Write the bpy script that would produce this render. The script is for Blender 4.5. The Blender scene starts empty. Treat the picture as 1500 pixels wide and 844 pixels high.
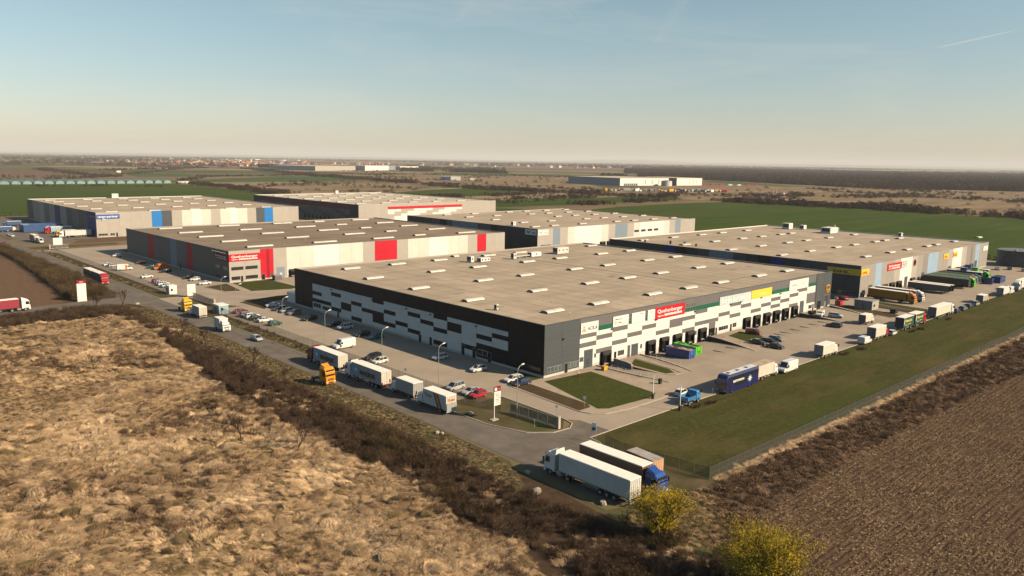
import bpy, math, random
import numpy as np
from mathutils import Vector, Matrix, Euler
C = bpy.context.scene.collection
R = math.radians
rnd = random.Random(7)
rng = np.random.default_rng(11)

# ------------------------------------------------------------------ camera, sky, sun, exposure
scene = bpy.context.scene
cam_data = bpy.data.cameras.new("camera")
cam = bpy.data.objects.new("camera", cam_data)
C.objects.link(cam)
scene.camera = cam
YAW, PITCH, ROLL = R(46.577195), R(9.31599664), R(0.96530498)
CAM = Vector((-120.4747876, -116.61860482, 47.71442577))
_f = Vector((math.cos(PITCH) * math.cos(YAW), math.cos(PITCH) * math.sin(YAW), -math.sin(PITCH)))
_r = Vector((math.sin(YAW), -math.cos(YAW), 0)); _u = _r.cross(_f)
_r2 = _r * math.cos(ROLL) + _u * math.sin(ROLL); _u2 = -_r * math.sin(ROLL) + _u * math.cos(ROLL)
_m = Matrix((_r2, _u2, -_f)).transposed().to_4x4(); _m.translation = CAM
cam.matrix_world = _m
cam_data.sensor_width = 36.0
cam_data.lens = 1144.4668732 / 1500 * 36.0
cam_data.clip_start = 0.5
cam_data.clip_end = 120000

SUN_EL, SUN_AZ = R(30.5), R(-62.0)          # azimuth of the sun, counter-clockwise from +X
sun = bpy.data.lights.new("sun", "SUN"); sun_o = bpy.data.objects.new("sun", sun); C.objects.link(sun_o)
sun.energy = 5.0; sun.angle = R(0.55); sun.color = (1.0, 0.80, 0.55)
sd = Vector((math.cos(SUN_EL) * math.cos(SUN_AZ), math.cos(SUN_EL) * math.sin(SUN_AZ), math.sin(SUN_EL)))
sun_o.rotation_euler = sd.to_track_quat('Z', 'Y').to_euler()

world = bpy.data.worlds.new("World"); scene.world = world; world.use_nodes = True
nt = world.node_tree; nt.nodes.clear()
def N(t, typ, **kw):
    n = t.nodes.new(typ)
    for k, v in kw.items(): setattr(n, k, v)
    return n
wo = N(nt, 'ShaderNodeOutputWorld'); bg = N(nt, 'ShaderNodeBackground')
sky = N(nt, 'ShaderNodeTexSky', sky_type='NISHITA', sun_disc=False)
sky.sun_elevation = SUN_EL; sky.sun_rotation = math.pi / 2 - SUN_AZ
sky.altitude = 100; sky.air_density = 1.0; sky.dust_density = 0.5; sky.ozone_density = 1.0
bg.inputs['Strength'].default_value = 0.064
# thin cirrus: a little extra white in stretched streaks over the whole sky
tc = N(nt, 'ShaderNodeTexCoord'); mp = N(nt, 'ShaderNodeMapping'); mp.inputs['Scale'].default_value = (1.4, 1.4, 7.0); mp.inputs['Rotation'].default_value = (0.35, 0.2, 0.6)
nz = N(nt, 'ShaderNodeTexNoise'); nz.inputs['Scale'].default_value = 2.3; nz.inputs['Detail'].default_value = 6; nz.inputs['Roughness'].default_value = 0.62; nz.inputs['Distortion'].default_value = 0.7
cr = N(nt, 'ShaderNodeMapRange'); cr.inputs['From Min'].default_value = 0.50; cr.inputs['From Max'].default_value = 0.78; cr.inputs['To Max'].default_value = 0.26
mx = N(nt, 'ShaderNodeMix', data_type='RGBA'); mx.inputs['B'].default_value = (7.0, 6.6, 5.8, 1)
tint = N(nt, 'ShaderNodeMix', data_type='RGBA', blend_type='MULTIPLY'); tint.inputs['Factor'].default_value = 1.0
tint.inputs['B'].default_value = (1.05, 1.0, 0.94, 1)
sx = N(nt, 'ShaderNodeSeparateXYZ'); hr = N(nt, 'ShaderNodeMapRange'); hr.inputs['From Min'].default_value = 0.0; hr.inputs['From Max'].default_value = 0.17
hm = N(nt, 'ShaderNodeMix', data_type='RGBA'); hm.inputs['A'].default_value = (.905, .862, .925, 1); hm.inputs['B'].default_value = (1.02, 1.07, 0.96, 1)
nt.links.new(tc.outputs['Generated'], sx.inputs['Vector']); nt.links.new(sx.outputs['Z'], hr.inputs['Value']); nt.links.new(hr.outputs['Result'], hm.inputs['Factor']); nt.links.new(hm.outputs['Result'], tint.inputs['B'])
nt.links.new(tc.outputs['Generated'], mp.inputs['Vector']); nt.links.new(mp.outputs['Vector'], nz.inputs['Vector'])
nt.links.new(nz.outputs['Fac'], cr.inputs['Value']); nt.links.new(cr.outputs['Result'], mx.inputs['Factor'])
nt.links.new(sky.outputs['Color'], tint.inputs['A']); nt.links.new(tint.outputs['Result'], mx.inputs['A'])
nt.links.new(mx.outputs['Result'], bg.inputs['Color']); nt.links.new(bg.outputs['Background'], wo.inputs['Surface'])

vs = scene.view_settings
vs.view_transform = 'Standard'; vs.look = 'None'; vs.gamma = 1.0; vs.exposure = 0.76; vs.use_curve_mapping = False
scene.render.engine = 'CYCLES'
scene.cycles.use_denoising = True
scene.cycles.max_bounces = 5; scene.cycles.diffuse_bounces = 0; scene.cycles.glossy_bounces = 2
scene.cycles.transparent_max_bounces = 24; scene.cycles.volume_bounces = 0
scene.cycles.use_fast_gi = False; scene.cycles.sample_clamp_indirect = 4.0

# ------------------------------------------------------------------ materials
MATS = {}
def lin(r, g, b):
    f = lambda c: c / 12.92 if c <= .04045 else ((c + .055) / 1.055) ** 2.4
    return (f(r / 255), f(g / 255), f(b / 255))
def M(name, col, rough=.6, var=.10, scale=1.0, bump=0.0, metal=0.0, coat=0.0, ovar=0.0, spec=.5, col2=None, lo=.35, hi=.65, stretch=(1, 1, 1), rotz=0.0, detail=4, alpha=None):
    """base colour with noise wear (col -> col2), small object-to-object variation and fine bump"""
    if name in MATS: return MATS[name]
    col = tuple(c * .82 for c in col); col2 = tuple(c * .82 for c in col2) if col2 else None
    m = bpy.data.materials.new(name); m.use_nodes = True; t = m.node_tree
    b = t.nodes['Principled BSDF']
    b.inputs['Roughness'].default_value = rough; b.inputs['Metallic'].default_value = metal
    b.inputs['Coat Weight'].default_value = coat; b.inputs['Specular IOR Level'].default_value = spec
    g = N(t, 'ShaderNodeNewGeometry'); mp = N(t, 'ShaderNodeMapping'); mp.inputs['Scale'].default_value = stretch; mp.inputs['Rotation'].default_value = (0, 0, rotz)
    t.links.new(g.outputs['Position'], mp.inputs['Vector'])
    n = N(t, 'ShaderNodeTexNoise'); n.inputs['Scale'].default_value = scale; n.inputs['Detail'].default_value = detail
    t.links.new(mp.outputs['Vector'], n.inputs['Vector'])
    r = N(t, 'ShaderNodeMapRange'); r.inputs['From Min'].default_value = lo; r.inputs['From Max'].default_value = hi
    t.links.new(n.outputs['Fac'], r.inputs['Value'])
    x = N(t, 'ShaderNodeMix', data_type='RGBA')
    c2 = col2 or tuple(c * (1 + var) for c in col); c1 = col if col2 else tuple(c * (1 - var) for c in col)
    x.inputs['A'].default_value = (*c1, 1); x.inputs['B'].default_value = (*c2, 1)
    t.links.new(r.outputs['Result'], x.inputs['Factor'])
    out = x.outputs['Result']
    if ovar:
        oi = N(t, 'ShaderNodeObjectInfo'); mr = N(t, 'ShaderNodeMapRange'); mr.inputs['To Min'].default_value = 1 - ovar; mr.inputs['To Max'].default_value = 1 + ovar
        hs = N(t, 'ShaderNodeHueSaturation'); t.links.new(oi.outputs['Random'], mr.inputs['Value']); t.links.new(mr.outputs['Result'], hs.inputs['Value']); t.links.new(out, hs.inputs['Color']); out = hs.outputs['Color']
    t.links.new(out, b.inputs['Base Color'])
    if bump:
        bp = N(t, 'ShaderNodeBump'); bp.inputs['Strength'].default_value = bump; bp.inputs['Distance'].default_value = .05
        n2 = N(t, 'ShaderNodeTexNoise'); n2.inputs['Scale'].default_value = scale * 6; n2.inputs['Detail'].default_value = 3
        t.links.new(mp.outputs['Vector'], n2.inputs['Vector']); t.links.new(n2.outputs['Fac'], bp.inputs['Height']); t.links.new(bp.outputs['Normal'], b.inputs['Normal'])
    if alpha is not None: b.inputs['Alpha'].default_value = alpha
    MATS[name] = m; return m
def layered(m, col, scale, lo, hi, amount=1.0, stretch=(1, 1, 1), rotz=0.0, detail=5, musgrave=False):
    """one more noise layer of dirt, stain or growth over a material"""
    t = m.node_tree; b = t.nodes['Principled BSDF']; old = b.inputs['Base Color'].links[0].from_socket
    g = N(t, 'ShaderNodeNewGeometry'); mp = N(t, 'ShaderNodeMapping'); mp.inputs['Scale'].default_value = stretch; mp.inputs['Rotation'].default_value = (0, 0, rotz)
    n = N(t, 'ShaderNodeTexNoise'); n.inputs['Scale'].default_value = scale; n.inputs['Detail'].default_value = detail; n.inputs['Roughness'].default_value = .6
    r = N(t, 'ShaderNodeMapRange'); r.inputs['From Min'].default_value = lo; r.inputs['From Max'].default_value = hi; r.inputs['To Max'].default_value = amount
    x = N(t, 'ShaderNodeMix', data_type='RGBA'); x.inputs['B'].default_value = (*col, 1)
    t.links.new(g.outputs['Position'], mp.inputs['Vector']); t.links.new(mp.outputs['Vector'], n.inputs['Vector']); t.links.new(n.outputs['Fac'], r.inputs['Value'])
    t.links.new(r.outputs['Result'], x.inputs['Factor']); t.links.new(old, x.inputs['A']); t.links.new(x.outputs['Result'], b.inputs['Base Color'])
    return m
def furrows(m, col, period, amount, rotz=0.0, sharp=.5):
    """drill rows or wheel tracks: a wave across a material"""
    t = m.node_tree; b = t.nodes['Principled BSDF']; old = b.inputs['Base Color'].links[0].from_socket
    g = N(t, 'ShaderNodeNewGeometry'); mp = N(t, 'ShaderNodeMapping'); mp.inputs['Rotation'].default_value = (0, 0, rotz)
    w = N(t, 'ShaderNodeTexWave', wave_type='BANDS', bands_direction='Y'); w.inputs['Scale'].default_value = 0.31416 / period * 1.0; w.inputs['Distortion'].default_value = 1.2; w.inputs['Detail'].default_value = 2; w.inputs['Detail Scale'].default_value = .6
    r = N(t, 'ShaderNodeMapRange'); r.inputs['From Min'].default_value = sharp; r.inputs['To Max'].default_value = amount
    x = N(t, 'ShaderNodeMix', data_type='RGBA'); x.inputs['B'].default_value = (*col, 1)
    t.links.new(g.outputs['Position'], mp.inputs['Vector']); t.links.new(mp.outputs['Vector'], w.inputs['Vector']); t.links.new(w.outputs['Fac'], r.inputs['Value'])
    t.links.new(r.outputs['Result'], x.inputs['Factor']); t.links.new(old, x.inputs['A']); t.links.new(x.outputs['Result'], b.inputs['Base Color'])
    return m

ROADC = (.155, .134, .114)
road_m = layered(layered(M('asphalt', ROADC, .95, .12, .35, .25, spec=.1), (.098, .086, .074), .9, .52, .75, .75, (1, .05, 1)), (.22, .195, .165), .12, .5, .8, .55)
yard_m = layered(layered(M('concrete_paving', (.365, .305, .242), .95, .08, .12, .25, spec=.1), (.28, .23, .18), .07, .5, .78, .65), (.17, .145, .12), 1.1, .56, .80, .6, (.12, 1, 1), .1)
walk_m = layered(M('path_concrete', (.40, .325, .25), .95, .08, .4, .2, spec=.1), (.24, .20, .165), .3, .5, .8, .5)
kerb_m = M('kerb_concrete', (.46, .40, .33), .85, .12, 1.5, .2)
plinth_m = M('plinth_render', (.55, .52, .48), .85, .10, .9, .1)
concrete_m = layered(M('wall_concrete', (.40, .36, .31), .85, .12, 1.2, .3), (.23, .20, .17), .8, .5, .8, .6)
stone_m = layered(M('retaining_stone', (.15, .13, .115), .9, .3, 3, .6), (.07, .06, .055), 2.2, .5, .7, .8)
ROOFC = (.420, .342, .258)
def roof_mat(name, col, wet):
    m = M(name, col, .9, .07, .10, .12, spec=.12)
    layered(m, tuple(c * .62 for c in col), .16, .46, .74, .72 * wet, (.25, 1.0, 1), .05)
    layered(m, tuple(c * .42 for c in col), .38, .56, .76, .75 * wet, (.12, 1.3, 1), .35)
    layered(m, tuple(c * .55 for c in col), .9, .60, .80, .55 * wet, (.03, 1.1, 1), .03)
    layered(m, tuple(c * .6 for c in col), .7, .62, .80, .45 * wet, (1.2, .03, 1), .0)
    layered(m, tuple(min(1, c * 1.2) for c in col), .05, .5, .75, .5)
    return m
roof1_m = roof_mat('roof_membrane', ROOFC, 1.0)
roof2_m = roof_mat('roof_membrane_darker', (.255, .198, .145), 1.3)
roof4_m = roof_mat('roof_membrane_pale', (.52, .45, .36), .55)
P = {}
for k, c in dict(white=(.76, .74, .70), cream=(.66, .625, .56), beige=(.42, .385, .345), greige=(.33, .305, .28), stone=(.27, .25, .235), grey=(.150, .145, .150), slate=(.078, .088, .098),
                 umber=(.150, .132, .122), anthracite=(.055, .057, .063), charcoal=(.016, .015, .018), green=(.010, .115, .062), red=(.54, .011, .027), blue=(.020, .200, .560), navy=(.022, .036, .20), ice=(.30, .42, .56), steel=(.22, .28, .34), plum=(.25, .012, .03)).items():
    P[k] = M('panel_' + k, c, .55, .035, .35, .02, ovar=.025, spec=.12 if k in ('charcoal', 'anthracite', 'navy', 'plum') else .2)
glass_m = M('window_glass', (.025, .030, .036), .08, .2, .5, spec=.9)
pane_m = M('office_pane', (.10, .12, .125), .12, .25, .8, spec=.8)
frame_m = M('window_frame', (.30, .30, .30), .5)
dockd_m = M('dock_rubber', (.005, .005, .005), .9, .3, 2, .1, spec=.1)
dockg_m = M('dock_hood', (.060, .054, .05), .9, .2, 2, .1, spec=.1)
alu_m = M('aluminium', (.55, .55, .54), .35, .08, 1, metal=.7)
galv_m = M('galvanised_steel', (.42, .42, .41), .5, .12, 2, metal=.35)
mesh_m = M('chain_link_mesh', (.085, .085, .08), .6, .1, 2, alpha=.20)
gatemesh_m = M('gate_mesh', (.12, .125, .12), .6, .1, 2, alpha=.5)
dome_m = M('skylight_dome', (.66, .62, .55), .3, .08, .6, ovar=.07, spec=.6)
domeend_m = M('skylight_end', (.14, .125, .11), .6, .2, 1)
rubber_m = M('tyre_rubber', (.018, .017, .017), .85, .3, 5)
rim_m = M('wheel_rim', (.38, .38, .37), .4, .15, 3, metal=.5)
black_m = M('black_plastic', (.018, .018, .019), .55, .2, 3)
chassis_m = M('chassis_steel', (.035, .033, .032), .7, .3, 2)
carglass_m = M('car_glass', (.015, .018, .022), .06, .2, 1, spec=1.0)
lampglass_m = M('headlamp_glass', (.70, .70, .66), .15, .05, 2)
tail_m = M('tail_lamp', (.35, .01, .012), .25, .1, 2)
PAINT = {}
def paint(k, c, rough=.3):
    PAINT[k] = M('paint_' + k, c, rough, .05, 2.0, coat=.5, spec=.5); layered(PAINT[k], tuple(x * .55 + .02 for x in c), 1.6, .58, .85, .28)
for k, c in dict(white=(.78, .77, .74), silver=(.46, .46, .46), grey=(.20, .20, .205), black=(.014, .014, .016), navy=(.022, .035, .075), red=(.50, .012, .022), darkred=(.20, .008, .014), green=(.010, .085, .035), teal=(.01, .16, .17), orange=(.72, .17, .018),
                 yellow=(.80, .42, .018), amber=(.70, .27, .012), blue=(.018, .07, .30), skyblue=(.06, .24, .50), cobalt=(.012, .014, .10), crate=(.045, .13, .42), lime=(.11, .62, .02), pale=(.50, .62, .66), iceblue=(.34, .46, .52)).items(): paint(k, c)
tarp = {}
for k, c in dict(white=(.60, .59, .57), grey=(.36, .35, .34), dgrey=(.17, .165, .165), slate=(.33, .34, .36), cream=(.60, .55, .47), brown=(.20, .12, .075), maroon=(.26, .012, .03), black=(.02, .021, .024), navy=(.016, .020, .040), green=(.008, .055, .030), amber=(.62, .235, .014), blue=(.022, .075, .22), tan=(.50, .32, .19), ltblue=(.30, .44, .60)).items():
    tarp[k] = layered(M('tarp_' + k, c, .6, .06, .7, .06, ovar=.03), tuple(x * .6 + .012 for x in c), .9, .5, .8, .35, (1, 1, .4))
boxroof_m = layered(M('trailer_roof', (.95, .90, .81), .5, .05, .5, .05), (.46, .40, .33), .5, .55, .8, .5)
rust_m = layered(M('rusty_load', (.55, .36, .24), .9, .3, 1.5, .4), (.72, .62, .52), 2.0, .5, .7, .8)

# ------------------------------------------------------------------ mesh helpers
class MB:
    def __init__(s): s.v = []; s.f = []; s.m = []
    def add(s, vs, fs, mi=0):
        o = len(s.v); s.v += [tuple(v) for v in vs]; s.f += [tuple(i + o for i in f) for f in fs]; s.m += [mi] * len(fs); return s
    def box(s, x0, y0, z0, x1, y1, z1, mi=0, top=None):
        """axis box; top = (inset x0, inset x1, inset y) shrinks the upper face"""
        a, b, c = top or (0, 0, 0)
        return s.add([(x0, y0, z0), (x1, y0, z0), (x1, y1, z0), (x0, y1, z0), (x0 + a, y0 + c, z1), (x1 - b, y0 + c, z1), (x1 - b, y1 - c, z1), (x0 + a, y1 - c, z1)],
                     [(0, 3, 2, 1), (4, 5, 6, 7), (0, 1, 5, 4), (1, 2, 6, 5), (2, 3, 7, 6), (3, 0, 4, 7)], mi)
    def bbox(s, x0, y0, z0, x1, y1, z1, b=.03, mi=0):
        """box with bevelled vertical and top edges"""
        rings = [(z0, 0.0), (z1 - b, 0.0), (z1, b)]
        pts = []
        for z, k in rings:
            c = b + k
            xa, xb, ya, yb = x0 + k, x1 - k, y0 + k, y1 - k
            pts += [(xa + b, ya, z), (xb - b, ya, z), (xb, ya + b, z), (xb, yb - b, z), (xb - b, yb, z), (xa + b, yb, z), (xa, yb - b, z), (xa, ya + b, z)]
        fs = [tuple(range(7, -1, -1)), tuple(range(16, 24))]
        for r in range(2):
            for i in range(8): j = (i + 1) % 8; fs.append((r * 8 + i, r * 8 + j, r * 8 + 8 + j, r * 8 + 8 + i))
        return s.add(pts, fs, mi)
    def loft(s, rings, mi=0, caps=True):
        n = len(rings[0]); pts = [p for r in rings for p in r]; fs = []
        for k in range(len(rings) - 1):
            for i in range(n): j = (i + 1) % n; fs.append((k * n + i, k * n + j, (k + 1) * n + j, (k + 1) * n + i))
        if caps: fs.append(tuple(range(n - 1, -1, -1))); fs.append(tuple((len(rings) - 1) * n + i for i in range(n)))
        return s.add(pts, fs, mi)
    def tube(s, p, q, r, r2=None, n=6, mi=0):
        p, q = Vector(p), Vector(q); d = (q - p)
        if d.length < 1e-6: return s
        d.normalize(); a = d.orthogonal().normalized(); b = d.cross(a); r2 = r if r2 is None else r2
        return s.loft([[p + a * (r * math.cos(t)) + b * (r * math.sin(t)) for t in [2 * math.pi * i / n for i in range(n)]],
                       [q + a * (r2 * math.cos(t)) + b * (r2 * math.sin(t)) for t in [2 * math.pi * i / n for i in range(n)]]], mi)
    def prism(s, poly, z0, z1, mi=0):
        n = len(poly); return s.loft([[(x, y, z0) for x, y in poly], [(x, y, z1) for x, y in poly]], mi)
    def quad(s, a, b, c, d, mi=0): return s.add([a, b, c, d], [(0, 1, 2, 3)], mi)
    def mesh(s, name, mats, smooth=False):
        me = bpy.data.meshes.new(name); me.from_pydata(s.v, [], s.f)
        for m in (mats if isinstance(mats, (list, tuple)) else [mats]): me.materials.append(m)
        me.polygons.foreach_set('material_index', s.m)
        if smooth: me.polygons.foreach_set('use_smooth', [True] * len(s.f))
        me.update(); return me
def link(name, data, parent=None, loc=(0, 0, 0), rz=0.0, scale=None, rot=None):
    o = bpy.data.objects.new(name, data); C.objects.link(o)
    if parent is not None: o.parent = parent
    o.location = loc; o.rotation_euler = rot if rot is not None else (0, 0, rz)
    if scale is not None: o.scale = scale
    return o
def tag(o, label, cat, group=None):
    o['label'] = label; o['category'] = cat
    if group: o['group'] = group
    return o
def thing(name, label, cat, loc=(0, 0, 0), rz=0.0, group=None):
    o = bpy.data.objects.new(name, None); C.objects.link(o); o.location = loc; o.rotation_euler = (0, 0, rz); o.empty_display_size = .5
    return tag(o, label, cat, group)
CACHE = {}
def cached(key, fn):
    if key not in CACHE: CACHE[key] = fn()
    return CACHE[key]
def unit(mat):
    return cached(('unit', mat.name), lambda: MB().box(-.5, -.5, -.5, .5, .5, .5).mesh('unit_block', mat))
def blk(name, parent, mat, x0, y0, z0, x1, y1, z1, label=None):
    """one axis-aligned block that shares its mesh with all alike blocks"""
    o = link(name, unit(mat), parent, ((x0 + x1) / 2, (y0 + y1) / 2, (z0 + z1) / 2), scale=(abs(x1 - x0), abs(y1 - y0), abs(z1 - z0)))
    if label: o['label'] = label
    return o
def sheet(name, poly, z, mat, kind='structure', label=None):
    me = bpy.data.meshes.new(name); me.from_pydata([(x, y, z) for x, y in poly], [], [tuple(range(len(poly)))]); me.materials.append(mat)
    if me.polygons[0].normal.z < 0: me.flip_normals()
    o = link(name, me); o['kind'] = kind
    if label: o['label'] = label
    return o
def rectsheet(name, x0, y0, x1, y1, z, mat): return sheet(name, [(x0, y0), (x1, y0), (x1, y1), (x0, y1)], z, mat)
def text(body, size, mat, parent, loc, rot=(math.pi / 2, 0, 0), bold=0.0, ext=.02, sx=1.0, align='LEFT', name='lettering', width=None):
    def mk():
        cu = bpy.data.curves.new('lettering', 'FONT'); cu.body = body; cu.size = size; cu.extrude = ext; cu.offset = bold; cu.align_x = align; cu.resolution_u = 2
        ob = bpy.data.objects.new('lettering', cu); me = bpy.data.meshes.new_from_object(ob); me.materials.clear(); me.materials.append(mat)
        bpy.data.objects.remove(ob); return me
    me = cached(('txt', body, size, mat.name, bold, align, ext), mk)
    if width:
        xs = [v.co.x for v in me.vertices]; sx = width / max(.01, max(xs) - min(xs))
    return link(name, me, parent, loc, rot=rot, scale=(sx, 1, 1))
# ------------------------------------------------------------------ ground, fields, roads
def G(name, c1, c2, sc=.02, **k): return M(name, c1, .98, 0, sc, k.pop('bump', 0), col2=c2, spec=.04, **k)
ground_m = G('open_land', (.150, .108, .066), (.215, .158, .100), .004, lo=.4, hi=.6, stretch=(1, 3.2, 1), rotz=-.35, detail=8)
layered(ground_m, (.045, .066, .026), .0022, .54, .62, .75, (1, 2.6, 1), -.2); layered(ground_m, (.085, .060, .044), .006, .52, .62, .7, (1, 3, 1), -.5); layered(ground_m, (.28, .21, .13), .0035, .56, .66, .6, (1, 2.4, 1), .25)
green_m = G('winter_wheat', (.036, .064, .008), (.048, .078, .011), .02, stretch=(.3, 1.5, 1), rotz=.8); layered(green_m, (.058, .064, .014), .004, .5, .7, .6, (.4, 2, 1), .8)
layered(green_m, (.075, .092, .022), .05, .48, .70, .6, (.15, 1.6, 1), .8); layered(green_m, (.028, .050, .008), .018, .5, .7, .5, (.3, 1.4, 1), .8)
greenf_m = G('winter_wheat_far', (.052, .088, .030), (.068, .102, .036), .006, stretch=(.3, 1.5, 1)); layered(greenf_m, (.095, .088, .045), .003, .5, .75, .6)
soil_m = G('ploughed_soil', (.135, .082, .052), (.18, .112, .072), .6, bump=.5); furrows(soil_m, (.072, .046, .031), 1.1, .55, R(90))
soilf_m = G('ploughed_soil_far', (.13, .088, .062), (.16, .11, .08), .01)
scrub_m = G('scrub_land', (.165, .118, .074), (.29, .215, .135), .012, stretch=(.5, 1.6, 1), rotz=.6, detail=8); layered(scrub_m, (.105, .088, .042), .02, .5, .65, .8, (.5, 2, 1), .6); layered(scrub_m, (.32, .205, .135), .03, .56, .68, .6, (.5, 2, 1), .6)
verge_m = G('verge_grass', (.080, .072, .034), (.135, .105, .060), .25, bump=.4, detail=6); layered(verge_m, (.055, .080, .024), .12, .5, .68, .8); layered(verge_m, (.07, .048, .034), .35, .56, .7, .7)
lawn_m = G('lawn_grass', (.050, .052, .015), (.064, .063, .020), .5, bump=.4, detail=6); layered(lawn_m, (.090, .070, .030), .10, .49, .68, .7, (.5, 1, 1), .3); layered(lawn_m, (.040, .062, .012), .05, .5, .7, .7); layered(lawn_m, (.062, .042, .024), .5, .60, .75, .6)
layered(lawn_m, (.105, .090, .034), 1.3, .52, .70, .55); layered(lawn_m, (.026, .030, .009), .8, .56, .74, .6); layered(lawn_m, (.085, .078, .028), .35, .5, .7, .5, (.08, 1, 1), .1)
lawnb_m = G('lawn_by_building', (.044, .060, .013), (.058, .068, .018), .4, bump=.4, detail=6); layered(lawnb_m, (.075, .055, .028), .22, .52, .70, .7)
layered(lawnb_m, (.095, .088, .030), 1.1, .50, .70, .6); layered(lawnb_m, (.030, .036, .010), .9, .56, .74, .6)
lawnd_m = G('worn_lawn', (.075, .050, .030), (.088, .062, .036), .4, bump=.4, detail=6); layered(lawnd_m, (.065, .080, .026), .18, .5, .68, .85)
brushg_m = G('brush_floor', (.055, .036, .026), (.095, .064, .043), .5, bump=.6, detail=6); layered(brushg_m, (.11, .078, .045), .2, .60, .72, .7)
weedg_m = G('weed_floor', (.088, .057, .042), (.125, .085, .060), .7, bump=.6, detail=6); layered(weedg_m, (.20, .14, .095), .5, .58, .72, .7, (.4, 1.5, 1))
stubg_m = G('stubble_soil', (.088, .053, .034), (.130, .082, .053), 1.2, bump=.8, detail=8); furrows(stubg_m, (.030, .019, .014), .9, .85, R(1.7)); layered(stubg_m, (.20, .135, .085), 2.2, .56, .72, .7, (.12, 1.6, 1))
drygr_m = G('dry_grass_floor', (.32, .21, .115), (.48, .33, .185), .22, bump=.7, detail=8); layered(drygr_m, (.12, .075, .045), .14, .47, .66, .8, (.6, 1, 1)); layered(drygr_m, (.10, .095, .038), .06, .54, .70, .6); layered(drygr_m, (.48, .35, .19), .5, .58, .75, .6, (.4, 1.6, 1), .5)

PX0, PX1, PY0 = 17.0, 118.0, -14.0
gm = MB(); BIG = 45000
for x0, y0, x1, y1 in ((-BIG, -BIG, PX0, BIG), (PX1, -BIG, BIG, BIG), (PX0, -BIG, PX1, PY0), (PX0, 0.2, PX1, BIG)): gm.quad((x0, y0, 0), (x1, y0, 0), (x1, y1, 0), (x0, y1, 0))
g = link('ground', gm.mesh('ground', ground_m)); g['kind'] = 'structure'

def F(name, poly, z, m): return sheet(name, poly, z, m)
F('wheat_field', [(330, 95), (330, 310), (395, 470), (394, 466), (448, 390), (538, 416), (667, 423), (756, 412), (758, 259), (752, 93), (720, -200), (640, -420), (420, -420), (345, -60)], .12, green_m)
F('wheat_field', [(394, 470), (459, 541), (560, 592), (668, 562), (851, 568), (756, 484), (529, 462)], .12, green_m)
F('wheat_field', [(474, 767), (632, 852), (822, 910), (833, 811), (763, 725), (576, 662), (485, 663)], .12, green_m)
F('wheat_field', [(1635, 1047), (1805, 1072), (1490, 663), (1464, 711), (1531, 865)], .12, greenf_m)
F('wheat_field', [(-60, 1260), (129, 1214), (358, 1190), (364, 1110), (357, 949), (349, 838), (300, 640), (224, 580), (133, 566), (2, 564), (-29, 552), (-29, 440), (-60, 440), (-260, 560), (-300, 1250)], .12, green_m)
F('wheat_field', [(407, 1343), (790, 1643), (900, 1399), (699, 1243), (435, 1260)], .12, greenf_m)
F('wheat_field', [(796, 2358), (982, 2285), (840, 1705), (574, 1602)], .12, greenf_m)
F('wheat_field', [(569, 3656), (842, 3446), (986, 2619), (545, 2226), (370, 2572)], .12, greenf_m)
F('wheat_field', [(555, 2142), (780, 2340), (560, 1602), (436, 1614)], .14, greenf_m)
F('wheat_field', [(60, 1300), (129, 1262), (400, 1262), (430, 1345), (330, 1420), (100, 1450)], .10, greenf_m)
F('ploughed_field', [(300, 2480), (434, 2388), (380, 1845), (392, 1617), (189, 1570), (40, 1560), (20, 2300)], .13, soilf_m)
F('ploughed_field', [(-53, 164), (-48.4, 215), (-44.4, 290), (-43.5, 420), (-220, 440), (-260, 160.5), (-60, 160.5)], .03, soil_m)
F('scrub_land', [(760, 95), (770, 265), (760, 410), (757, 500), (900, 700), (1090, 640), (1180, 1050), (1480, 720), (1600, 620), (1770, 340), (1700, -200), (900, -420)], .10, scrub_m)
F('scrub_land', [(722, 793), (732, 906), (788, 1139), (834, 1409), (895, 1772), (1154, 2659), (1500, 2300), (1600, 2050), (1640, 1700), (1500, 1100), (1180, 1050), (900, 700), (760, 520)], .09, scrub_m)
F('scrub_land', [(380, 640), (470, 760), (485, 665), (576, 662), (763, 725), (850, 575), (668, 565), (560, 596), (455, 545), (380, 480)], .08, scrub_m)
F('scrub_land', [(368, 1230), (400, 1345), (435, 1262), (699, 1243), (720, 1050), (640, 870), (480, 775), (380, 720), (352, 840)], .08, scrub_m)

# near land in the west: main road, side road, brush belt floor
F('brush_ground', [(-62, -75), (-44, -75), (-40, -33), (-38.2, -20), (-37.6, 40), (-37.4, 120), (-39, 146), (-80, 148.5), (-140, 147), (-140, 124), (-58, 124), (-47, 116), (-60, 20)], .015, brushg_m)
F('verge', [(-43, -38), (-38.4, -30), (-37.2, 0), (-37, 60), (-37, 130), (-42, 144), (-44, 120), (-43, 60), (-44, 0), (-46, -40)], .03, verge_m)
F('verge', [(-57.5, 161), (-40, 161), (-36.8, 172), (-36.8, 420), (-43.6, 420), (-44.5, 290), (-48.5, 215), (-53, 164)], .03, brushg_m)
F('verge', [(-30, 128), (-24, 128), (-22, -4), (-16.3, -3), (-17, -22), (-21, -25.4), (-25.5, -23), (-29, -16)], .03, verge_m)
F('verge', [(-29.5, 151), (-22, 151), (-21, 318), (-29, 318)], .03, verge_m)
F('verge', [(-44, -75), (-24, -57), (-19.5, -56.3), (-21, -34.5), (-24, -37), (-36, -53.5), (-40.5, -52), (-40, -33)], .02, verge_m)
F('weed_strip', [(-44, -75), (-24, -57), (-20, -56.2), (350, -58.5), (350, -80), (98, -70), (31, -66.5), (-5, -66), (-24, -67), (-34, -71), (-40, -77)], .03, weedg_m)
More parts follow.
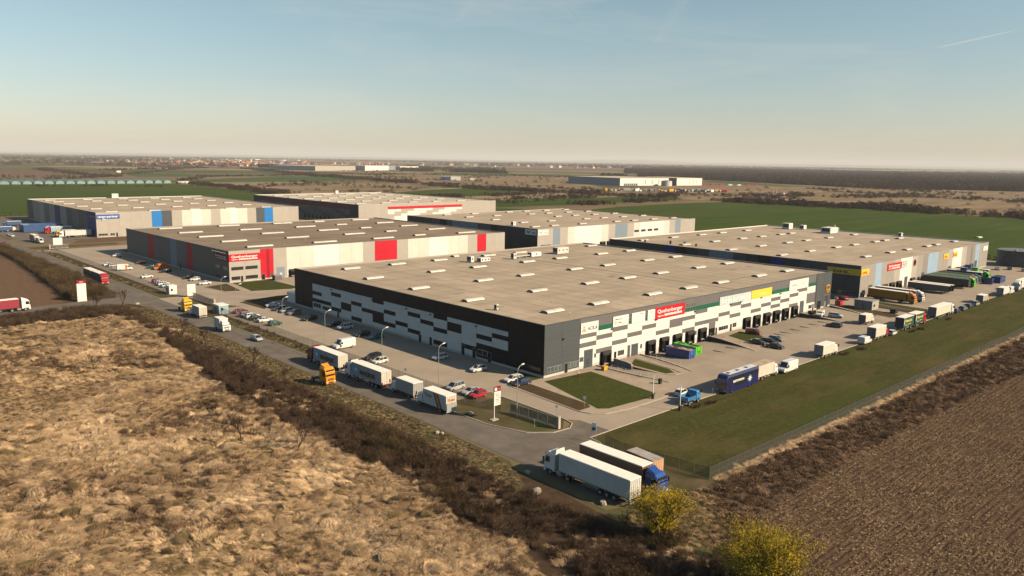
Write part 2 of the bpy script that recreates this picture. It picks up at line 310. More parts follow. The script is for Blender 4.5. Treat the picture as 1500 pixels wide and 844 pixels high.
F('stubble_field', [(-75, -140), (-45, -80), (-40, -76.5), (-34, -70.5), (-24, -66.5), (-5, -65.6), (31, -66), (98, -69.5), (360, -80), (420, -300), (-75, -300)], .025, stubg_m)
F('verge', [(-29.2, 112), (-29.2, 128), (-28.6, 138), (-25, 141.5), (-21.6, 141), (-20.6, 127.5), (-16.5, 124.5), (-14.5, 121.5), (-23, 121), (-24.8, 112)], .072, verge_m)
F('main_road', [(-37.6, -40), (-38.6, -50), (-36, -54), (-28, -54), (-25, -40), (-22.2, -36), (-20.5, -31.4), (-15, -31.4), (-15, -24.2), (-19, -25.5), (-23.5, -25.2), (-27, -22.4), (-29.3, -14), (-29.6, 128), (-29.6, 152), (-29, 420), (-36.6, 420), (-36.6, 165), (-39, 160.4), (-60, 158.6), (-140, 156), (-140, 149.5), (-60, 150.5), (-41, 148.5), (-37.2, 138), (-37, 60)], .045, road_m)
# the works yards
F('yard', [(-15, -31.4), (17, -31.4), (17, -14), (17, 0), (-15.8, 0), (-16.3, -3), (-16.8, -22), (-15, -24.2)], .05, yard_m)
F('yard', [(17, -31.4), (345, -31), (345, -14), (17, -14)], .05, yard_m)
F('yard', [(118, -14), (345, -14), (345, 2), (118, 2)], .05, yard_m)
F('yard', [(138, 2), (166, 2), (166, 125), (138, 125)], .045, yard_m)
F('yard', [(306, 2), (345, 2), (345, 60), (306, 60)], .045, yard_m)
F('yard', [(-24.4, 0), (.5, 0), (.5, 112), (-24.4, 126)], .05, yard_m)
F('yard', [(-24.4, 126), (.5, 112), (.5, 110), (166, 110), (166, 172), (-8, 172), (-8, 150), (-29.8, 151), (-29.8, 127)], .049, yard_m)
F('yard', [(-23.4, 151), (-8, 150), (3, 172), (3, 310), (-23.4, 304)], .051, yard_m)
F('yard', [(-29.2, 318), (10, 321), (160, 345), (160, 300), (3, 302), (-23, 302)], .047, yard_m)
F('yard', [(-26, 352), (14, 358), (14, 560), (-26, 545)], .05, road_m)
F('verge', [(-29.2, 326), (12, 328), (12, 337), (-29.2, 336)], .06, verge_m)
F('soil_bed', [(-8, 342), (130, 346), (130, 364), (12, 366), (2, 362)], .055, soil_m)
F('south_lawn', [(-20, -31.6), (345, -31.2), (345, -57.6), (-19.8, -55.4), (-21.5, -35)], .04, lawn_m)
# loading yard: paving that falls about a metre to each row of docks
DOCKSEG = ((17.6, 23.4), (34.3, 64.4), (82.0, 117.6)); DEPTH = .95
fm = MB(); xs = PX0
for a, b in DOCKSEG:
    fm.quad((xs, PY0, .05), (a, PY0, .05), (a, .2, .05), (xs, .2, .05))
    for k in range(12):
        z = [-.0 + .05 - DEPTH * (1 - (i / 12)) ** 1.1 for i in (k, k + 1)]; y = [-(i / 12) * 14 for i in (k, k + 1)]
        fm.quad((a, y[1], z[1]), (b, y[1], z[1]), (b, y[0] + (.2 if k == 0 else 0), z[0]), (a, y[0] + (.2 if k == 0 else 0), z[0]))
    xs = b
fm.quad((xs, PY0, .05), (PX1, PY0, .05), (PX1, .2, .05), (xs, .2, .05))
ly = link('loading_yard', fm.mesh('loading_yard', yard_m)); ly['kind'] = 'structure'

def kerb(pts, w=.18, h=.13, m=None, closed=False, z=.05, name='kerb'):
    mb = MB(); P_ = list(pts) + ([pts[0]] if closed else [])
    for (ax, ay), (bx, by) in zip(P_, P_[1:]):
        d = Vector((bx - ax, by - ay)); l = d.length; d /= l; n = Vector((-d.y, d.x)) * w / 2; e = d * .02
        q = [(ax - e.x + n.x, ay - e.y + n.y), (bx + e.x + n.x, by + e.y + n.y), (bx + e.x - n.x, by + e.y - n.y), (ax - e.x - n.x, ay - e.y - n.y)]
        mb.prism(q, z - .04, z + h)
    o = link(name, mb.mesh(name, m or kerb_m)); o['kind'] = 'structure'; return o
def arc(cx, cy, r, a0, a1, n=8): return [(cx + r * math.cos(R(a0 + (a1 - a0) * i / n)), cy + r * math.sin(R(a0 + (a1 - a0) * i / n))) for i in range(n + 1)]
# paths and lawns by the nearest building
F('path', [(-11, -.3), (17.2, -.3), (17.2, -22), (15, -25), (7.4, -26), (-3, -25.9), (-8.5, -24.9), (-10.6, -23), (-11.2, -20.5)], .075, walk_m)
F('path', [(23.6, -.3), (34.1, -.3), (34.1, -3), (30.6, -17), (26.5, -18), (23.6, -16.5)], .075, walk_m)
F('path', [(64.6, -.3), (81.8, -.3), (81.8, -4), (70, -17), (60.8, -17), (64.6, -3)], .075, walk_m)
F('lawn', [(-1.6, -1.8), (12.4, -3), (10, -23), (7.5, -24.2), (-5.5, -23.2), (-7.2, -21.8)], .11, lawnb_m)
F('lawn', [(-9.3, .2), (-5.2, 1.6), (-6.4, -18.6), (-7.6, -20.3), (-10.9, -20.3)], .11, lawnd_m)
F('lawn', [(-5.6, .6), (-.3, .3), (-.3, 9), (-3.5, 6)], .11, lawnb_m)
F('lawn', [(24.4, -5.2), (29.4, -2.4), (28.2, -13.4), (26.6, -16), (24.4, -15.2)], .11, lawnb_m)
F('lawn', [(70.8, -3), (78.6, -2), (78.2, -9.5), (73, -11.5), (67.6, -12.6)], .11, lawnb_m)
kerb([(-10, .4), (-11.3, -20.5)] + [(-10.7, -23), (-8.6, -25), (-3, -26), (7.4, -26.1), (15, -25.1)])
kerb([(23.9, -15.4), (25.3, -17.2), (27.4, -17.4), (28.6, -14.6), (30, -2.2)])
kerb([(-29.7, 127), (-29.7, -14), (-27.3, -22.6), (-23.7, -25.6), (-19.6, -25.9), (-17.4, -24.4), (-16.8, -22), (-16.2, -3)], h=.10)
kerb([(-22.4, -36.2), (-21.2, -34.4), (-20.6, -31.5), (160, -31.3), (345, -31.1)], h=.09)
kerb([(-29.4, 152), (-29, 318)], h=.10)
F('lawn', [(-8.8, 164.4), (.6, 167.2), (-.9, 157), (-2.2, 148.6), (-7, 150)], .11, lawnd_m); kerb([(-8.8, 164.4), (-7, 150), (-2.2, 148.4), (.4, 147.4)], h=.1)
F('lawn', [(2.8, 166.6), (17.2, 166.6), (17.6, 143.6), (14, 141.6), (.6, 145.6)], .11, lawnb_m); kerb([(17.8, 166), (17.8, 143.4), (14, 141.4), (.4, 145.4)], h=.1)
F('path', [(.6, 167.6), (2.8, 167.6), (.6, 146), (-2, 148)], .09, walk_m)
F('path', [(17.8, 168), (30.6, 168), (30.6, 150), (17.8, 143)], .09, walk_m)
F('lawn', [(-12, 128), (3, 132), (12, 131), (11, 126), (-3, 123), (-11, 112)], .10, lawnd_m)
F('lawn', [(140.5, -2), (146.8, -3.4), (144.5, -14), (142.1, -22.8), (138.5, -23.6), (135.7, -22.2), (137, -11)], .11, lawnd_m); kerb([(140.3, -2), (135.4, -22.2), (138.5, -23.9), (142.4, -23)], h=.1)
F('lawn', [(151.4, -4), (157.5, -3), (153.4, -24.5), (148.9, -22.5)], .11, lawnd_m)
F('lawn', [(159.4, -2.8), (163, -2.6), (160.4, -26.4), (154.7, -25.6), (157.6, -8)], .11, lawn_m); kerb([(158.6, -3), (153.9, -25.6)], h=.1)

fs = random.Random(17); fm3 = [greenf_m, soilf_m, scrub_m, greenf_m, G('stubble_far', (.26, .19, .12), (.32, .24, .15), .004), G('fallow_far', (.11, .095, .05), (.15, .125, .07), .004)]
for i in range(95):
    az, d = R(fs.uniform(-36, 36)), 2300 * 3.6 ** fs.random(); a = YAW + az
    if az < R(-6) and d < 6500: continue
    px_, py_ = CAM.x + d * math.cos(a), CAM.y + d * math.sin(a); w_, l_ = fs.uniform(60, 170) * d / 2500, fs.uniform(250, 700) * d / 2500; t_ = YAW + R(90 + fs.uniform(-16, 16)); u_ = (math.cos(t_), math.sin(t_)); v_ = (-u_[1], u_[0])
    F('field_strip', [(px_ + u_[0] * l_ * p + v_[0] * w_ * q_, py_ + u_[1] * l_ * p + v_[1] * w_ * q_) for p, q_ in ((-1, -1), (1, -1), (1, 1), (-1, 1))], .2 + i * .012, fs.choice(fm3))
# ------------------------------------------------------------------ warehouses
def skylight_meshes(L):
    def mk():
        W, H, base = 2.4, .50, .18; out = []
        kb = MB().box(-L / 2 - .1, -W / 2 - .1, 0, L / 2 + .1, W / 2 + .1, base).mesh('skylight', domeend_m)
        mb = MB(); seg = L / 2 - .06; n = 6
        ring = [(W / 2 * math.cos(math.pi * i / n), base + H * math.sin(math.pi * i / n)) for i in range(n + 1)]
        for i in range(n): mb.quad((-seg / 2, *ring[i]), (seg / 2, *ring[i]), (seg / 2, *ring[i + 1]), (-seg / 2, *ring[i + 1]), 0)
        mb.add([(-seg / 2, *p) for p in ring], [tuple(range(n, -1, -1))], 1); mb.add([(seg / 2, *p) for p in ring], [tuple(range(n + 1))], 1)
        return kb, mb.mesh('dome', [dome_m, domeend_m])
    return cached(('sky', L), mk)
def skylight(root, x, y, z, L=6.0):
    kb, dm = skylight_meshes(L); s = link('skylight', kb, root, (x + L / 2, y, z))
    for k in (-1, 1): link('dome', dm, s, (k * L / 4, 0, 0))
WALL = {}
class Warehouse:
    """a flat-roofed hall: core, cladding panels one by one, parapet, roof, skylights. Its south face is y0, its west face x0."""
    def __init__(s, label, x0, x1, y0, y1, h, roof, coping, inner):
        s.x0, s.x1, s.y0, s.y1, s.h = x0, x1, y0, y1, h
        s.root = thing('warehouse', label, 'warehouse', (x0, y0, 0)); s.o = Vector((x0, y0, 0))
        s.blk('wall', P['greige'], x0 + .12, y0 + .12, -1.3, x1 - .12, y1 - .12, h - .62)
        s.blk('roof', roof, x0 + .30, y0 + .30, h - .62, x1 - .30, y1 - .30, h - .40)
        t = .30
        s.blk('parapet', inner, x0 + .10, y0 + .10, h - .60, x1 - .10, y0 + t, h - .03); s.blk('parapet', inner, x0 + .10, y1 - t, h - .60, x1 - .10, y1 - .10, h - .03)
        s.blk('parapet', inner, x0 + .10, y0 + t, h - .60, x0 + t, y1 - t, h - .03); s.blk('parapet', inner, x1 - t, y0 + t, h - .60, x1 - .10, y1 - t, h - .03)
        s.blk('coping', coping, x0 - .03, y0 - .03, h - .02, x1 + .03, y0 + .32, h + .05); s.blk('coping', inner, x0 - .03, y1 - .32, h - .02, x1 + .03, y1 + .03, h + .05)
        s.blk('coping', coping, x0 - .03, y0 + .33, h - .02, x0 + .32, y1 - .33, h + .05); s.blk('coping', inner, x1 - .32, y0 + .33, h - .02, x1 + .03, y1 - .33, h + .05)
        s.rz = h - .40
    def blk(s, name, mat, x0, y0, z0, x1, y1, z1, label=None):
        return blk(name, s.root, mat, x0 - s.o.x, y0 - s.o.y, z0, x1 - s.o.x, y1 - s.o.y, z1, label)
    def S(s, a0, a1, z0, z1, k, name='panel', d=.0, t=.10, g=.02, label=None):      # on the south face, a along +X
        return s.blk(name, P[k] if isinstance(k, str) else k, a0 + g, s.y0 - d, z0 + .008, a1 - g, s.y0 + t, z1 - .008, label)
    def W(s, a0, a1, z0, z1, k, name='panel', d=.0, t=.10, g=.02, label=None):      # on the west face, a along +Y
        return s.blk(name, P[k] if isinstance(k, str) else k, s.x0 - d, a0 + g, z0 + .008, s.x0 + t, a1 - g, z1 - .008, label)
    def plinth(s, z=.62, m=None):
        m = m or plinth_m
        s.blk('plinth', m, s.x0 + .02, s.y0 + .02, -1.25, s.x1 - .02, s.y0 + .11, z); s.blk('plinth', m, s.x0 + .02, s.y0 + .125, -1.25, s.x0 + .11, s.y1, z)
    def window(s, face, a0, a1, z0, z1, n=3, pm=None, fm_=None):
        f = s.S if face == 'S' else s.W
        w = f(a0, a1, z0, z1, fm_ or frame_m, 'window', d=.05, g=0)
        for i in range(n):
            p0, p1 = a0 + (a1 - a0) * i / n + .07, a0 + (a1 - a0) * (i + 1) / n - .07
            if face == 'S': q = blk('pane', None, pm or glass_m, p0, s.y0 - .07, z0 + .08, p1, s.y0 - .03, z1 - .08)
            else: q = blk('pane', None, pm or glass_m, s.x0 - .07, p0, z0 + .08, s.x0 - .03, p1, z1 - .08)
            # a pane is a piece of its window, so it hangs under it
            q.parent = w; q.matrix_parent_inverse = Matrix.LocRotScale(w.location + s.o, None, w.scale).inverted()
    def door(s, face, a0, a1, z0, z1, k, handle=False, label=None):
        f = s.S if face == 'S' else s.W
        o = f(a0 - .08, a1 + .08, z0, z1 + .08, frame_m, 'door_frame', d=.02, g=0)
        return f(a0, a1, z0 + .01, z1, k, 'door', d=.045, g=0, label=label)
    def dock(s, a0, a1, z0=-.75, z1=3.05):
        def mk():
            w, h = a1 - a0, z1 - z0
            mb = MB().box(-w / 2, -.75, h - .62, w / 2, 0, h, 1, (0, 0, 0)).box(-w / 2, -.70, .25, -w / 2 + .62, 0, h - .63).box(w / 2 - .62, -.70, .25, w / 2, 0, h - .63)
            mb.box(-w / 2 + .75, -.55, .0, -w / 2 + 1.05, 0, .55).box(w / 2 - 1.05, -.55, .0, w / 2 - .75, 0, .55)
            mb.quad((-w / 2 + .62, -.60, h - 1.0), (w / 2 - .62, -.60, h - 1.0), (w / 2 - .62, -.62, h - .63), (-w / 2 + .62, -.62, h - .63), 1)
            return mb.mesh('dock_shelter', [dockd_m, dockg_m]), MB().box(-w / 2 + .62, -.10, .9, w / 2 - .62, -.02, h - .7).mesh('dock_door', M('dock_door_sheet', (.008, .008, .009), .8, .2, 1, spec=.15)), MB().box(-w / 2 + .75, -.45, .55, w / 2 - .75, -.02, .78).mesh('dock_leveller', galv_m)  # near-black door sheet stands in for the dark opening
        a, b, c = cached(('dock', round(a1 - a0, 2), round(z1 - z0, 2)), mk)
        o = link('dock_shelter', a, s.root, ((a0 + a1) / 2 - s.o.x, -.015, z0)); link('dock_door', b, o); link('dock_leveller', c, o)
    def ladder(s, face, a, z0=2.2, m=None, name='ladder'):
        def mk():
            mb = MB()
            for x in (-.28, .28): mb.tube((x, -.25, z0), (x, -.25, s.h + .9), .035, n=5)
            for i in range(int((s.h - z0) / .45)): mb.tube((-.28, -.25, z0 + .3 + i * .45), (.28, -.25, z0 + .3 + i * .45), .022, n=4)
            for i in range(int((s.h - z0 - 1) / .9)):
                zz = z0 + 1.4 + i * .9; c = [(.40 * math.cos(t), -.35 - .55 * math.sin(t)) for t in [math.pi * j / 6 for j in range(7)]]
                for p, q in zip(c, c[1:]): mb.tube((p[0], p[1], zz), (q[0], q[1], zz), .025, n=4)
            return mb.mesh(name, m or galv_m)
        me = cached(('ladder', s.h, z0, (m or galv_m).name), mk)
        return link(name, me, s.root, (a - s.o.x, -.05, 0))
    def sky(s, xs, ys, L=6.0, skip=()):
        for i, x in enumerate(xs):
            for j, y in enumerate(ys):
                if (i, j) not in skip: skylight(s.root, x - s.o.x, y - s.o.y, s.rz, L)
    def vents(s, pts):
        me = cached('vent', lambda: MB().tube((0, 0, 0), (0, 0, .75), .07, n=6).tube((0, 0, .75), (0, 0, .9), .14, .05, n=6).mesh('vent_pipe', galv_m))
        for x, y in pts: link('vent_pipe', me, s.root, (x - s.o.x, y - s.o.y, s.rz))

# --- nearest hall: dark and white chequer cladding
b1 = Warehouse('nearest warehouse with black and white chequered walls and a beige roof', 0, 140, 0, 113, 12.0, roof1_m, P['slate'], P['beige'])
b1.plinth()
BW = 140 / 24
bx = [i * BW for i in range(25)]
row = lambda k: .65 + 1.1 * k if k < 8 else 9.4
DK = {2: [4, 6], 3: [5], 4: [3, 6], 5: [4], 6: [5], 7: [3], 8: [4, 5], 9: [5, 2], 10: [6, 3], 11: [3], 12: [4], 13: [6, 3], 14: [5], 15: [3], 16: [4], 17: [5, 3], 18: [4], 19: [5, 2], 20: [6], 21: [2, 3, 4]}
SR = [.62, 1.75, 2.85, 3.95, 5.05, 6.15, 7.25, 8.35]
SR3 = {3: 2, 9: 2, 19: 2}
DK[3] = [5, 2]
for i in range(24):
    if i < 2 or i > 21:
        for k in range(7): b1.S(bx[i], bx[i + 1], SR[k], SR[k + 1], 'slate')
        b1.S(bx[i], bx[i + 1], 8.35, 9.5, 'slate'); b1.S(bx[i], bx[i + 1], 9.5, 11.98, 'slate'); continue
    for k in range(7): b1.S(bx[i], bx[i + 1], SR[k], SR[k + 1], 'grey' if k in DK.get(i, []) else 'white')
    b1.S(bx[i], bx[i + 1], 8.35, 9.5, 'green' if 3 <= i <= 21 else 'slate'); b1.S(bx[i], bx[i + 1], 9.5, 11.98, 'grey')
WW = (101.6 - 11.7) / 16
WR = [.62, 1.78, 2.9, 4.02, 5.14, 6.27, 7.4, 8.55]
wy = lambda j: 11.7 + WW * j
WD = {15: [4, 2], 14: [2], 13: [5, 1], 12: [2, 3], 11: [4, 0], 10: [3], 9: [1, 2, 3, 6], 8: [4, 1], 7: [2], 6: [5, 1], 5: [4], 4: [3, 0, 6], 3: [4, 5], 2: [1], 1: [4, 2, 0, 1], 0: [5, 2, 0, 1]}
for j in range(16):
    for k in range(7): b1.W(wy(j), wy(j + 1), WR[k], WR[k + 1], 'charcoal' if k in WD.get(j, []) else 'white')  # dark panels go charcoal on this wall: its shade is in the colour
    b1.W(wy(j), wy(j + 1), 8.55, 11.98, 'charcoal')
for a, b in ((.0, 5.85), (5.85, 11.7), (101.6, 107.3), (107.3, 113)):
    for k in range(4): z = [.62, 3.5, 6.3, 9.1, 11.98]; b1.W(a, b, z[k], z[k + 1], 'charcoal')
# openings of the south face
b1.window('S', .9, 5.8, 1.05, 2.3, 4, pane_m); b1.window('S', 7.9, 11.4, 1.05, 2.3, 4, pane_m); b1.door('S', 6.8, 7.7, .1, 2.3, P['charcoal'])
b1.door('S', 13.3, 16.3, .05, 4.3, P['slate'], label='tall grey gate with a wicket door'); b1.door('S', 14.1, 15.1, .1, 2.1, P['steel'])
b1.S(11.8, 13.1, 1.75, 2.85, 'slate', 'cover_panel', d=.02); b1.S(16.9, 17.6, 2.0, 3.0, 'slate', 'cover_panel', d=.02)
b1.door('S', 24.3, 25.1, .05, 2.2, P['charcoal']); b1.window('S', 25.7, 28.1, 1.0, 2.3, 3)
b1.door('S', 29.5, 30.4, .05, 3.0, P['slate']); b1.door('S', 31.0, 33.6, .05, 3.05, P['slate'], label='grey roller door')
for a in (18.9, 36.6, 42.4, 48.2, 54.0, 59.9, 83.2, 88.9, 94.8, 100.6, 106.4, 112.3): b1.dock(a + .35, a + 3.6)
b1.door('S', 65.4, 68.5, .05, 4.1, P['grey']); b1.S(65.4, 68.5, .08, 2.3, dockd_m, 'door_opening', d=.06, g=0); b1.door('S', 68.9, 69.6, .05, 2.1, P['charcoal'])  # black block on the gate stands in for the dark inside
b1.window('S', 70.5, 75.3, 1.0, 2.15, 4); b1.door('S', 76.5, 77.3, .05, 2.15, P['charcoal']); b1.window('S', 77.8, 79.8, 1.0, 2.3, 2)
for a in (34.2, 58.4, 99.3, 105.2): b1.S(a + .3, a + 1.1, 1.5, 2.6, 'slate', 'cover_panel', d=.02)
b1.door('S', 118.2, 120.8, .05, 4.1, P['slate'], label='tall grey gate with a wicket door'); b1.door('S', 118.6, 119.6, .1, 2.1, P['steel'])
b1.window('S', 124.3, 126.6, .9, 2.15, 2); b1.door('S', 127.1, 127.9, .05, 2.2, P['charcoal']); b1.ladder('S', 129.2)
b1.door('S', 130.2, 133.0, .05, 2.9, P['charcoal']); b1.door('S', 135.5, 138.2, .05, 4.2, P['anthracite']); b1.S(135.7, 136.6, .2, 2.2, 'steel', 'door', d=.06, g=0)
fr = MB()
for x in (0, 1.18, 2.36, 3.54, 4.7): fr.box(x - .05, -.12, 0, x + .05, -.02, 2.1)
for z in (0, 1.05, 2.1): fr.box(-.05, -.15, z - .05, 4.75, -.125, z + .05)
link('sign_frame', fr.mesh('sign_frame', alu_m), b1.root, (53.2, 0, 8.55)); 
fr2 = MB()
for x in (0, .95): fr2.box(x - .04, -.12, 0, x + .04, -.02, 2.4)
for z in (0, .8, 1.6, 2.4): fr2.box(-.04, -.15, z - .04, 1.0, -.125, z + .04)
f2 = fr2.mesh('sign_frame', alu_m)
for x in (29.35, 35.9): link('sign_frame', f2, b1.root, (x, 0, 8.5))
# openings of the west face
b1.window('W', .9, 6.9, 1.1, 2.25, 6, glass_m, P['charcoal']); b1.window('W', 18.8, 22.3, 1.25, 2.6, 2, glass_m, P['white']); b1.window('W', 91.3, 95.6, 1.2, 2.4, 3, glass_m, P['white']); b1.window('W', 96.6, 101.1, 1.25, 2.65, 3, glass_m, P['white'])
for a, b, z in ((17.5, 18.5, 2.5), (40.5, 41.4, 2.1), (45.0, 46.0, 2.0), (86.0, 86.9, 2.0), (23.2, 24.2, 2.4), (27.4, 28.4, 2.4)): b1.door('W', a, b, .05, z, P['charcoal'])
lampm = cached('floodlight', lambda: MB().box(-.05, -.25, -.15, -.35, .25, .15).tube((0, 0, 0), (-.1, 0, 0), .06, n=5).mesh('floodlight', black_m))
for y in (22.9, 41, 51.6, 68, 90): link('floodlight', lampm, b1.root, (0, y, 8.1))
for x in (6, 23, 40.6, 58, 75.8, 81.5, 93, 104.6, 116): link('floodlight', lampm, b1.root, (x, 0, 8.15), rz=R(90))
b1.sky([11.2, 28.2, 51.1, 68.5, 85.6, 108.5, 127.0], [11.2]); b1.sky([6, 29.6, 51.8, 69.8, 87.2, 109.1, 127.6], [34.7]); b1.sky([6, 30, 47.6, 70.8, 88, 110.8, 128.5], [58])
b1.sky([6.4, 30.2, 48.1, 71.4, 88.4, 112, 129.7], [81.4]); b1.sky([12, 30.2, 48.5, 72, 88.5, 111.5, 131], [103.2]); skylight(b1.root, 61.9, 108.6, b1.rz, 2.4)
b1.vents([(23, 20), (14, 5.5), (44, 6.5), (49.5, 7.2), (70, 6), (92, 6.6), (103, 16), (66, 20), (26, 45), (43, 97), (60, 66), (20, 72), (100, 70), (80, 44), (118, 50), (35, 26)])
for x in (80.5, 81.0): pass
b1.blk('roof_seam', M('bitumen_strip', (.12, .10, .085), .9, .2, .6), 80.6, .4, b1.rz - .01, 80.95, 112.6, b1.rz + .04)

rr = random.Random(29); seam_m = M('membrane_seam', tuple(c * .74 for c in ROOFC), .9, .1, .3, spec=.1); pt = [M('roof_patch_dark', tuple(c * .72 for c in ROOFC), .9, .12, .4, spec=.1), M('roof_patch_pale', tuple(c * 1.16 for c in ROOFC), .9, .1, .4, spec=.1)]
for i in range(1, 24):
    if i != 14: b1.blk('roof_seam', seam_m, bx[i] - .07, .5, b1.rz - .01, bx[i] + .07, 112.5, b1.rz + .018)
for i in range(26):
    x_, y_, w__, l__ = rr.uniform(3, 134), rr.uniform(3, 108), rr.uniform(1.2, 5.0), rr.uniform(.8, 2.2); b1.blk('roof_patch', pt[i % 3 == 0], x_, y_, b1.rz - .01, x_ + w__, y_ + l__, b1.rz + .012 + .001 * i)
# --- halls behind, each clad in upright strips; west panels hold their shade in darker colours
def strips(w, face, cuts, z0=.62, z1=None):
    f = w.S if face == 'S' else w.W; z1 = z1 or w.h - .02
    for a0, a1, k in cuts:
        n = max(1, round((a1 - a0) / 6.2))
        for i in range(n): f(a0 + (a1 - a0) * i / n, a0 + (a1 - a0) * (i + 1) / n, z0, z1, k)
b2 = Warehouse('warehouse with red and cream wall strips and a red corner sign at its front office', 2.5, 144.0, 168.7, 285, 12.0, roof2_m, P['stone'], P['beige']); b2.plinth(.55)
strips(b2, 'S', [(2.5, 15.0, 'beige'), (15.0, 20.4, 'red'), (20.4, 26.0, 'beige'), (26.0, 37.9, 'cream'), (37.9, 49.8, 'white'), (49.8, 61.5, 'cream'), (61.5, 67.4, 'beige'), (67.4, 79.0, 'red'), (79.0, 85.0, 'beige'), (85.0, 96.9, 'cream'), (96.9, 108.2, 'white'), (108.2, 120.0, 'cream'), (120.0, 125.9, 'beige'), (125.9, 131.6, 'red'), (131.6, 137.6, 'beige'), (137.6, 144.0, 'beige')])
strips(b2, 'W', [(168.7, 181.8, 'umber'), (181.8, 187.2, 'umber'), (187.2, 204, 'umber'), (204, 209.8, 'red'), (209.8, 215.7, 'grey'), (215.7, 221, 'grey'), (221, 228.4, 'steel'), (228.4, 236, 'grey'), (236, 243.2, 'umber'), (243.2, 248, 'grey'), (248, 255.4, 'red'), (255.4, 268, 'umber'), (268, 285, 'umber')])  # darker strips than on the south face, with the wall's shade painted in
for z in ((4.6, 5.85), (.9, 2.2)): b2.window('S', 3.3, 8.1 if z[0] > 2 else 6.7, *z, 4, glass_m, P['charcoal']); b2.window('S', 8.9, 13.8, *z, 4, glass_m, P['charcoal']); b2.window('W', 170, 174, *z, 3); b2.window('W', 177, 181, *z, 3)
b2.door('S', 7.0, 7.8, .05, 2.2, P['charcoal']); b2.door('S', 15.4, 16.7, .05, 2.2, P['charcoal']); b2.S(18.95, 20.1, .8, 2.4, 'slate', 'cover_panel', d=.02)
b2.door('S', 21.6, 25.0, .05, 4.3, P['steel']); b2.S(22.9, 23.9, .1, 2.1, 'cream', 'door', d=.06, g=0); b2.dock(27.0, 30.4, -.2, 3.2)
b2.ladder('S', 18.2, .3, black_m); b2.door('W', 217, 218, .05, 2.2, P['charcoal']); b2.door('S', 127.2, 130.2, .05, 3.4, P['charcoal'])
b2.sky([14.5, 43.8, 73.4, 122.3], [179.6, 203.6, 227.5, 250.4, 275.6], 11.0); b2.sky([98], [182, 205.6, 228.4, 252, 275.6], 6.2); skylight(b2.root, 6.2, 176.3, b2.rz, 1.9)
b2.vents([(30, 178), (46, 190), (64, 183), (110, 190), (88, 214), (56, 236)])

b3 = Warehouse('far left warehouse with blue and cream strips and a dark blue sign at its corner', 12.5, 138.6, 369, 532, 14.2, roof1_m, P['beige'], P['white']); b3.plinth(.4)
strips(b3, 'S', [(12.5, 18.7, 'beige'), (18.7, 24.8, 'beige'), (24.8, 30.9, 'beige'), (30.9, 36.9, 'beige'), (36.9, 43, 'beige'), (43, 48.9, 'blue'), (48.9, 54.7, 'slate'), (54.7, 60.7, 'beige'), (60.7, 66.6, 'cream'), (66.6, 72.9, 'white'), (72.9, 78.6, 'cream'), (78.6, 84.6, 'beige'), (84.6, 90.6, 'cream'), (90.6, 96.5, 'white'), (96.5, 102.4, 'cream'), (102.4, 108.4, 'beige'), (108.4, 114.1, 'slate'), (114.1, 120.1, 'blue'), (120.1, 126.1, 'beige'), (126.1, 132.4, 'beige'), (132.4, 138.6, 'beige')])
strips(b3, 'W', [(369, 386, 'navy'), (386, 395, 'slate'), (395, 404.3, 'slate'), (404.3, 417.3, 'grey'), (417.3, 430, 'slate'), (430, 444.3, 'greige'), (444.3, 457.7, 'navy'), (457.7, 471, 'greige'), (471, 484.7, 'grey'), (484.7, 497, 'beige'), (497, 515, 'greige'), (515, 532, 'slate')])  # west strips in deeper tones that carry the shade of this face
b3.window('S', 13.3, 18.2, .9, 2.1, 3); b3.window('S', 19.6, 22.0, .9, 2.1, 2); b3.door('S', 22.8, 23.6, .05, 2.3, P['charcoal'])
b3.sky([19, 43.2, 67.2, 90, 114.3], [374, 403, 432.5, 463, 488, 510], 6.5); b3.vents([(30, 374), (52, 390), (70, 374), (95, 420)])

b4 = Warehouse('pale roofed warehouse far back with a long red band over chequered cladding', 184, 316, 366, 533, 14.2, roof4_m, P['white'], P['white']); b4.plinth(.4)
strips(b4, 'S', [(184, 189.8, 'beige'), (189.8, 196.8, 'beige'), (196.8, 202.7, 'beige'), (202.7, 209, 'beige'), (280, 286, 'beige'), (286, 298, 'beige'), (298, 304, 'beige'), (304, 316, 'beige')])
chk = random.Random(3)
for i in range(12):
    a0 = 209 + 71 / 12 * i; a1 = a0 + 71 / 12
    for k, (z0, z1) in enumerate(((.6, 3.1), (3.1, 4.9), (4.9, 6.6), (6.6, 8.4), (8.4, 10.15))): b4.S(a0, a1, z0, z1, 'beige' if (i * 2 + k * 3) % 5 in (1, 3) and k else 'white')
    b4.S(a0, a1, 12.05, 14.18, 'beige')
b4.S(209, 280, 10.15, 12.05, 'red', d=.05)
for i in range(22):
    a0 = 378 + 142 / 22 * i; a1 = a0 + 142 / 22
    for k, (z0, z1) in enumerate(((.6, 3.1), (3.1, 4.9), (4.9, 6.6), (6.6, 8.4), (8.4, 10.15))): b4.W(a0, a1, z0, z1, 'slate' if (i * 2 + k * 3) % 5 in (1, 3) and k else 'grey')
    b4.W(a0, a1, 10.15, 12.05, 'plum'); b4.W(a0, a1, 12.05, 14.18, 'anthracite')  # same chequer and red band as the south, recoloured dark for shade
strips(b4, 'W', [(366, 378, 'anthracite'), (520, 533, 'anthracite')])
for y in (400, 406, 412, 418, 424, 430, 436, 442): b4.door('W', y, y + 3, .05, 3.4, P['charcoal'])
b4.sky([190, 212, 237, 260, 285], [379, 406, 430, 456, 482, 508], 8.5)

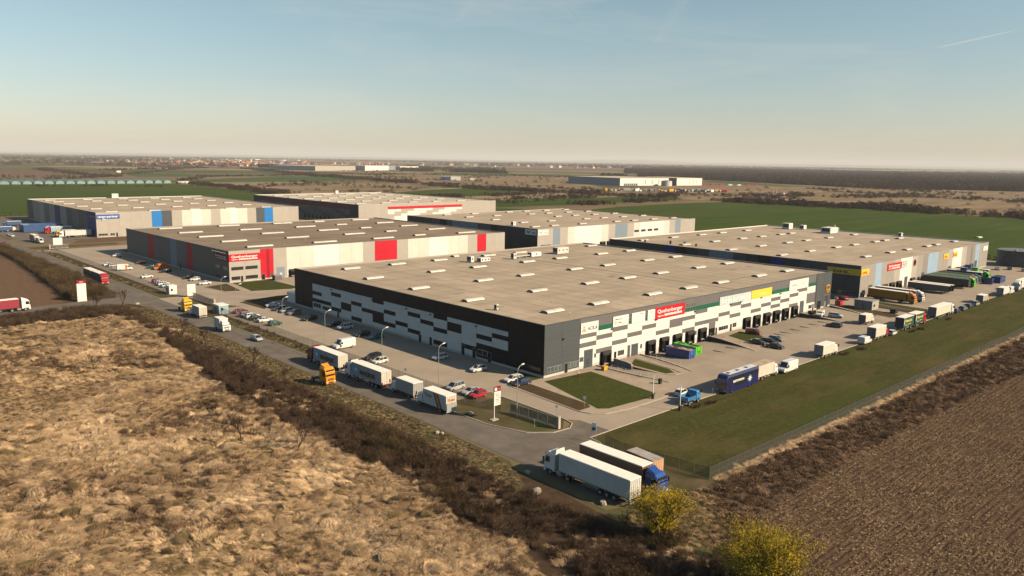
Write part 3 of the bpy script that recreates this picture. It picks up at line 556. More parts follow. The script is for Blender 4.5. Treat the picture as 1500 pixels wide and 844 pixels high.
b5 = Warehouse('warehouse with a small white wing logo sign behind the chequered hall', 166, 309, 167.5, 282, 12.6, roof1_m, P['beige'], P['beige']); b5.plinth(.4)
strips(b5, 'S', [(166, 177.5, 'beige'), (177.5, 183, 'steel'), (183, 189, 'beige'), (189, 194.5, 'cream'), (194.5, 206, 'white'), (206, 217, 'white'), (217, 223, 'cream'), (223, 229, 'beige'), (229, 240, 'steel'), (240, 246, 'beige'), (246, 252, 'cream'), (252, 275.5, 'white'), (275.5, 281.5, 'cream'), (281.5, 287.4, 'beige'), (287.4, 293.2, 'steel'), (293.2, 309, 'beige')])
strips(b5, 'W', [(167.5, 180, 'anthracite'), (180, 198, 'anthracite'), (198, 204, 'charcoal'), (204, 209, 'slate'), (209, 215, 'slate'), (215, 221, 'steel'), (221, 237.5, 'steel'), (237.5, 243, 'slate'), (243, 249, 'charcoal'), (249, 257, 'slate'), (257, 282, 'anthracite')])  # dark copies of the south strip colours, shade put into the panels
for a in (246.6, 253, 259.4, 265.6): b5.window('S', a, a + 4.4, 6.9, 8.25, 3)
for a in (168.5, 172.4): b5.window('S', a, a + 3.6, 2.9, 4.2, 4, pane_m)
for a in (216, 222, 228, 234): b5.dock(a, a + 4, -.3, 3.2)
b5.sky([173.4, 188.4, 211.4, 242.4, 259, 278.5, 299], [179.8, 204, 228.2, 252.4, 274], 5.8, skip={(0, 1), (0, 2), (0, 3), (0, 4), (2, 2)}); b5.vents([(200, 196), (230, 215), (292, 200)])

b6 = Warehouse('right hand warehouse with pale blue and cream strips and a yellow corner sign', 163.3, 309.5, 0, 117.5, 12.0, roof1_m, P['greige'], P['white']); b6.plinth(.5)
strips(b6, 'S', [(163.3, 170.2, 'greige'), (170.2, 176.2, 'greige'), (176.2, 182.1, 'ice'), (182.1, 187.7, 'greige'), (187.7, 194.2, 'greige'), (194.2, 200.2, 'beige'), (200.2, 212.1, 'white'), (212.1, 218, 'beige'), (218, 224.1, 'greige'), (224.1, 229.7, 'stone'), (229.7, 241.7, 'ice'), (241.7, 253.7, 'greige'), (253.7, 259.8, 'beige'), (259.8, 271.9, 'white'), (271.9, 278.2, 'beige'), (278.2, 290.6, 'stone'), (290.6, 296.6, 'ice'), (296.6, 309.5, 'greige')])
strips(b6, 'W', [(0, 12, 'slate'), (12, 23.3, 'slate'), (23.3, 29.6, 'anthracite'), (29.6, 34.9, 'navy'), (34.9, 40.9, 'charcoal'), (40.9, 46.4, 'anthracite'), (46.4, 52.1, 'slate'), (52.1, 63.4, 'steel'), (63.4, 69.1, 'slate'), (69.1, 75, 'anthracite'), (75, 80.5, 'charcoal'), (80.5, 86.7, 'navy'), (86.7, 117.5, 'anthracite')])  # south palette repeated darker: shade of the west face is in the colours
b6.window('S', 164.2, 168.6, 1.0, 2.3, 3); b6.window('S', 211, 216, 1.6, 3.0, 3); b6.window('W', 2, 8, 1, 2.3, 4)
for a, b, z in ((171, 174.2, 4.2), (205.4, 208.4, 4.2), (223.4, 226.6, 4.4), (255, 258.4, 4.4), (291, 294.4, 4.2)): b6.door('S', a, b, .05, z, P['slate'])
for a in (177, 183.4, 190.6, 197.4, 211.4, 229.2, 235, 240.6, 246.4, 262, 268.5, 275, 283.5): b6.dock(a, a + 4, -.25, 3.2)
b6.ladder('S', 285)
b6.sky([169.5, 193.4, 218, 236.4, 260, 272, 296], [12.2], skip={(0, 0)}); skylight(b6.root, 169.5, 12.2, b6.rz); b6.sky([169.6, 193.7, 218.4, 236.8, 260, 271.6, 289.6], [35.5]); b6.sky([169.8, 194.4, 218.5, 237, 260.5, 290], [58.6]); b6.sky([170, 194.1, 218.2, 236.7, 256, 267.2], [82]); b6.sky([170, 194, 218, 237, 262], [105])
b6.vents([(200, 50), (210, 24), (240, 70), (275, 50), (255, 20), (300, 100)])
# ------------------------------------------------------------------ wall signs
def wsign(label, face, a0, a1, z0, z1, wall, mat, d=.16, name='wall_sign', frame=None):
    """a board fixed on a south (face S) or west (face W) wall; returns its root with local x along the board, z up"""
    if face == 'S': r = thing(name, label, 'sign', (a0, wall - d, z0))
    else: r = thing(name, label, 'sign', (wall - d, a1, z0), R(-90))
    w, h = a1 - a0, z1 - z0
    blk('board', r, mat, 0, 0, 0, w, .09, h)
    return r, w, h
white_l = M('letter_white', (.80, .79, .76), .5, .02); dark_l = M('letter_dark', (.045, .05, .055), .5, .1); red_b = P['red']
sw = M('sign_white', (.80, .78, .73), .45, .03, 1); sy = M('sign_yellow', (.86, .56, .035), .45, .03, 1); sblue = M('sign_blue', (.02, .085, .40), .45, .05, 1)
pale_l = M('letter_pale', (.62, .60, .55), .5, .03); grey_l = M('letter_grey', (.33, .34, .35), .5, .05); gold_l = M('letter_gold', (.55, .45, .12), .5, .05); teal_l = M('letter_teal', (.30, .46, .55), .5, .05)
def quehenberger(r, w, h, two=True):
    text('Quehenberger', h * .44, white_l, r, (w * .07, -.015, h * .50), bold=.028, width=w * .84)
    text('logistics', h * .20, white_l, r, (w * .08, -.015, h * .19), bold=.012, width=w * .20)
    n = 12
    for i in range(n): blk('pictogram', r, white_l, w * (.31 + .6 * i / n), -.02, h * .17, w * (.31 + .6 * (i + .8) / n), 0, h * .36)
wq, w_, h_ = wsign('large red sign with white lettering on the chequered warehouse above the loading docks', 'S', 40.0, 53.0, 8.15, 11.2, 0, red_b); quehenberger(wq, w_, h_)
wq, w_, h_ = wsign('red sign with white lettering on the corner office of the red and cream warehouse', 'S', 2.5, 15.0, 8.0, 10.7, 168.7, red_b); quehenberger(wq, w_, h_)
wq, w_, h_ = wsign('shaded red sign with white lettering on the dim side wall of the red cream warehouse', 'W', 169.2, 181.9, 8.0, 10.4, 2.5, P['plum']); quehenberger(wq, w_, h_)  # plum board: the shade on this red sign is put into its colour
rail = MB()
for i in range(6): rail.box(.8 + i * 2.1, -1.3, h_ + .9, 2.1 + i * 2.1, -1.15, h_ + 1.0)
for i in (0, 2.1, 4.2, 6.3, 8.4, 10.5): rail.tube((1.4 + i, -1.2, h_ + .95), (1.4 + i, .1, h_ + .6), .03, n=4)
link('sign_lamp', rail.mesh('sign_lamp', sw), wq)
wq, w_, h_ = wsign('red sign with white lettering on the pale blue striped warehouse at right', 'S', 187.0, 200.6, 8.1, 10.8, 0, red_b); quehenberger(wq, w_, h_)
s, w_, h_ = wsign('white sign with a gold triangle logo nearest the dark corner of the chequered hall', 'S', 11.8, 17.9, 8.3, 10.9, 0, sw)
text('ACILA', 1.15, dark_l, s, (2.35, -.015, .72), bold=.012, width=3.4)
tri = MB()
for p, q in (((.35, .55), (1.0, 1.95)), ((1.0, 1.95), (1.65, .55)), ((.35, .55), (1.65, .55)), ((.7, .6), (1.0, 1.2)), ((1.0, 1.2), (1.3, .6))): tri.tube((p[0], -.02, p[1]), (q[0], -.02, q[1]), .07, n=4)
link('logo', tri.mesh('logo', gold_l), s)
s, w_, h_ = wsign('white sign with half worn dark letters beside the green strip', 'S', 23.3, 29.2, 8.45, 11.0, 0, sw)
text('ITC', 1.6, dark_l, s, (.5, -.015, .75), bold=.02, width=2.6); blk('rubbed_band', s, sw, .4, -.05, 1.15, 3.3, -.012, 1.62); text('logistic', .3, pale_l, s, (3.4, -.015, .5))
s, w_, h_ = wsign('blank looking white sign with faded small print left of the red sign', 'S', 30.5, 35.8, 8.4, 11.0, 0, sw); text('TRANSPORT', .34, pale_l, s, (3.0, -.015, 2.0))
s, w_, h_ = wsign('narrow blank white sign touching the large red sign', 'S', 36.9, 39.9, 8.4, 11.0, 0, sw); text('SERVICE', .32, pale_l, s, (.8, -.015, 1.9))
s, w_, h_ = wsign('long pale banner with washed out blue lettering left of the yellow sign', 'S', 70.0, 86.9, 8.3, 10.65, 0, M('sign_icewhite', (.55, .64, .66), .5, .05, 1))
text('Cargo dar dal', 1.7, white_l, s, (.5, -.015, .62), bold=.045, width=12.2); text('N', 1.9, sw, s, (13.6, -.015, .45), bold=.04, width=2.4)
for i in range(9): blk('letter_shadow', s, teal_l, .9 + i * 1.42, -.012, .25, 1.15 + i * 1.42, -.004, 2.1)  # washed out blue strokes of the printed lettering
s, w_, h_ = wsign('plain yellow sign with pale worn print beside the long pale banner', 'S', 87.1, 99.0, 8.25, 10.75, 0, M('sign_lemon', (.88, .62, .06), .45, .05, 1)); text('trans', 1.15, M('letter_cream', (.85, .74, .30), .5, .03), s, (4.3, -.015, .75), bold=.05, width=4.4)
s, w_, h_ = wsign('large nearly blank white sign at the right end of the chequered facade', 'S', 110.0, 122.7, 8.4, 11.55, 0, sw); text('PARTNER', .9, pale_l, s, (1.6, -.015, 1.2), bold=.0, width=3.4); text('LOGO', 1.2, M('letter_faint', (.72, .69, .63), .5), s, (7.2, -.015, 1.4), width=3.4)
# brown shield with a golden field
sh = thing('wall_sign', 'golden shield emblem on the dark right end of the chequered warehouse', 'sign', (137.4, -.2, 4.9))
def shield(w, h): return [(-w, h * .80)] + [(-w * math.cos(t), h * (.80 + .2 * math.sin(t))) for t in [math.pi * i / 8 for i in range(9)]] + [(w, h * .80), (w, h * .38), (w * .72, h * .17), (0, 0), (-w * .72, h * .17), (-w, h * .38)]
mb = MB(); p_ = shield(1.35, 2.9); mb.loft([[(x, 0, z) for x, z in p_], [(x, .12, z) for x, z in p_]]); link('shield_rim', mb.mesh('shield_rim', M('shield_gold', (.75, .40, .05), .4, .05)), sh)
mb = MB(); p_ = shield(1.08, 2.35); mb.loft([[(x, -.03, z + .25) for x, z in p_], [(x, 0.02, z + .25) for x, z in p_]]); link('shield_field', mb.mesh('shield_field', M('shield_brown', (.16, .075, .02), .4, .05)), sh)
text('ups', 1.0, M('shield_gold', (.75, .40, .05)), sh, (0, -.05, .95), bold=.03, align='CENTER', width=1.7)
s, w_, h_ = wsign('dark blue sign with white lettering on the far left warehouse', 'S', 12.7, 25.1, 10.45, 12.9, 369, sblue); text('cargo-partner', 1.75, white_l, s, (.6, -.015, .75), bold=.045, width=11.0)
s, w_, h_ = wsign('dim blue sign on the shaded side of the far left warehouse', 'W', 370, 382, 10.45, 12.9, 12.5, P['navy']); text('cargo-partner', 1.5, grey_l, s, (.6, -.015, .75), bold=.03, width=10.6)  # navy board and grey letters are shaded copies of the south sign's colours
def wing(s, x, z, k):
    mb = MB(); poly = [(-1.7, .9), (-.5, .5), (0, .1), (.5, .5), (1.7, .9), (1.1, .0), (0, -.7), (-1.1, .0)]
    mb.loft([[(x + a * k, -.03, z + b * k) for a, b in poly], [(x + a * k, 0, z + b * k) for a, b in poly]]); link('wing_logo', mb.mesh('wing_logo', teal_l if k > 0.95 else dark_l), s)
s, w_, h_ = wsign('white wing logo sign on the sunlit face of the middle back warehouse', 'S', 166.2, 173.9, 9.2, 12.0, 167.5, sw); wing(s, 2.2, 1.35, 1.0); text('FAN', 1.3, grey_l, s, (4.5, -.015, .75), bold=.03, width=2.7)
s, w_, h_ = wsign('white wing logo sign on the shaded face of the middle back warehouse', 'W', 168.2, 176.6, 9.2, 12.0, 166, sw); wing(s, 2.4, 1.35, .94); text('FAN', 1.3, dark_l, s, (5.0, -.015, .75), bold=.03, width=2.7)  # logo and letters darkened to paint in the shade on this side
for lab, f, a0, a1, z0, z1, wl, x_ in (('yellow courier sign at the sunlit corner of the right hand warehouse', 'S', 163.4, 170.1, 8.3, 10.6, 0, 1.2), ('dim yellow courier sign round the shaded corner of the right hand warehouse', 'W', .2, 12.4, 8.3, 10.6, 163.3, 3.2), ('small yellow sign left of the cream strips on the right hand warehouse', 'S', 247.6, 253.6, 8.1, 10.4, 0, 1.3), ('small yellow sign on the cream strip of the right hand warehouse', 'S', 259.9, 265.2, 8.1, 10.4, 0, 1.1)):
    s, w_, h_ = wsign(lab, f, a0, a1, z0, z1, wl, sy); text('DHL', 1.35, M('letter_red', (.52, .02, .02), .5, .05) if f == 'S' else dark_l, s, (w_ * .18, -.015, .5), bold=.05, width=w_ * (.62 if f == 'S' else .5))  # west letters are dark instead of red, shade put into the colour
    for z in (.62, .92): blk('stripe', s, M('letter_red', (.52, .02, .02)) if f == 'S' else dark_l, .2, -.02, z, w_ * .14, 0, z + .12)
s, w_, h_ = wsign('small white sign at the far right corner of the right hand warehouse', 'S', 301.6, 308.6, 8.2, 10.4, 0, sw); text('AIS', 1.0, pale_l, s, (2.2, -.015, .6))
s = thing('wall_sign', 'dark red ring emblem on the cream wall of the right hand warehouse', 'sign', (214.6, -.16, 9.3)); mb = MB()
for i in range(14): a, b = [2 * math.pi * j / 14 for j in (i, i + 1)]; mb.tube((.95 * math.cos(a), 0, 1.15 * math.sin(a)), (.95 * math.cos(b), 0, 1.15 * math.sin(b)), .17, n=4)
link('ring', mb.mesh('ring', P['plum']), s); mb = MB().box(-.2, -.08, -.55, .2, .08, .55); link('ring_bar', mb.mesh('ring_bar', P['plum']), s)
fr3 = MB()
for x in (0, 1.5, 3.0, 4.5): fr3.box(x - .05, -.12, 0, x + .05, -.02, 2.4)
for z in (0, 1.2, 2.4): fr3.box(-.05, -.15, z - .05, 4.55, -.125, z + .05)
link('sign_frame', fr3.mesh('sign_frame', alu_m), b6.root, (201.2 - b6.o.x, 0, 8.3))

# ------------------------------------------------------------------ wheels and lamps shared by all vehicles
def wheel_mesh(r, w):
    def mk():
        t = MB().tube((0, -w / 2, 0), (0, w / 2, 0), r, n=14).mesh('wheel', rubber_m)
        m = MB().tube((0, -w / 2 - .012, 0), (0, w / 2 + .012, 0), r * .58, n=10).mesh('rim', rim_m); return t, m
    return cached(('wheel', r, w), mk)
def wheel(root, x, y, r=.31, w=.21, rim=True):
    t, m = wheel_mesh(r, w); o = link('wheel', t, root, (x, y, r)); 
    if rim: link('rim', m, o)
def ring8(x, w, z0, z1, a=.10, top=.86): return [(x, -w * .93, z0), (x, -w, z0 + .16), (x, -w, z1 - a), (x, -w * top, z1), (x, w * top, z1), (x, w, z1 - a), (x, w, z0 + .16), (x, w * .93, z0)]
KINDS = dict(  # body stations (x, half width, bottom, top); cabin: rear/front x at belt and roof, belt z, roof z, widths
    hatch=dict(L=[(-1.98, .70, .34, .74), (-1.90, .84, .26, .93), (-1.2, .87, .22, .97), (.55, .87, .22, .97), (1.35, .86, .22, .90), (1.86, .80, .24, .74), (2.02, .66, .32, .60)], cab=(-1.86, 1.05, -1.45, .28, .93, 1.47, .80, .62), wx=1.24, r=.31),
    sedan=dict(L=[(-2.30, .72, .36, .78), (-2.20, .84, .26, .96), (-1.45, .88, .22, .99), (.75, .88, .22, .96), (1.60, .87, .22, .89), (2.10, .80, .24, .74), (2.26, .66, .32, .60)], cab=(-1.62, 1.15, -.98, .32, .94, 1.43, .80, .61), wx=1.36, r=.32),
    wagon=dict(L=[(-2.28, .72, .36, .80), (-2.20, .84, .26, .98), (-1.45, .88, .22, 1.0), (.75, .88, .22, .97), (1.60, .87, .22, .90), (2.10, .80, .24, .74), (2.26, .66, .32, .60)], cab=(-2.16, 1.15, -1.78, .35, .95, 1.50, .81, .64), wx=1.36, r=.32),
    mpv=dict(L=[(-2.15, .74, .36, .86), (-2.06, .88, .26, 1.04), (-1.3, .91, .22, 1.06), (.85, .91, .22, 1.02), (1.55, .89, .22, .94), (2.04, .82, .24, .76), (2.20, .68, .32, .60)], cab=(-2.05, 1.42, -1.78, .62, 1.0, 1.68, .84, .68), wx=1.38, r=.33),
    suv=dict(L=[(-2.20, .78, .44, .92), (-2.12, .90, .34, 1.08), (-1.4, .93, .30, 1.10), (.75, .93, .30, 1.07), (1.6, .92, .30, 1.02), (2.06, .86, .32, .88), (2.20, .74, .40, .70)], cab=(-2.08, 1.15, -1.76, .45, 1.05, 1.74, .85, .70), wx=1.34, r=.37))
def car(label, kind, col, x, y, h, group=None, roofcol=None, rim=True, z=.05, cat='car'):
    """x, y = centre on the ground, h = heading in degrees (0 faces +X)"""
    K = KINDS[kind]; root = thing('parked_car', label, cat, (x, y, z), R(h), group)
    pm = PAINT[col]; rm = PAINT[roofcol or col]
    link('body', cached((kind, 'body', col), lambda: MB().loft([ring8(*s) for s in K['L']]).mesh('body', pm)), root)
    xr, xf, tr, tf, zb, zt, wb, wt = K['cab']
    A = [(xr, -wb, zb), (xf, -wb, zb), (xf, wb, zb), (xr, wb, zb)]; B = [(tr, -wt, zt - .05), (tf, -wt, zt - .05), (tf, wt, zt - .05), (tr, wt, zt - .05)]
    def roof():
        mb = MB(); mb.loft([B, [(tr + .05, -wt * .9, zt), (tf - .1, -wt * .9, zt), (tf - .1, wt * .9, zt), (tr + .05, wt * .9, zt)]])
        for a, b in zip(A, B): mb.tube(a, b, .055, .045, n=4)
        for sgn in (-1, 1):
            for k in ((.48,) if tf - tr < 1.9 else (.36, .68)): mb.tube((xr + (xf - xr) * k * .98, sgn * wb, zb), (tr + (tf - tr) * k, sgn * wt, zt - .04), .05, .045, n=4)
        return mb.mesh('roof', rm)
    link('roof', cached((kind, 'roof', roofcol or col), roof), root)
    mid = lambda p, q, k: tuple(p[i] + (q[i] - p[i]) * k for i in range(3))
    gl = lambda n, *q: link(n, cached((kind, n, q[0][1] > 0), lambda: MB().add(list(q), [(0, 1, 2, 3)]).mesh(n, carglass_m)), root)
    gl('windscreen', A[1], A[2], B[2], B[1]); gl('rear_window', A[3], A[0], B[0], B[3]); gl('side_window', A[0], A[1], B[1], B[0]); gl('side_window', A[2], A[3], B[3], B[2])
    for sx in (-1, 1):
        for sy_ in (-1, 1): wheel(root, sx * K['wx'], sy_ * (K['L'][3][1] - .085), K['r'], .21, rim)
    xe, xt = K['L'][-2][0], K['L'][1][0]
    hm = cached('headlight', lambda: MB().box(-.10, -.17, -.07, .06, .17, .07).mesh('headlight', lampglass_m)); tm = cached('tail_light', lambda: MB().box(-.05, -.14, -.09, .06, .14, .09).mesh('tail_light', tail_m))
    for s_ in (-1, 1): link('headlight', hm, root, (xe + .02, s_ * .60, K['L'][-2][3] - .10)); link('tail_light', tm, root, (xt - .02, s_ * .66, K['L'][1][3] - .17))
    link('bumper', cached((kind, 'fb'), lambda: MB().box(xe - .05, -.62, .30, xe + .17, .62, .42).mesh('bumper', black_m)), root)
    mm = cached('mirror', lambda: MB().box(-.07, -.10, -.06, .07, .10, .06).mesh('mirror', black_m))
    for s_ in (-1, 1): link('mirror', mm, root, (xf - .30, s_ * (wb + .12), zb + .10))
    return root

def van(label, col, x, y, h, L=5.9, H=2.55, nose='white', band=None, group=None, crew=False, z=.05, name='delivery_van'):
    root = thing(name, label, 'van', (x, y, z), R(h), group); pm = PAINT[col]; w = 1.0; f = L / 2
    st = [(-f, w * .96, .42, H - .10), (-f + .08, w, .36, H), (f - 2.1, w, .34, H), (f - 1.75, w, .34, H - .08), (f - .98, w * .99, .34, 1.34), (f - .28, w * .95, .34, 1.10), (f - .02, w * .84, .38, .84), (f, w * .78, .42, .60)]
    link('body', cached(('van', L, H, col), lambda: MB().loft([ring8(*s, .16, .84) for s in st]).mesh('body', pm)), root)
    if band: link('side_graphic', cached(('vband', L, H, band), lambda: MB().box(f - 2.9, -w - .012, .5, f - 2.15, w + .012, H - .25).box(f - 2.9, -w * .8, H - .2, f - 2.2, w * .8, H + .012).mesh('side_graphic', PAINT[band])), root)
    a, b = (f - 1.70, H - .17), (f - 1.04, 1.44)
    link('windscreen', cached(('vws', L, H), lambda: MB().quad((b[0] + .05, -.80, b[1]), (b[0] + .05, .80, b[1]), (a[0] + .05, .72, a[1]), (a[0] + .05, -.72, a[1])).mesh('windscreen', carglass_m)), root)
    for s_ in (-1, 1):
        link('side_window', cached(('vsw', L, H, s_), lambda: MB().add([(f - 2.05, s_ * (w + .012), 1.42), (f - 1.20, s_ * (w + .012), 1.42), (f - 1.66, s_ * (w * .98 + .012), H - .35), (f - 2.05, s_ * (w * .98 + .012), H - .35)], [(0, 1, 2, 3) if s_ < 0 else (3, 2, 1, 0)]).mesh('side_window', carglass_m)), root)
        for sx in (-f + 1.05, f - .95): wheel(root, sx, s_ * (w - .1), .34, .22)
        link('headlight', cached('headlight', lambda: MB().box(-.10, -.17, -.07, .06, .17, .07).mesh('headlight', lampglass_m)), root, (f - .12, s_ * .66, .88))
        link('tail_light', cached('van_tail', lambda: MB().box(-.05, -.07, -.22, .05, .07, .22).mesh('tail_light', tail_m)), root, (-f - .0, s_ * .86, 1.05))
        link('mirror', cached('van_mirror', lambda: MB().box(-.08, -.12, -.16, .08, .12, .16).mesh('mirror', black_m)), root, (f - 1.15, s_ * (w + .14), 1.50))
    link('bumper', cached(('vbump', L), lambda: MB().box(f - .12, -.82, .36, f + .06, .82, .62).mesh('bumper', black_m)), root)
    return root

# ------------------------------------------------------------------ lorries
def cab_parts(root, xf, col, H=3.5, L=2.3, W=2.46, defl=True, glasscol=None):
    """cab-over lorry cab with its front at x = xf"""
    pm = PAINT[col]; b = xf - L; w = W / 2
    def mk():
        mb = MB(); sec = lambda x, z0, z1, k=1.0: [(x, -w * k, z0), (x, -w * k, z1 - .2), (x, -w * k * .88, z1), (x, w * k * .88, z1), (x, w * k, z1 - .2), (x, w * k, z0)]
        mb.loft([sec(-L, .95, H - .05), sec(-.75, .95, H), sec(-.30, .95, H - .42), sec(-.14, .95, H - 1.0, .99)], 0)
        mb.loft([sec(-.16, .95, 2.06, .99), sec(-.04, .95, 1.95, .97), sec(0, 1.0, 1.6, .94)], 0)
        mb.box(-.5, -w * .97, .45, .04, w * .97, 1.02); mb.box(-L, -w, .75, -L + .5, w, .98)
        if defl: mb.loft([[(-L + .02, -w * .82, H), (-L + .02, w * .82, H), (-L + .02, w * .7, H + .62), (-L + .02, -w * .7, H + .62)], [(-.85, -w * .6, H - .02), (-.85, w * .6, H - .02), (-1.05, w * .5, H + .08), (-1.05, -w * .5, H + .08)]])
        return mb.mesh('cab', pm)
    link('cab', cached(('cab', col, H, L, W, defl), mk), root, (xf, 0, 0))
    link('windscreen', cached(('cabws', H, W), lambda: MB().quad((-.10, -w * .90, 2.04), (-.10, w * .90, 2.04), (-.22, w * .86, H - .62), (-.22, -w * .86, H - .62)).quad((-.22, -w * .86, H - .62), (-.22, w * .86, H - .62), (-.34, w * .80, H - .50), (-.34, -w * .80, H - .50)).mesh('windscreen', carglass_m)), root, (xf, 0, 0))
    link('grille', cached(('grille', W), lambda: MB().box(-.02, -w * .62, 1.15, .03, w * .62, 1.32).box(-.02, -w * .62, 1.42, .03, w * .62, 1.56).box(0, -w * .55, .52, .06, w * .55, .80).mesh('grille', black_m)), root, (xf, 0, 0))
    link('sun_visor', cached(('visor', H, W), lambda: MB().box(-.34, -w * .82, H - .52, .06, w * .82, H - .44).mesh('sun_visor', black_m)), root, (xf, 0, 0))
    for s_ in (-1, 1):
        link('side_window', cached(('cabsw', H, L, W, s_), lambda: MB().add([(-1.25, s_ * (w + .012), 1.98), (-.28, s_ * (w + .012), 1.98), (-.42, s_ * (w + .012), H - .68), (-1.25, s_ * (w + .012), H - .68)], [(0, 1, 2, 3) if s_ < 0 else (3, 2, 1, 0)]).mesh('side_window', carglass_m)), root, (xf, 0, 0))
        link('headlight', cached('truck_lamp', lambda: MB().box(-.06, -.22, -.11, .05, .22, .11).mesh('headlight', lampglass_m)), root, (xf + .02, s_ * w * .74, .82))
        link('mirror', cached('truck_mirror', lambda: MB().box(-.08, -.12, -.34, .08, .12, .34).mesh('mirror', black_m)), root, (xf - .05, s_ * (w + .16), 2.35))
        link('step', cached('truck_step', lambda: MB().box(-.35, -.06, .4, .35, .06, .55).box(-.3, -.06, .7, .3, .06, .78).mesh('step', black_m)), root, (xf - .75, s_ * (w - .04), 0))
def cargo(root, x0, x1, z0, z1, side, roof=None, rear=None, W=2.5, style='curtain', prefix='cargo'):
    """box body between x0 (rear) and x1 (front)"""
    w = W / 2; sm = tarp[side] if side in tarp else P[side]; rm = roof or boxroof_m; rr = tarp[rear] if isinstance(rear, str) and rear in tarp else (P[rear] if isinstance(rear, str) else (rear or sm))
    L = x1 - x0; k = ('cargo', round(L, 2), z0, z1, side, W, style, rm.name, rr.name)
    def mk():
        mb = MB()
        if style == 'corrugated':
            n = int(L / .28); out = []
            ys = []
            for i in range(n + 1): ys.append((x0 - x0 + L * i / n, .0 if i % 2 else .035))
            for s_ in (-1, 1):
                for (xa, da), (xb, db) in zip(ys, ys[1:]):
                    xm = xa + (xb - xa) * .5
                    mb.quad((xa, s_ * (w - da), z0), (xm, s_ * (w - da), z0), (xm, s_ * (w - da), z1 - .06), (xa, s_ * (w - da), z1 - .06)); mb.quad((xm, s_ * (w - da), z0), (xb, s_ * (w - db), z0), (xb, s_ * (w - db), z1 - .06), (xm, s_ * (w - da), z1 - .06))
            mb.box(0, -w + .05, z0, L, w - .05, z1 - .02); 
            for z in (z0, z1 - .12): mb.box(0, -w - .01, z, L, w + .01, z + .12)
            mb.box(0, -w - .012, z0, .14, w + .012, z1); mb.box(L - .14, -w - .012, z0, L, w + .012, z1)
        else: mb.bbox(0, -w, z0, L, w, z1 - .03, .04)
        return mb.mesh('cargo_box', sm)
    body = link('cargo_box', cached(k, mk), root, (x0, 0, 0))
    link('cargo_roof', cached(('croof', round(L, 2), z1, W, rm.name), lambda: MB().box(-.02, -w - .01, z1 - .10, L + .02, w + .01, z1 - .02).box(.04, -w + .05, z1 - .03, L - .04, w - .05, z1 + .015).mesh('cargo_roof', rm)), root, (x0, 0, 0))
    for s_ in (-1, 1): link('rear_door', cached(('cdoor', z0, z1, W, rr.name), lambda: MB().box(-.05, -w / 2 + .03, z0 + .08, 0.0, w / 2 - .03, z1 - .14).tube((-.07, -.2, z0 + .1), (-.07, -.2, z1 - .2), .025, n=5).tube((-.07, .25, z0 + .1), (-.07, .25, z1 - .2), .025, n=5).mesh('rear_door', rr)), root, (x0, s_ * w / 2, 0))
    if style == 'curtain':
        def st():
            mb = MB(); n = int(L / .62)
            for s_ in (-1, 1):
                for i in range(n): mb.box(.3 + i * .62, s_ * w - .015, z0 - .16, .36 + i * .62, s_ * w + .015, z0 + .30)
                mb.box(0, s_ * w - .02, z0 - .04, L, s_ * w + .02, z0 + .05)
            return mb.mesh('curtain_straps', black_m)
        o = link('curtain_straps', cached(('straps', round(L, 2), z0, W), st), root, (x0, 0, 0)); o['kind'] = 'stuff'
    return body
def under(root, x0, x1, z=1.0, guard=True, W=2.5):
    w = W / 2; L = x1 - x0
    link('chassis', cached(('chassis', round(L, 2), z), lambda: MB().box(0, -.5, z - .32, L, -.34, z - .02).box(0, .34, z - .32, L, .5, z - .02).box(.1, -w * .95, z - .12, .25, w * .95, z - .03).box(L - .3, -w * .95, z - .12, L - .1, w * .95, z - .03).mesh('chassis', chassis_m)), root, (x0, 0, 0))
    link('rear_bumper', cached(('rbump', W), lambda: MB().box(-.06, -w * .92, .46, .05, w * .92, .60).box(-.03, -w * .9, .82, .03, -w * .6, .94).box(-.03, w * .6, .82, .03, w * .9, .94).mesh('rear_bumper', M('rear_bar', (.45, .44, .42), .6))), root, (x0, 0, 0))
    for s_ in (-1, 1): link('tail_light', cached('truck_tail', lambda: MB().box(-.03, -.2, -.07, .03, .2, .07).mesh('tail_light', tail_m)), root, (x0 - .05, s_ * w * .72, .74))
    if guard and L > 8:
        for s_ in (-1, 1): link('side_guard', cached(('guard', round(L, 1)), lambda: MB().box(L * .40, -.03, .50, L * .66, .03, .62).box(L * .40, -.03, .78, L * .66, .03, .90).mesh('side_guard', alu_m)), root, (x0, s_ * w * .93, 0))
def lorry_wheels(root, xs, W=2.5, r=.50, dual=False):
    for x in xs:
        for s_ in (-1, 1): wheel(root, x, s_ * (W / 2 - .20), r, .34)
def tank(root, x, s_=-1, L=1.1): link('fuel_tank', cached(('tank', L), lambda: MB().bbox(-L / 2, -.3, .45, L / 2, .3, 1.0, .1).mesh('fuel_tank', alu_m)), root, (x, s_ * .92, 0))
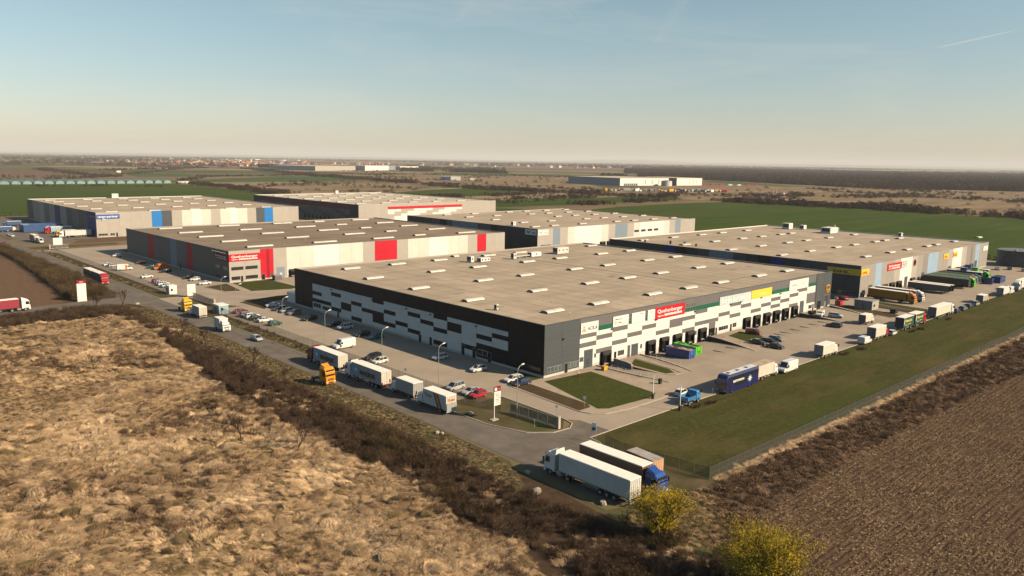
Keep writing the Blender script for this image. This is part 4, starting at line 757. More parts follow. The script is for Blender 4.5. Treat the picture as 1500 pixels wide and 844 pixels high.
def semi(label, x, y, h, cabcol, side, roof=None, rear=None, L=13.6, z1=4.0, style='curtain', cabH=3.55, z0=1.15, group=None, cab=True, name='semi_truck', cat='lorry', z=.05, gap=.7):
    """origin: middle of the trailer's rear edge; trailer front at x = L, cab front at x = L + gap + 2.3"""
    root = thing(name, label, cat, (x, y, z), R(h), group)
    cargo(root, 0, L, z0, z1, side, roof, rear, style=style); under(root, 0, L, z0)
    a = L * .30; lorry_wheels(root, [a - 1.31, a, a + 1.31])
    if cab:
        cf = L + gap + 2.3; cab_parts(root, cf, cabcol, cabH); lorry_wheels(root, [cf - 1.35, cf - 4.95])
        link('tractor_frame', cached('tframe', lambda: MB().box(-6.0, -.45, .62, -1.0, -.3, .92).box(-6.0, .3, .62, -1.0, .45, .92).box(-6, -1.2, .98, -4.2, -.8, 1.06).box(-6, .8, .98, -4.2, 1.2, 1.06).mesh('tractor_frame', chassis_m)), root, (cf, 0, 0))
        for s_ in (-1, 1): tank(root, cf - 3.1, s_)
    else:
        for s_ in (-1, 1): link('landing_leg', cached('legs', lambda: MB().box(-.08, -.08, 0, .08, .08, 1.1).box(-.18, -.16, 0, .18, .16, .06).mesh('landing_leg', chassis_m)), root, (L - 2.6, s_ * .8, 0))
    return root
def rigid(label, x, y, h, cabcol, side, L=6.2, z1=3.4, cabH=2.6, cabL=1.75, roof=None, rear=None, z0=.95, W=2.4, style='plain', group=None, defl=False, name='box_truck', z=.05, r=.42):
    """origin at the middle of the rear edge of the box body"""
    root = thing(name, label, 'lorry', (x, y, z), R(h), group)
    cargo(root, 0, L, z0, z1, side, roof, rear, W, style); under(root, 0, L, z0, W=W)
    cf = L + .25 + cabL; cab_parts(root, cf, cabcol, cabH, cabL, W * .94, defl); lorry_wheels(root, [L * .26, cf - .95], W, r); tank(root, L * .66, -1, .9)
    return root
def tractor(label, x, y, h, col, H=3.7, z=.05):
    """lone tractor unit; origin below the front"""
    root = thing('tractor_unit', label, 'lorry', (x, y, z), R(h)); cab_parts(root, 0, col, H)
    link('tractor_frame', cached('tframe', lambda: MB().box(-6.0, -.45, .62, -1.0, -.3, .92).mesh('tractor_frame', chassis_m)), root); lorry_wheels(root, [-1.35, -4.95])
    link('fifth_wheel', cached('fw', lambda: MB().tube((-4.7, 0, .92), (-4.7, 0, 1.08), .5, n=12).box(-3.4, -.9, .6, -2.5, .9, 1.5).mesh('fifth_wheel', black_m)), root)
    for s_ in (-1, 1): link('mudguard', cached('mudg', lambda: MB().box(-5.6, -.2, 1.04, -4.3, .2, 1.1).mesh('mudguard', black_m)), root, (0, s_ * 1.02, 0)); tank(root, -3.0, s_)
    return root

# on the main road, from the far end
t = thing('road_train', 'red cab lorry with two dark trailers driving down the main road at left', 'lorry', (-34.7, 190.4, .05), R(-90))
cab_parts(t, 0, 'red', 3.5, 2.2); cargo(t, -12.0, -2.5, 1.0, 4.0, 'navy', boxroof_m); under(t, -12, -2.5, 1.0); cargo(t, -22.6, -13.4, 1.0, 4.0, 'black', boxroof_m); under(t, -22.6, -13.4, 1.0); lorry_wheels(t, [-1.3, -9.2, -10.5, -15.4, -20.4]); tank(t, -5)
link('drawbar', MB().box(-13.5, -.15, .6, -11.9, .15, .75).mesh('drawbar', chassis_m), t)
tractor('bright yellow tractor unit parked by the side road junction', -31.0, 121.6, -90, 'yellow', 3.75)
car('small white car squeezed between the yellow tractor unit and a grey box truck', 'hatch', 'white', -31.4, 117.6, -90)
rigid('grey box truck with pale rear doors parked behind the yellow tractor unit', -31.4, 109.6, 90, 'white', 'grey', 5.2, 3.5, rear='cream', W=2.4)
rigid('white box truck with a roof fairing driving towards the camera', -33.6, 93.6, -92, 'white', 'white', 4.0, 3.5, 2.5, defl=True)
car('silver hatchback driving alone on the main road', 'hatch', 'silver', -31.9, 73.6, -90)
def maersk(root, L, z0, z1):
    for s_ in (-1, 1):
        y = s_ * 1.262; rot = (math.pi / 2, 0, 0) if s_ < 0 else (math.pi / 2, 0, math.pi)
        if s_ < 0: xl, xt = 1.4, 3.2
        else: xl, xt = L - 1.4, L - 3.2
        # heading +Y: the west side is the vehicle's left, +y
        f = 1 if s_ < 0 else -1
        text('MAERSK', 1.35, M('letter_black', (.012, .012, .015), .6), root, (xt if s_ < 0 else xt, y, z0 + .75), rot, .05, width=6.1)
        b = link('logo_panel', cached('mlogo', lambda: MB().box(-.85, -.012, 0, .85, .012, 1.75).mesh('logo_panel', M('logo_blue', (.12, .40, .60), .5, .05))), root, (xl + f * .3, y, z0 + .55))
        def star():
            mb = MB(); pts = []
            for i in range(14): a = 2 * math.pi * i / 14 + math.pi / 2; q = .62 if i % 2 == 0 else .24; pts.append((q * math.cos(a), q * math.sin(a)))
            mb.loft([[(u, -.03, v + .88) for u, v in pts], [(u, .03, v + .88) for u, v in pts]]); return mb.mesh('star_logo', white_l)
        link('star_logo', cached('mstar', star), b)
t = semi('red cab container lorry with dark lettering on a grey container by the fence', -31.0, 32.6, 90, 'darkred', 'slate', boxroof_m, 'cream', 11.0, 3.95, 'corrugated', 3.5); maersk(t, 11, 1.15, 3.95)
t = semi('white cab container lorry with dark lettering parked behind the red cab container lorry', -31.3, 15.1, 90, 'white', 'slate', boxroof_m, 'cream', 11.4, 3.95, 'corrugated', 3.45); maersk(t, 11.4, 1.15, 3.95)
link('warning_board', MB().box(-.08, -1.1, 1.02, -.06, 1.1, 1.3).mesh('warning_board', M('warn_orange', (.62, .12, .03), .5, .2, 3)), t)
rigid('plain grey curtain truck parked between the container lorry and the striped box truck', -30.2, 5.6, 90, 'white', 'grey', 5.9, 3.5, W=2.5, style='curtain')
t = rigid('white box truck with a red yellow and green diagonal stripe parked nearest the gate', -31.0, -5.9, 90, 'white', 'white', 7.2, 3.75, 2.7, W=2.55, rear='cream')
for i, c in enumerate(('red', 'amber', 'green')):
    mb = MB(); x0 = 1.15 + i * .52
    for s_ in (-1, 1): mb.add([(x0 - .1, s_ * 1.29, .98), (x0 + .38, s_ * 1.29, .98), (x0 + 1.78, s_ * 1.29, 3.6), (x0 + 1.30, s_ * 1.29, 3.6)], [(0, 1, 2, 3)])
    link('stripe', mb.mesh('stripe', PAINT[c] if c != 'red' else PAINT['darkred']), t)
text('Trans', .8, M('letter_orange', (.45, .16, .05), .5, .1), t, (6.6, 1.29, 2.5), (math.pi / 2, 0, math.pi), .03, width=2.3)
text('Trans', .7, M('letter_orange', (.45, .16, .05), .5, .1), t, (-.07, .9, 2.6), (math.pi / 2, 0, -math.pi / 2), .03, width=1.8)
link('tail_lift', MB().box(-.22, -1.2, .7, -.08, 1.2, 2.2).mesh('tail_lift', galv_m), t)
tractor('yellow tractor unit standing half in the roadside brush opposite the container lorries', -38.4, 25.2, -84, 'amber', 3.8)
# turning bay at the corner
t = semi('large white curtain side lorry in the foreground with its back to the yellow willow', -36.4, -53.6, 90, 'white', 'white', boxroof_m, 'white', 13.6, 4.0, gap=.8, cabH=3.6)
t = semi('blue cab lorry with a brown trailer parked beside the large white lorry', -31.0, -39.4, -90, 'blue', 'brown', boxroof_m, 'tan', 12.2, 4.0, style='plain', cabH=3.35, gap=.6)
t = thing('storage_trailer', 'short brown box trailer with a pale orange end by the corner fence', 'trailer', (-27.0, -50.6, .05), R(84)); cargo(t, 0, 5.6, .7, 3.4, 'brown', M('grey_felt', (.36, .33, .30), .9, .15, .8), M('pale_orange', (.62, .36, .20), .6, .08, 1), 2.4, 'plain'); under(t, 0, 5.6, .75, W=2.4); lorry_wheels(t, [1.5, 2.7], 2.4, .38)
# side road
semi('white cab lorry with a dark red curtain trailer on the side road at left', -83.0, 153.6, 4.5, 'white', 'maroon', boxroof_m, 'maroon', 13.6, 3.9)

# lot in front of the shaded west wall
g1 = 'cars parked along the shaded west wall'
for a in (('white saloon at the far end of the row along the shaded west wall', 'sedan', 'white', -7.2, 114.4, 176), ('dark car with a sunlit bonnet next to the far white saloon', 'wagon', 'black', -8.2, 107.3, 178), ('grey hatchback third in the row along the shaded west wall', 'hatch', 'silver', -8.2, 103.2, 180), ('dark grey estate fourth in the row along the shaded west wall', 'wagon', 'grey', -8.0, 98.6, 180),
          ('black estate with its nose in the sun at the near end of the far row', 'wagon', 'black', -8.6, 88.2, 182), ('black car with a white bonnet left of the white off roader', 'hatch', 'black', -7.2, 76.6, 180), ('white off roader by the west wall beyond the lamp post', 'suv', 'white', -7.0, 71.2, 180), ('black estate parked against the west wall next to the teal car', 'wagon', 'black', -8.0, 60.9, 180),
          ('teal car under the lamp post by the west wall', 'hatch', 'teal', -6.8, 55.8, 180), ('black and white car half in the shade of the west wall', 'hatch', 'white', -7.2, 27.9, 180), ('white hatchback alone at the edge of the building shade', 'hatch', 'white', -7.2, 13.9, 178), ('white estate next to the dark blue car near the corner of the hall', 'wagon', 'white', -6.8, 2.6, 176), ('dark blue estate nearest the front corner of the hall', 'wagon', 'navy', -7.2, -.3, 176)): car(*a, g1)
g2 = 'cars parked along the west fence'
for a in (('dark red car at the far end of the fence row by the light blue cabin', 'sedan', 'darkred', -19.4, 110.9, 6), ('dark grey car between the dark red car and a white estate at the fence', 'wagon', 'grey', -20.2, 104.9, 6), ('white estate third from the far end of the fence row', 'wagon', 'white', -19.9, 102.1, 6), ('charcoal hatchback fourth from the far end of the fence row', 'hatch', 'black', -20.2, 98.4, 6),
          ('white saloon left of the green car in the fence row', 'sedan', 'white', -19.6, 94.4, 6), ('dark green car by the fence under the lamp post', 'hatch', 'green', -19.6, 88.0, 4), ('black estate right of the tall white van at the fence', 'wagon', 'black', -19.4, 38.2, 186), ('small white hatchback next to the black estate at the fence', 'hatch', 'white', -20.3, 34.0, 186), ('silver people carrier left of the red hatchback', 'mpv', 'silver', -20.2, 6.1, 186), ('silver saloon tucked behind the red hatchback', 'sedan', 'silver', -19.7, 1.6, 186), ('bright red hatchback at the near end of the fence row', 'hatch', 'red', -20.0, -.9, 186)): car(*a, g2)
van('tall white van parked at the fence beyond the black estate', 'white', -19.0, 52.0, 184)
# lot of the red and cream hall
g3 = 'cars in front of the red and cream warehouse'
for a in (('white car farthest from the camera in the lot of the red and cream warehouse', 'hatch', 'white', -6.0, 272.8, 178), ('white car at the fence left of the white and orange van', 'sedan', 'white', -18.2, 243.5, 10), ('white and silver car beside another white car at the far fence', 'wagon', 'silver', -17.6, 238.8, 10), ('dark red car in the shade of the red and cream warehouse', 'hatch', 'darkred', -5.6, 241.3, 180), ('small green car left of the orange van in the shade', 'hatch', 'green', -6.8, 224.8, 180),
          ('dark car with a sunlit nose right of the orange van', 'wagon', 'black', -6.5, 209.6, 180), ('white saloon alone in the middle of the lot', 'sedan', 'white', -17.3, 199.3, 8), ('red car at the far end of the near fence row', 'hatch', 'red', -18.0, 185.6, 10), ('white car behind the red car in the near fence row', 'hatch', 'white', -18.4, 181.6, 10), ('white estate in the middle of the near fence row', 'wagon', 'white', -18.8, 177.6, 10), ('pale green car at the near end of the near fence row', 'sedan', 'pale', -19.2, 172.6, 10),
          ('black car with a white bonnet in the shade near the corner office', 'hatch', 'black', -5.8, 187.3, 180), ('white hatchback second from the corner office', 'hatch', 'white', -5.6, 181.5, 178), ('white saloon nearest the corner office lawn', 'sedan', 'white', -6.5, 170.2, 178)): car(*a, g3, rim=False)
van('white van with an orange band behind its cab', 'white', -17.2, 225.6, -8, band='orange'); van('bright orange van in the shade of the red and cream warehouse', 'orange', -5.2, 219, 180, 5.6)
# yard south of the chequered hall
g4 = 'cars in the loading yard'
for a in (('red people carrier in front of the loading docks', 'mpv', 'darkred', 78.4, -6.4, -80, None), ('black saloon at the left end of the dark group in the yard', 'sedan', 'black', 68.2, -13.6, -86, g4), ('dark estate second in the dark group in the yard', 'wagon', 'black', 71.4, -15.2, -86, g4), ('dark grey car at the back of the dark group in the yard', 'hatch', 'grey', 75.6, -14.8, -86, g4), ('black saloon standing apart in front of the dark group', 'sedan', 'black', 67.4, -19.0, -84, g4),
          ('black estate parked alone left of the small grey box truck', 'wagon', 'black', 106.6, -16.8, 92, None), ('white off roader beside the white van near the golden shield wall', 'suv', 'white', 121.2, -10.6, -70, None), ('red car in the shade between the two big warehouses', 'hatch', 'red', 156.2, 2.4, 60, None), ('dark car beside the red one between the two big warehouses', 'sedan', 'black', 155.4, 7, 80, None), ('white car half hidden behind the blue tipper', 'hatch', 'white', 13.2, -27.2, 8, None), ('white car beyond the box truck with the red cab', 'hatch', 'white', 109.6, -32.4, 2, None)): car(*a)
g5 = 'dark cars along the southern kerb'
for a in (('dark blue car right behind the white semi trailer lorry at the kerb', 'hatch', 'navy', 162.4, -32.6, 0), ('dark grey car second behind the white lorry at the kerb', 'wagon', 'grey', 169.6, -32.6, 0), ('navy estate third behind the white lorry at the kerb', 'wagon', 'navy', 176.2, -32.4, 0)): car(*a, g5)
car('silver and dark car just before the small grey truck at the kerb', 'suv', 'silver', 183.0, -32.4, 0)
van('white van facing left at the kerb behind the white box truck', 'white', 48.2, -32.4, 180, 6.4, 2.6); van('small white panel van at the kerb', 'white', 92.0, -32.0, 0, 5.0, 2.1); van('white van by the stone wall near the golden shield', 'white', 119.4, -6.4, -165, 4.6, 1.9)
rigid('white truck with a worn tan roof right behind the blue coach', 34.6, -31.3, 0, 'white', 'cream', 7.0, 3.6, 2.8, W=2.5, roof=M('worn_tan_roof', (.42, .33, .24), .8, .25, 1.2), rear='dgrey')
rigid('white box truck standing alone at the kerb in the middle of the yard', 65.8, -31.4, 0, 'white', 'cream', 6.4, 3.4, 2.7, W=2.4, rear='grey')
rigid('grey box truck with a small red cab at the kerb', 97.4, -31.4, 0, 'red', 'cream', 7.0, 3.6, 2.5, W=2.5, rear='dgrey')
rigid('small grey tarpaulin truck parked crosswise in the yard', 116.6, -20.8, 0, 'white', 'cream', 4.6, 3.1, 2.4, 1.6, rear='dgrey', W=2.2)
t = thing('road_train', 'red cab lorry with two dark green trailers with yellow lettering at the kerb', 'lorry', (134.8, -31.6, .05), R(0))
for x0, x1 in ((-9.2, -2.5), (-18.2, -10.4)):
    cargo(t, x0, x1, 1.0, 4.0, 'green', boxroof_m, 'navy', style='plain'); under(t, x0, x1, 1.0)
    text('Waberer Spd', 1.0, M('letter_yellow', (.62, .52, .10), .5, .1), t, (x0 + 1.2, -1.27, 2.55), (math.pi / 2, 0, 0), .05, width=4.8); blk('white_figure', t, pale_l, x0 + .35, -1.275, 1.9, x0 + .85, -1.262, 3.5); blk('stripe', t, pale_l, x0 + 1.4, -1.275, 1.55, x0 + 3.0, -1.262, 1.7); blk('stripe', t, pale_l, x0 + 3.4, -1.275, 1.75, x0 + 5.4, -1.262, 1.9)
cab_parts(t, 0, 'red', 3.3, 2.1); lorry_wheels(t, [-1.2, -6.9, -8.0, -12.4, -16.2])
semi('big white lorry parked at the kerb behind the green trailers', 143.0, -31.6, 0, 'white', 'cream', boxroof_m, 'dgrey', 13.6, 4.0, style='plain', cabH=3.4)
rigid('small grey truck with a yellow cab at the kerb', 188.4, -32.0, 0, 'yellow', 'grey', 5.2, 3.0, 2.4, 1.6, W=2.3, rear='dgrey')
rigid('white box truck first of the last kerb group', 211.4, -32.2, 0, 'white', 'white', 6.6, 3.4, 2.6, W=2.4, rear='grey'); van('white van between two white trucks at the far kerb', 'white', 223.4, -32.4, 0, 6.0, 2.9)
semi('white lorry facing the camera at the right edge of the kerb row', 248.2, -32.2, 180, 'white', 'white', boxroof_m, 'white', 13.6, 4.0, style='plain')
car('white car far right in front of the silo', 'sedan', 'white', 299.5, -7.6, 20); car('grey car next to the white one in front of the silo', 'hatch', 'grey', 304.8, -11.2, 20); car('white car at the right edge beyond the yard', 'hatch', 'white', 303.6, -17.4, 10); car('dark blue people carrier close to the far corner of the right hand warehouse', 'mpv', 'navy', 314.6, 3.4, 40); car('silver car by the silo at the right edge', 'wagon', 'silver', 318, -22, 10)

# coach
bus = thing('coach', 'dark blue double deck coach with a white roof and a pale splash emblem', 'coach', (20.2, -32.1, .05), R(0))
def coach():
    sec = lambda x, w, z0, z1: [(x, -w, z0), (x, -w, z1 - .45), (x, -w * .86, z1 - .06), (x, -w * .7, z1), (x, w * .7, z1), (x, w * .86, z1 - .06), (x, w, z1 - .45), (x, w, z0)]
    return MB().loft([sec(0, 1.18, .45, 2.6), sec(.12, 1.24, .35, 3.3), sec(.55, 1.27, .32, 3.98), sec(1.0, 1.275, .32, 4.04), sec(12.4, 1.275, .32, 4.04), sec(13.0, 1.22, .4, 3.95)]).mesh('body', PAINT['cobalt'])
link('body', coach(), bus)
link('roof', MB().box(1.5, -.86, 4.03, 12.8, .86, 4.09).mesh('roof', PAINT['white']), bus)
for x in (2.4, 6.0, 9.6): link('roof_hatch', cached('hatch', lambda: MB().box(-.45, -.35, 4.09, .45, .35, 4.15).mesh('roof_hatch', black_m)), bus, (x, 0, 0))
link('windscreen', MB().quad((.04, 1.1, 2.3), (.04, -1.1, 2.3), (.46, -1.12, 3.78), (.46, 1.12, 3.78)).quad((-.02, 1.08, 1.1), (-.02, -1.08, 1.1), (-.01, -1.1, 2.15), (-.01, 1.1, 2.15)).mesh('windscreen', carglass_m), bus)
for s_ in (-1, 1):
    for i in range(7): link('window', cached(('cw', s_), lambda: MB().box(0, -.012, 2.72, 1.64, .012, 3.5).mesh('window', carglass_m)), bus, (1.1 + i * 1.69, s_ * 1.278, 0))
    for i in range(3): link('window', cached('cw2', lambda: MB().box(0, -.012, 1.35, 1.55, .012, 2.25).mesh('window', carglass_m)), bus, (3.2 + i * 1.6, s_ * 1.28, 0))
    link('side_door', cached('cdr', lambda: MB().box(0, -.012, .6, .8, .012, 2.4).mesh('side_door', carglass_m)), bus, (1.0, s_ * 1.28, 0)); link('headlight', cached('truck_lamp', lambda: MB()), bus, (.05, s_ * .9, .85)); link('mirror', cached('truck_mirror', lambda: MB()), bus, (-.15, s_ * 1.36, 2.3))
lorry_wheels(bus, [2.6, 9.6, 10.95], 2.5, .5)
text('RISTOVION', .62, white_l, bus, (2.5, -1.30, 2.22), (math.pi / 2, 0, 0), .03, width=4.3)
sp = []
for i in range(16): a = 2 * math.pi * i / 16; q = (1.0, .45, .85, .4)[i % 4]; sp.append((9.3 + q * math.cos(a), 2.0 + q * .9 * math.sin(a)))
link('splash_emblem', MB().loft([[(u, -1.300, v) for u, v in sp], [(u, -1.280, v) for u, v in sp]]).mesh('splash_emblem', M('splash_teal', (.42, .68, .70), .4, .2, 2, lo=.45, hi=.55, col2=(.75, .80, .78))), bus)
# blue tipper
tp = thing('tipper_truck', 'sky blue tipper truck with an open bed by the gate pole', 'lorry', (7.3, -31.5, .05), R(2))
link('bed', MB().box(0, -1.1, 1.0, 3.2, 1.1, 1.12).box(0, -1.1, 1.13, .07, 1.1, 1.75).box(3.13, -1.1, 1.13, 3.2, 1.1, 2.05).box(.08, -1.1, 1.13, 3.12, -1.03, 1.75).box(.08, 1.03, 1.13, 3.12, 1.1, 1.75).mesh('bed', PAINT['skyblue']), tp)
for i in range(5):
    for s_ in (-1, 1): link('bed_post', cached('bp', lambda: MB().box(-.04, -.04, 1.0, .04, .04, 1.78).mesh('bed_post', PAINT['blue'])), tp, (.1 + i * .75, s_ * 1.13, 0))
cab_parts(tp, 5.0, 'skyblue', 2.55, 1.6, 2.1, False); under(tp, 0, 3.3, 1.0, False, 2.2); lorry_wheels(tp, [.9, 4.1], 2.2, .42)

# skips and containers
def skip(label, x0, y0, x1, y1, h, pm, load, name='skip_container', z=-.55):
    r = thing(name, label, 'container', ((x0 + x1) / 2, (y0 + y1) / 2, z)); a, b = (x1 - x0) / 2, (y1 - y0) / 2; mb = MB()
    mb.box(-a, -b, .12, a, b, .25); mb.box(-a, -b, .26, -a + .08, b, h); mb.box(a - .08, -b, .26, a, b, h); mb.box(-a + .09, -b, .26, a - .09, -b + .08, h); mb.box(-a + .09, b - .08, .26, a - .09, b, h)
    for i in range(int(b * 2 / .7)):
        for s_ in (-1, 1): mb.box(s_ * a - .05, -b + .3 + i * .7, .3, s_ * a + .05, -b + .42 + i * .7, h - .1)
    mb.box(-a - .06, -b - .06, h - .12, a + .06, -b + .02, h + .03); mb.box(-a - .06, b - .02, h - .12, a + .06, b + .06, h + .03); mb.box(-a - .06, -b, h - .12, -a + .02, b, h + .03); mb.box(a - .02, -b, h - .12, a + .06, b, h + .03)
    for i in (-.5, .5): mb.box(i * a - .06, -b - .10, .3, i * a + .06, -b, h - .1)
    link('shell', mb.mesh('shell', pm), r)
    n = 9; vs = []; fs = []
    for i in range(n):
        for j in range(n): vs.append((-a + .1 + (2 * a - .2) * i / (n - 1), -b + .1 + (2 * b - .2) * j / (n - 1), h - .25 + rnd.uniform(-.12, .22)))
    for i in range(n - 1):
        for j in range(n - 1): fs.append((i * n + j, (i + 1) * n + j, (i + 1) * n + j + 1, i * n + j + 1))
    link('load', MB().add(vs, fs).mesh('load', load), r)
    link('pull_hook', MB().tube((-.3, -b - .12, 1.2), (.3, -b - .12, 1.2), .06).tube((0, -b - .25, .5), (0, -b - .06, 1.3), .06).mesh('pull_hook', chassis_m), r); return r
skip('blue open skip full of pale rusty scrap at the docks', 40.4, -10.6, 43.0, -3.6, 2.5, PAINT['crate'], rust_m)
skip('bright green open skip beside the blue one at the docks', 45.4, -9.2, 48.0, -2.4, 2.3, PAINT['lime'], M('green_lid', (.16, .55, .06), .5, .1, 1))

# trailers docked at the right hand warehouse
semi('orange lorry docked at the right hand warehouse nearest the lawn', 167.9, -1.8, -91, 'amber', 'amber', boxroof_m, 'amber', 13.2, 3.95, style='plain'); 
semi('white lorry docked beside the orange one', 174.4, -1.8, -90, 'white', 'grey', boxroof_m, 'grey', 13.4, 3.95, style='plain')
semi('dark grey parked trailer left of the other dark one', 201.2, -3.4, -90, 'white', 'dgrey', boxroof_m, 'dgrey', 14.6, 3.3, style='corrugated', cab=False, name='parked_trailer', cat='trailer'); semi('dark grey parked trailer right of its twin', 204.6, -3.4, -90, 'white', 'dgrey', boxroof_m, 'dgrey', 14.8, 3.3, style='corrugated', cab=False, name='parked_trailer', cat='trailer')
dk_roof = M('dark_green_roof', (.05, .065, .045), .6, .3, .6); gr_roof = M('pale_green_cover', (.16, .27, .15), .6, .2, .5)
for lab, x, cabc, side, roof, L, hascab, g in (('black trailer with a dark roof first in the packed row', 221.6, 'black', 'black', dk_roof, 17.2, False, None), ('black trailer under a pale green cover in the packed row', 225.2, 'black', 'black', gr_roof, 15.5, False, None), ('black lorry with a lime green cab in the packed row', 228.6, 'lime', 'black', dk_roof, 14.2, True, None), ('black trailer with a red cab at its end in the packed row', 232.4, 'red', 'black', gr_roof, 13.2, True, None), ('black lorry with a grey cab in the packed row', 236.0, 'grey', 'black', dk_roof, 13.0, True, None), ('black lorry with a green topped trailer before the blue skip', 240.2, 'green', 'black', dk_roof, 12.8, True, None), ('navy trailer with a pale roof behind the blue skips', 250.0, 'navy', 'navy', boxroof_m, 13.4, False, None), ('navy lorry with a green cab behind the blue skips', 254.2, 'lime', 'navy', boxroof_m, 12.2, True, None), ('grey roofed trailer last in the packed row', 262.4, 'grey', 'dgrey', boxroof_m, 12.6, False, None)):
    semi(lab, x, -1.6, -90, cabc, side, roof, side, L, 3.9, style='plain', cab=hascab, name='semi_truck' if hascab else 'parked_trailer', cat='lorry' if hascab else 'trailer')
skip('small bright blue skip in front of the packed trailers', 243.2, -20.8, 245.8, -15.4, 2.4, PAINT['blue'], black_m, z=.05); skip('large bright blue skip at the right end of the packed trailers', 249.6, -22.2, 256.6, -18.6, 2.6, PAINT['blue'], black_m, z=.05)
for lab, x, y, z, c in (('blue crate on top of the black trailers nearest the wall', 262.5, -6, 3.98, 'blue'), ('blue crate lying on the navy trailer roof', 250, -8, 3.98, 'blue'), ('lime green crate on the last trailers', 254.4, -11, 3.98, 'lime')):
    r_ = thing('roof_crate', lab, 'crate', (x, y, z)); link('crate', MB().box(-1.0, -1.2, 0, 1.0, 1.2, 1.2).box(-1.05, -1.25, 1.2, 1.05, 1.25, 1.3).mesh('crate', PAINT[c]), r_)

# lot of the far left warehouse
semi('white lorry docked at the far left warehouse with its cab towards the road', 11.6, 377.2, 180, 'white', 'white', boxroof_m, 'ltblue', 13.6, 3.9, style='plain'); semi('yellow lorry docked behind the white one at the far left warehouse', 11.6, 383.4, 180, 'yellow', 'navy', boxroof_m, 'navy', 13.6, 3.9, style='plain')
semi('red cab lorry with a yellow and blue trailer at the far left warehouse', 9.4, 407, 180, 'red', 'ltblue', boxroof_m, 'blue', 11.6, 3.8, style='plain'); semi('white cab lorry behind the red cab one at the far left warehouse', 10.4, 412, 180, 'white', 'blue', boxroof_m, 'blue', 11.6, 3.8, style='plain')
for i, (y, x1, zt, lab) in enumerate(((423.6, 8, 3.6, 'long blue container row nearest the camera at the far left warehouse'), (430.0, 8, 3.6, 'long blue container row behind the first one'))):
    t = thing('blue_container', lab, 'container', (-13, y, .05)); cargo(t, 0, 21, .2, zt + .8, 'blue', PAINT['crate'], 'blue', 5.0, 'corrugated')
    for k in range(3): blk('white_band', t, sw, -.09, -2.2, 1.0 + k * 1.0, -.06, 2.2, 1.12 + k * 1.0)
rigid('brown curtain truck with a white cab in the lot at the far left', -19.8, 369, -90, 'white', 'brown', 9.0, 3.8, 3.2, 2.1, W=2.5, style='curtain'); van('white van nosing out in front of the brown curtain truck', 'white', -19.2, 354.4, -90, 6.4, 2.7)
rigid('small blue truck behind the container rows at the far left', -24, 432, 0, 'white', 'blue', 7.0, 3.2, 2.8, W=2.4); rigid('blue truck in the shade of the far left warehouse', -4.5, 470, 180, 'blue', 'blue', 8, 3.4, 2.9, W=2.5)
car('white car by the lot edge at the far left', 'wagon', 'white', -23.6, 398, -90, rim=False); car('grey car behind the white one at the lot edge at the far left', 'hatch', 'silver', -23.4, 406, -90, rim=False); car('dark red car on the main road at the left edge', 'sedan', 'darkred', -35.2, 358.5, 90, rim=False)
# ------------------------------------------------------------------ street furniture
def lamp_mesh():
    p = MB().tube((0, 0, 0), (0, 0, 8.6), .085, .05, 7).tube((0, 0, 0), (0, 0, .5), .13, .12, 7).mesh('pole', galv_m)
    a = MB(); pts = [(0, 8.6), (.15, 9.2), (.6, 9.6), (1.2, 9.75)]
    for (xa, za), (xb, zb) in zip(pts, pts[1:]): a.tube((xa, 0, za), (xb, 0, zb), .045, n=6)
    h = MB().loft([[(1.1, -.10, 9.72), (1.1, .10, 9.72), (1.1, .08, 9.82), (1.1, -.08, 9.82)], [(1.5, -.19, 9.76), (1.5, .19, 9.76), (1.5, .14, 9.93), (1.5, -.14, 9.93)], [(1.95, -.13, 9.84), (1.95, .13, 9.84), (1.95, .09, 9.93), (1.95, -.09, 9.93)]])
    return p, a.mesh('arm', galv_m), h.mesh('lamp_head', M('lamp_white', (.72, .71, .68), .4, .05))
LP = lamp_mesh()
for lab, x, y in (('street lamp nearest the hall corner behind the gate', -22.3, -14.8), ('street lamp rising between the silver people carrier and the grey truck', -23.3, 7.8), ('street lamp beside the small white hatchback at the fence', -23.6, 28.1), ('street lamp above the red cab container lorry', -23.2, 53.8), ('street lamp by the green car', -22.6, 77.4), ('street lamp by the dark red car near the light blue cabin', -22.8, 106), ('street lamp on the corner by the light blue cabin', -20.5, 122)):
    r = thing('street_lamp', lab, 'street lamp', (x, y, .04), R(8), 'street lamps along the west fence')
    for n, m in zip(('pole', 'arm', 'lamp_head'), LP): link(n, m, r)
def fence(label, pts, h=2.0, step=2.5, strut=True):
    r = thing('chain_link_fence', label, 'fence', (*pts[0], .05)); o = Vector((*pts[0], 0))
    pm = cached(('fpost', h), lambda: MB().tube((0, 0, 0), (0, 0, h + .12), .035, n=5).mesh('post', M('fence_post_paint', (.20, .20, .19), .6, .1, 2)))
    for (ax, ay), (bx_, by_) in zip(pts, pts[1:]):
        d = Vector((bx_ - ax, by_ - ay)); n = max(1, round(d.length / step)); ang = math.atan2(d.y, d.x); l = d.length / n
        def panel():
            mb = MB().box(0, -.006, .05, 1, .006, h)
            return mb.mesh('mesh_panel', mesh_m)
        wm = cached(('frail', h), lambda: MB().tube((0, 0, h), (1, 0, h), .012, n=4).tube((0, 0, h * .5), (1, 0, h * .5), .01, n=4).tube((0, 0, .06), (1, 0, .06), .01, n=4).mesh('tension_wire', M('fence_post_paint', (.20, .20, .19))))
        for i in range(n):
            x, y = ax + d.x * i / n - o.x, ay + d.y * i / n - o.y
            link('post', pm, r, (x, y, 0)); link('mesh_panel', cached(('fpanel', h), panel), r, (x, y, 0), ang, (l, 1, 1)); link('tension_wire', wm, r, (x, y, 0), ang, (l, 1, 1))
    link('post', pm, r, (pts[-1][0] - o.x, pts[-1][1] - o.y, 0))
    return r
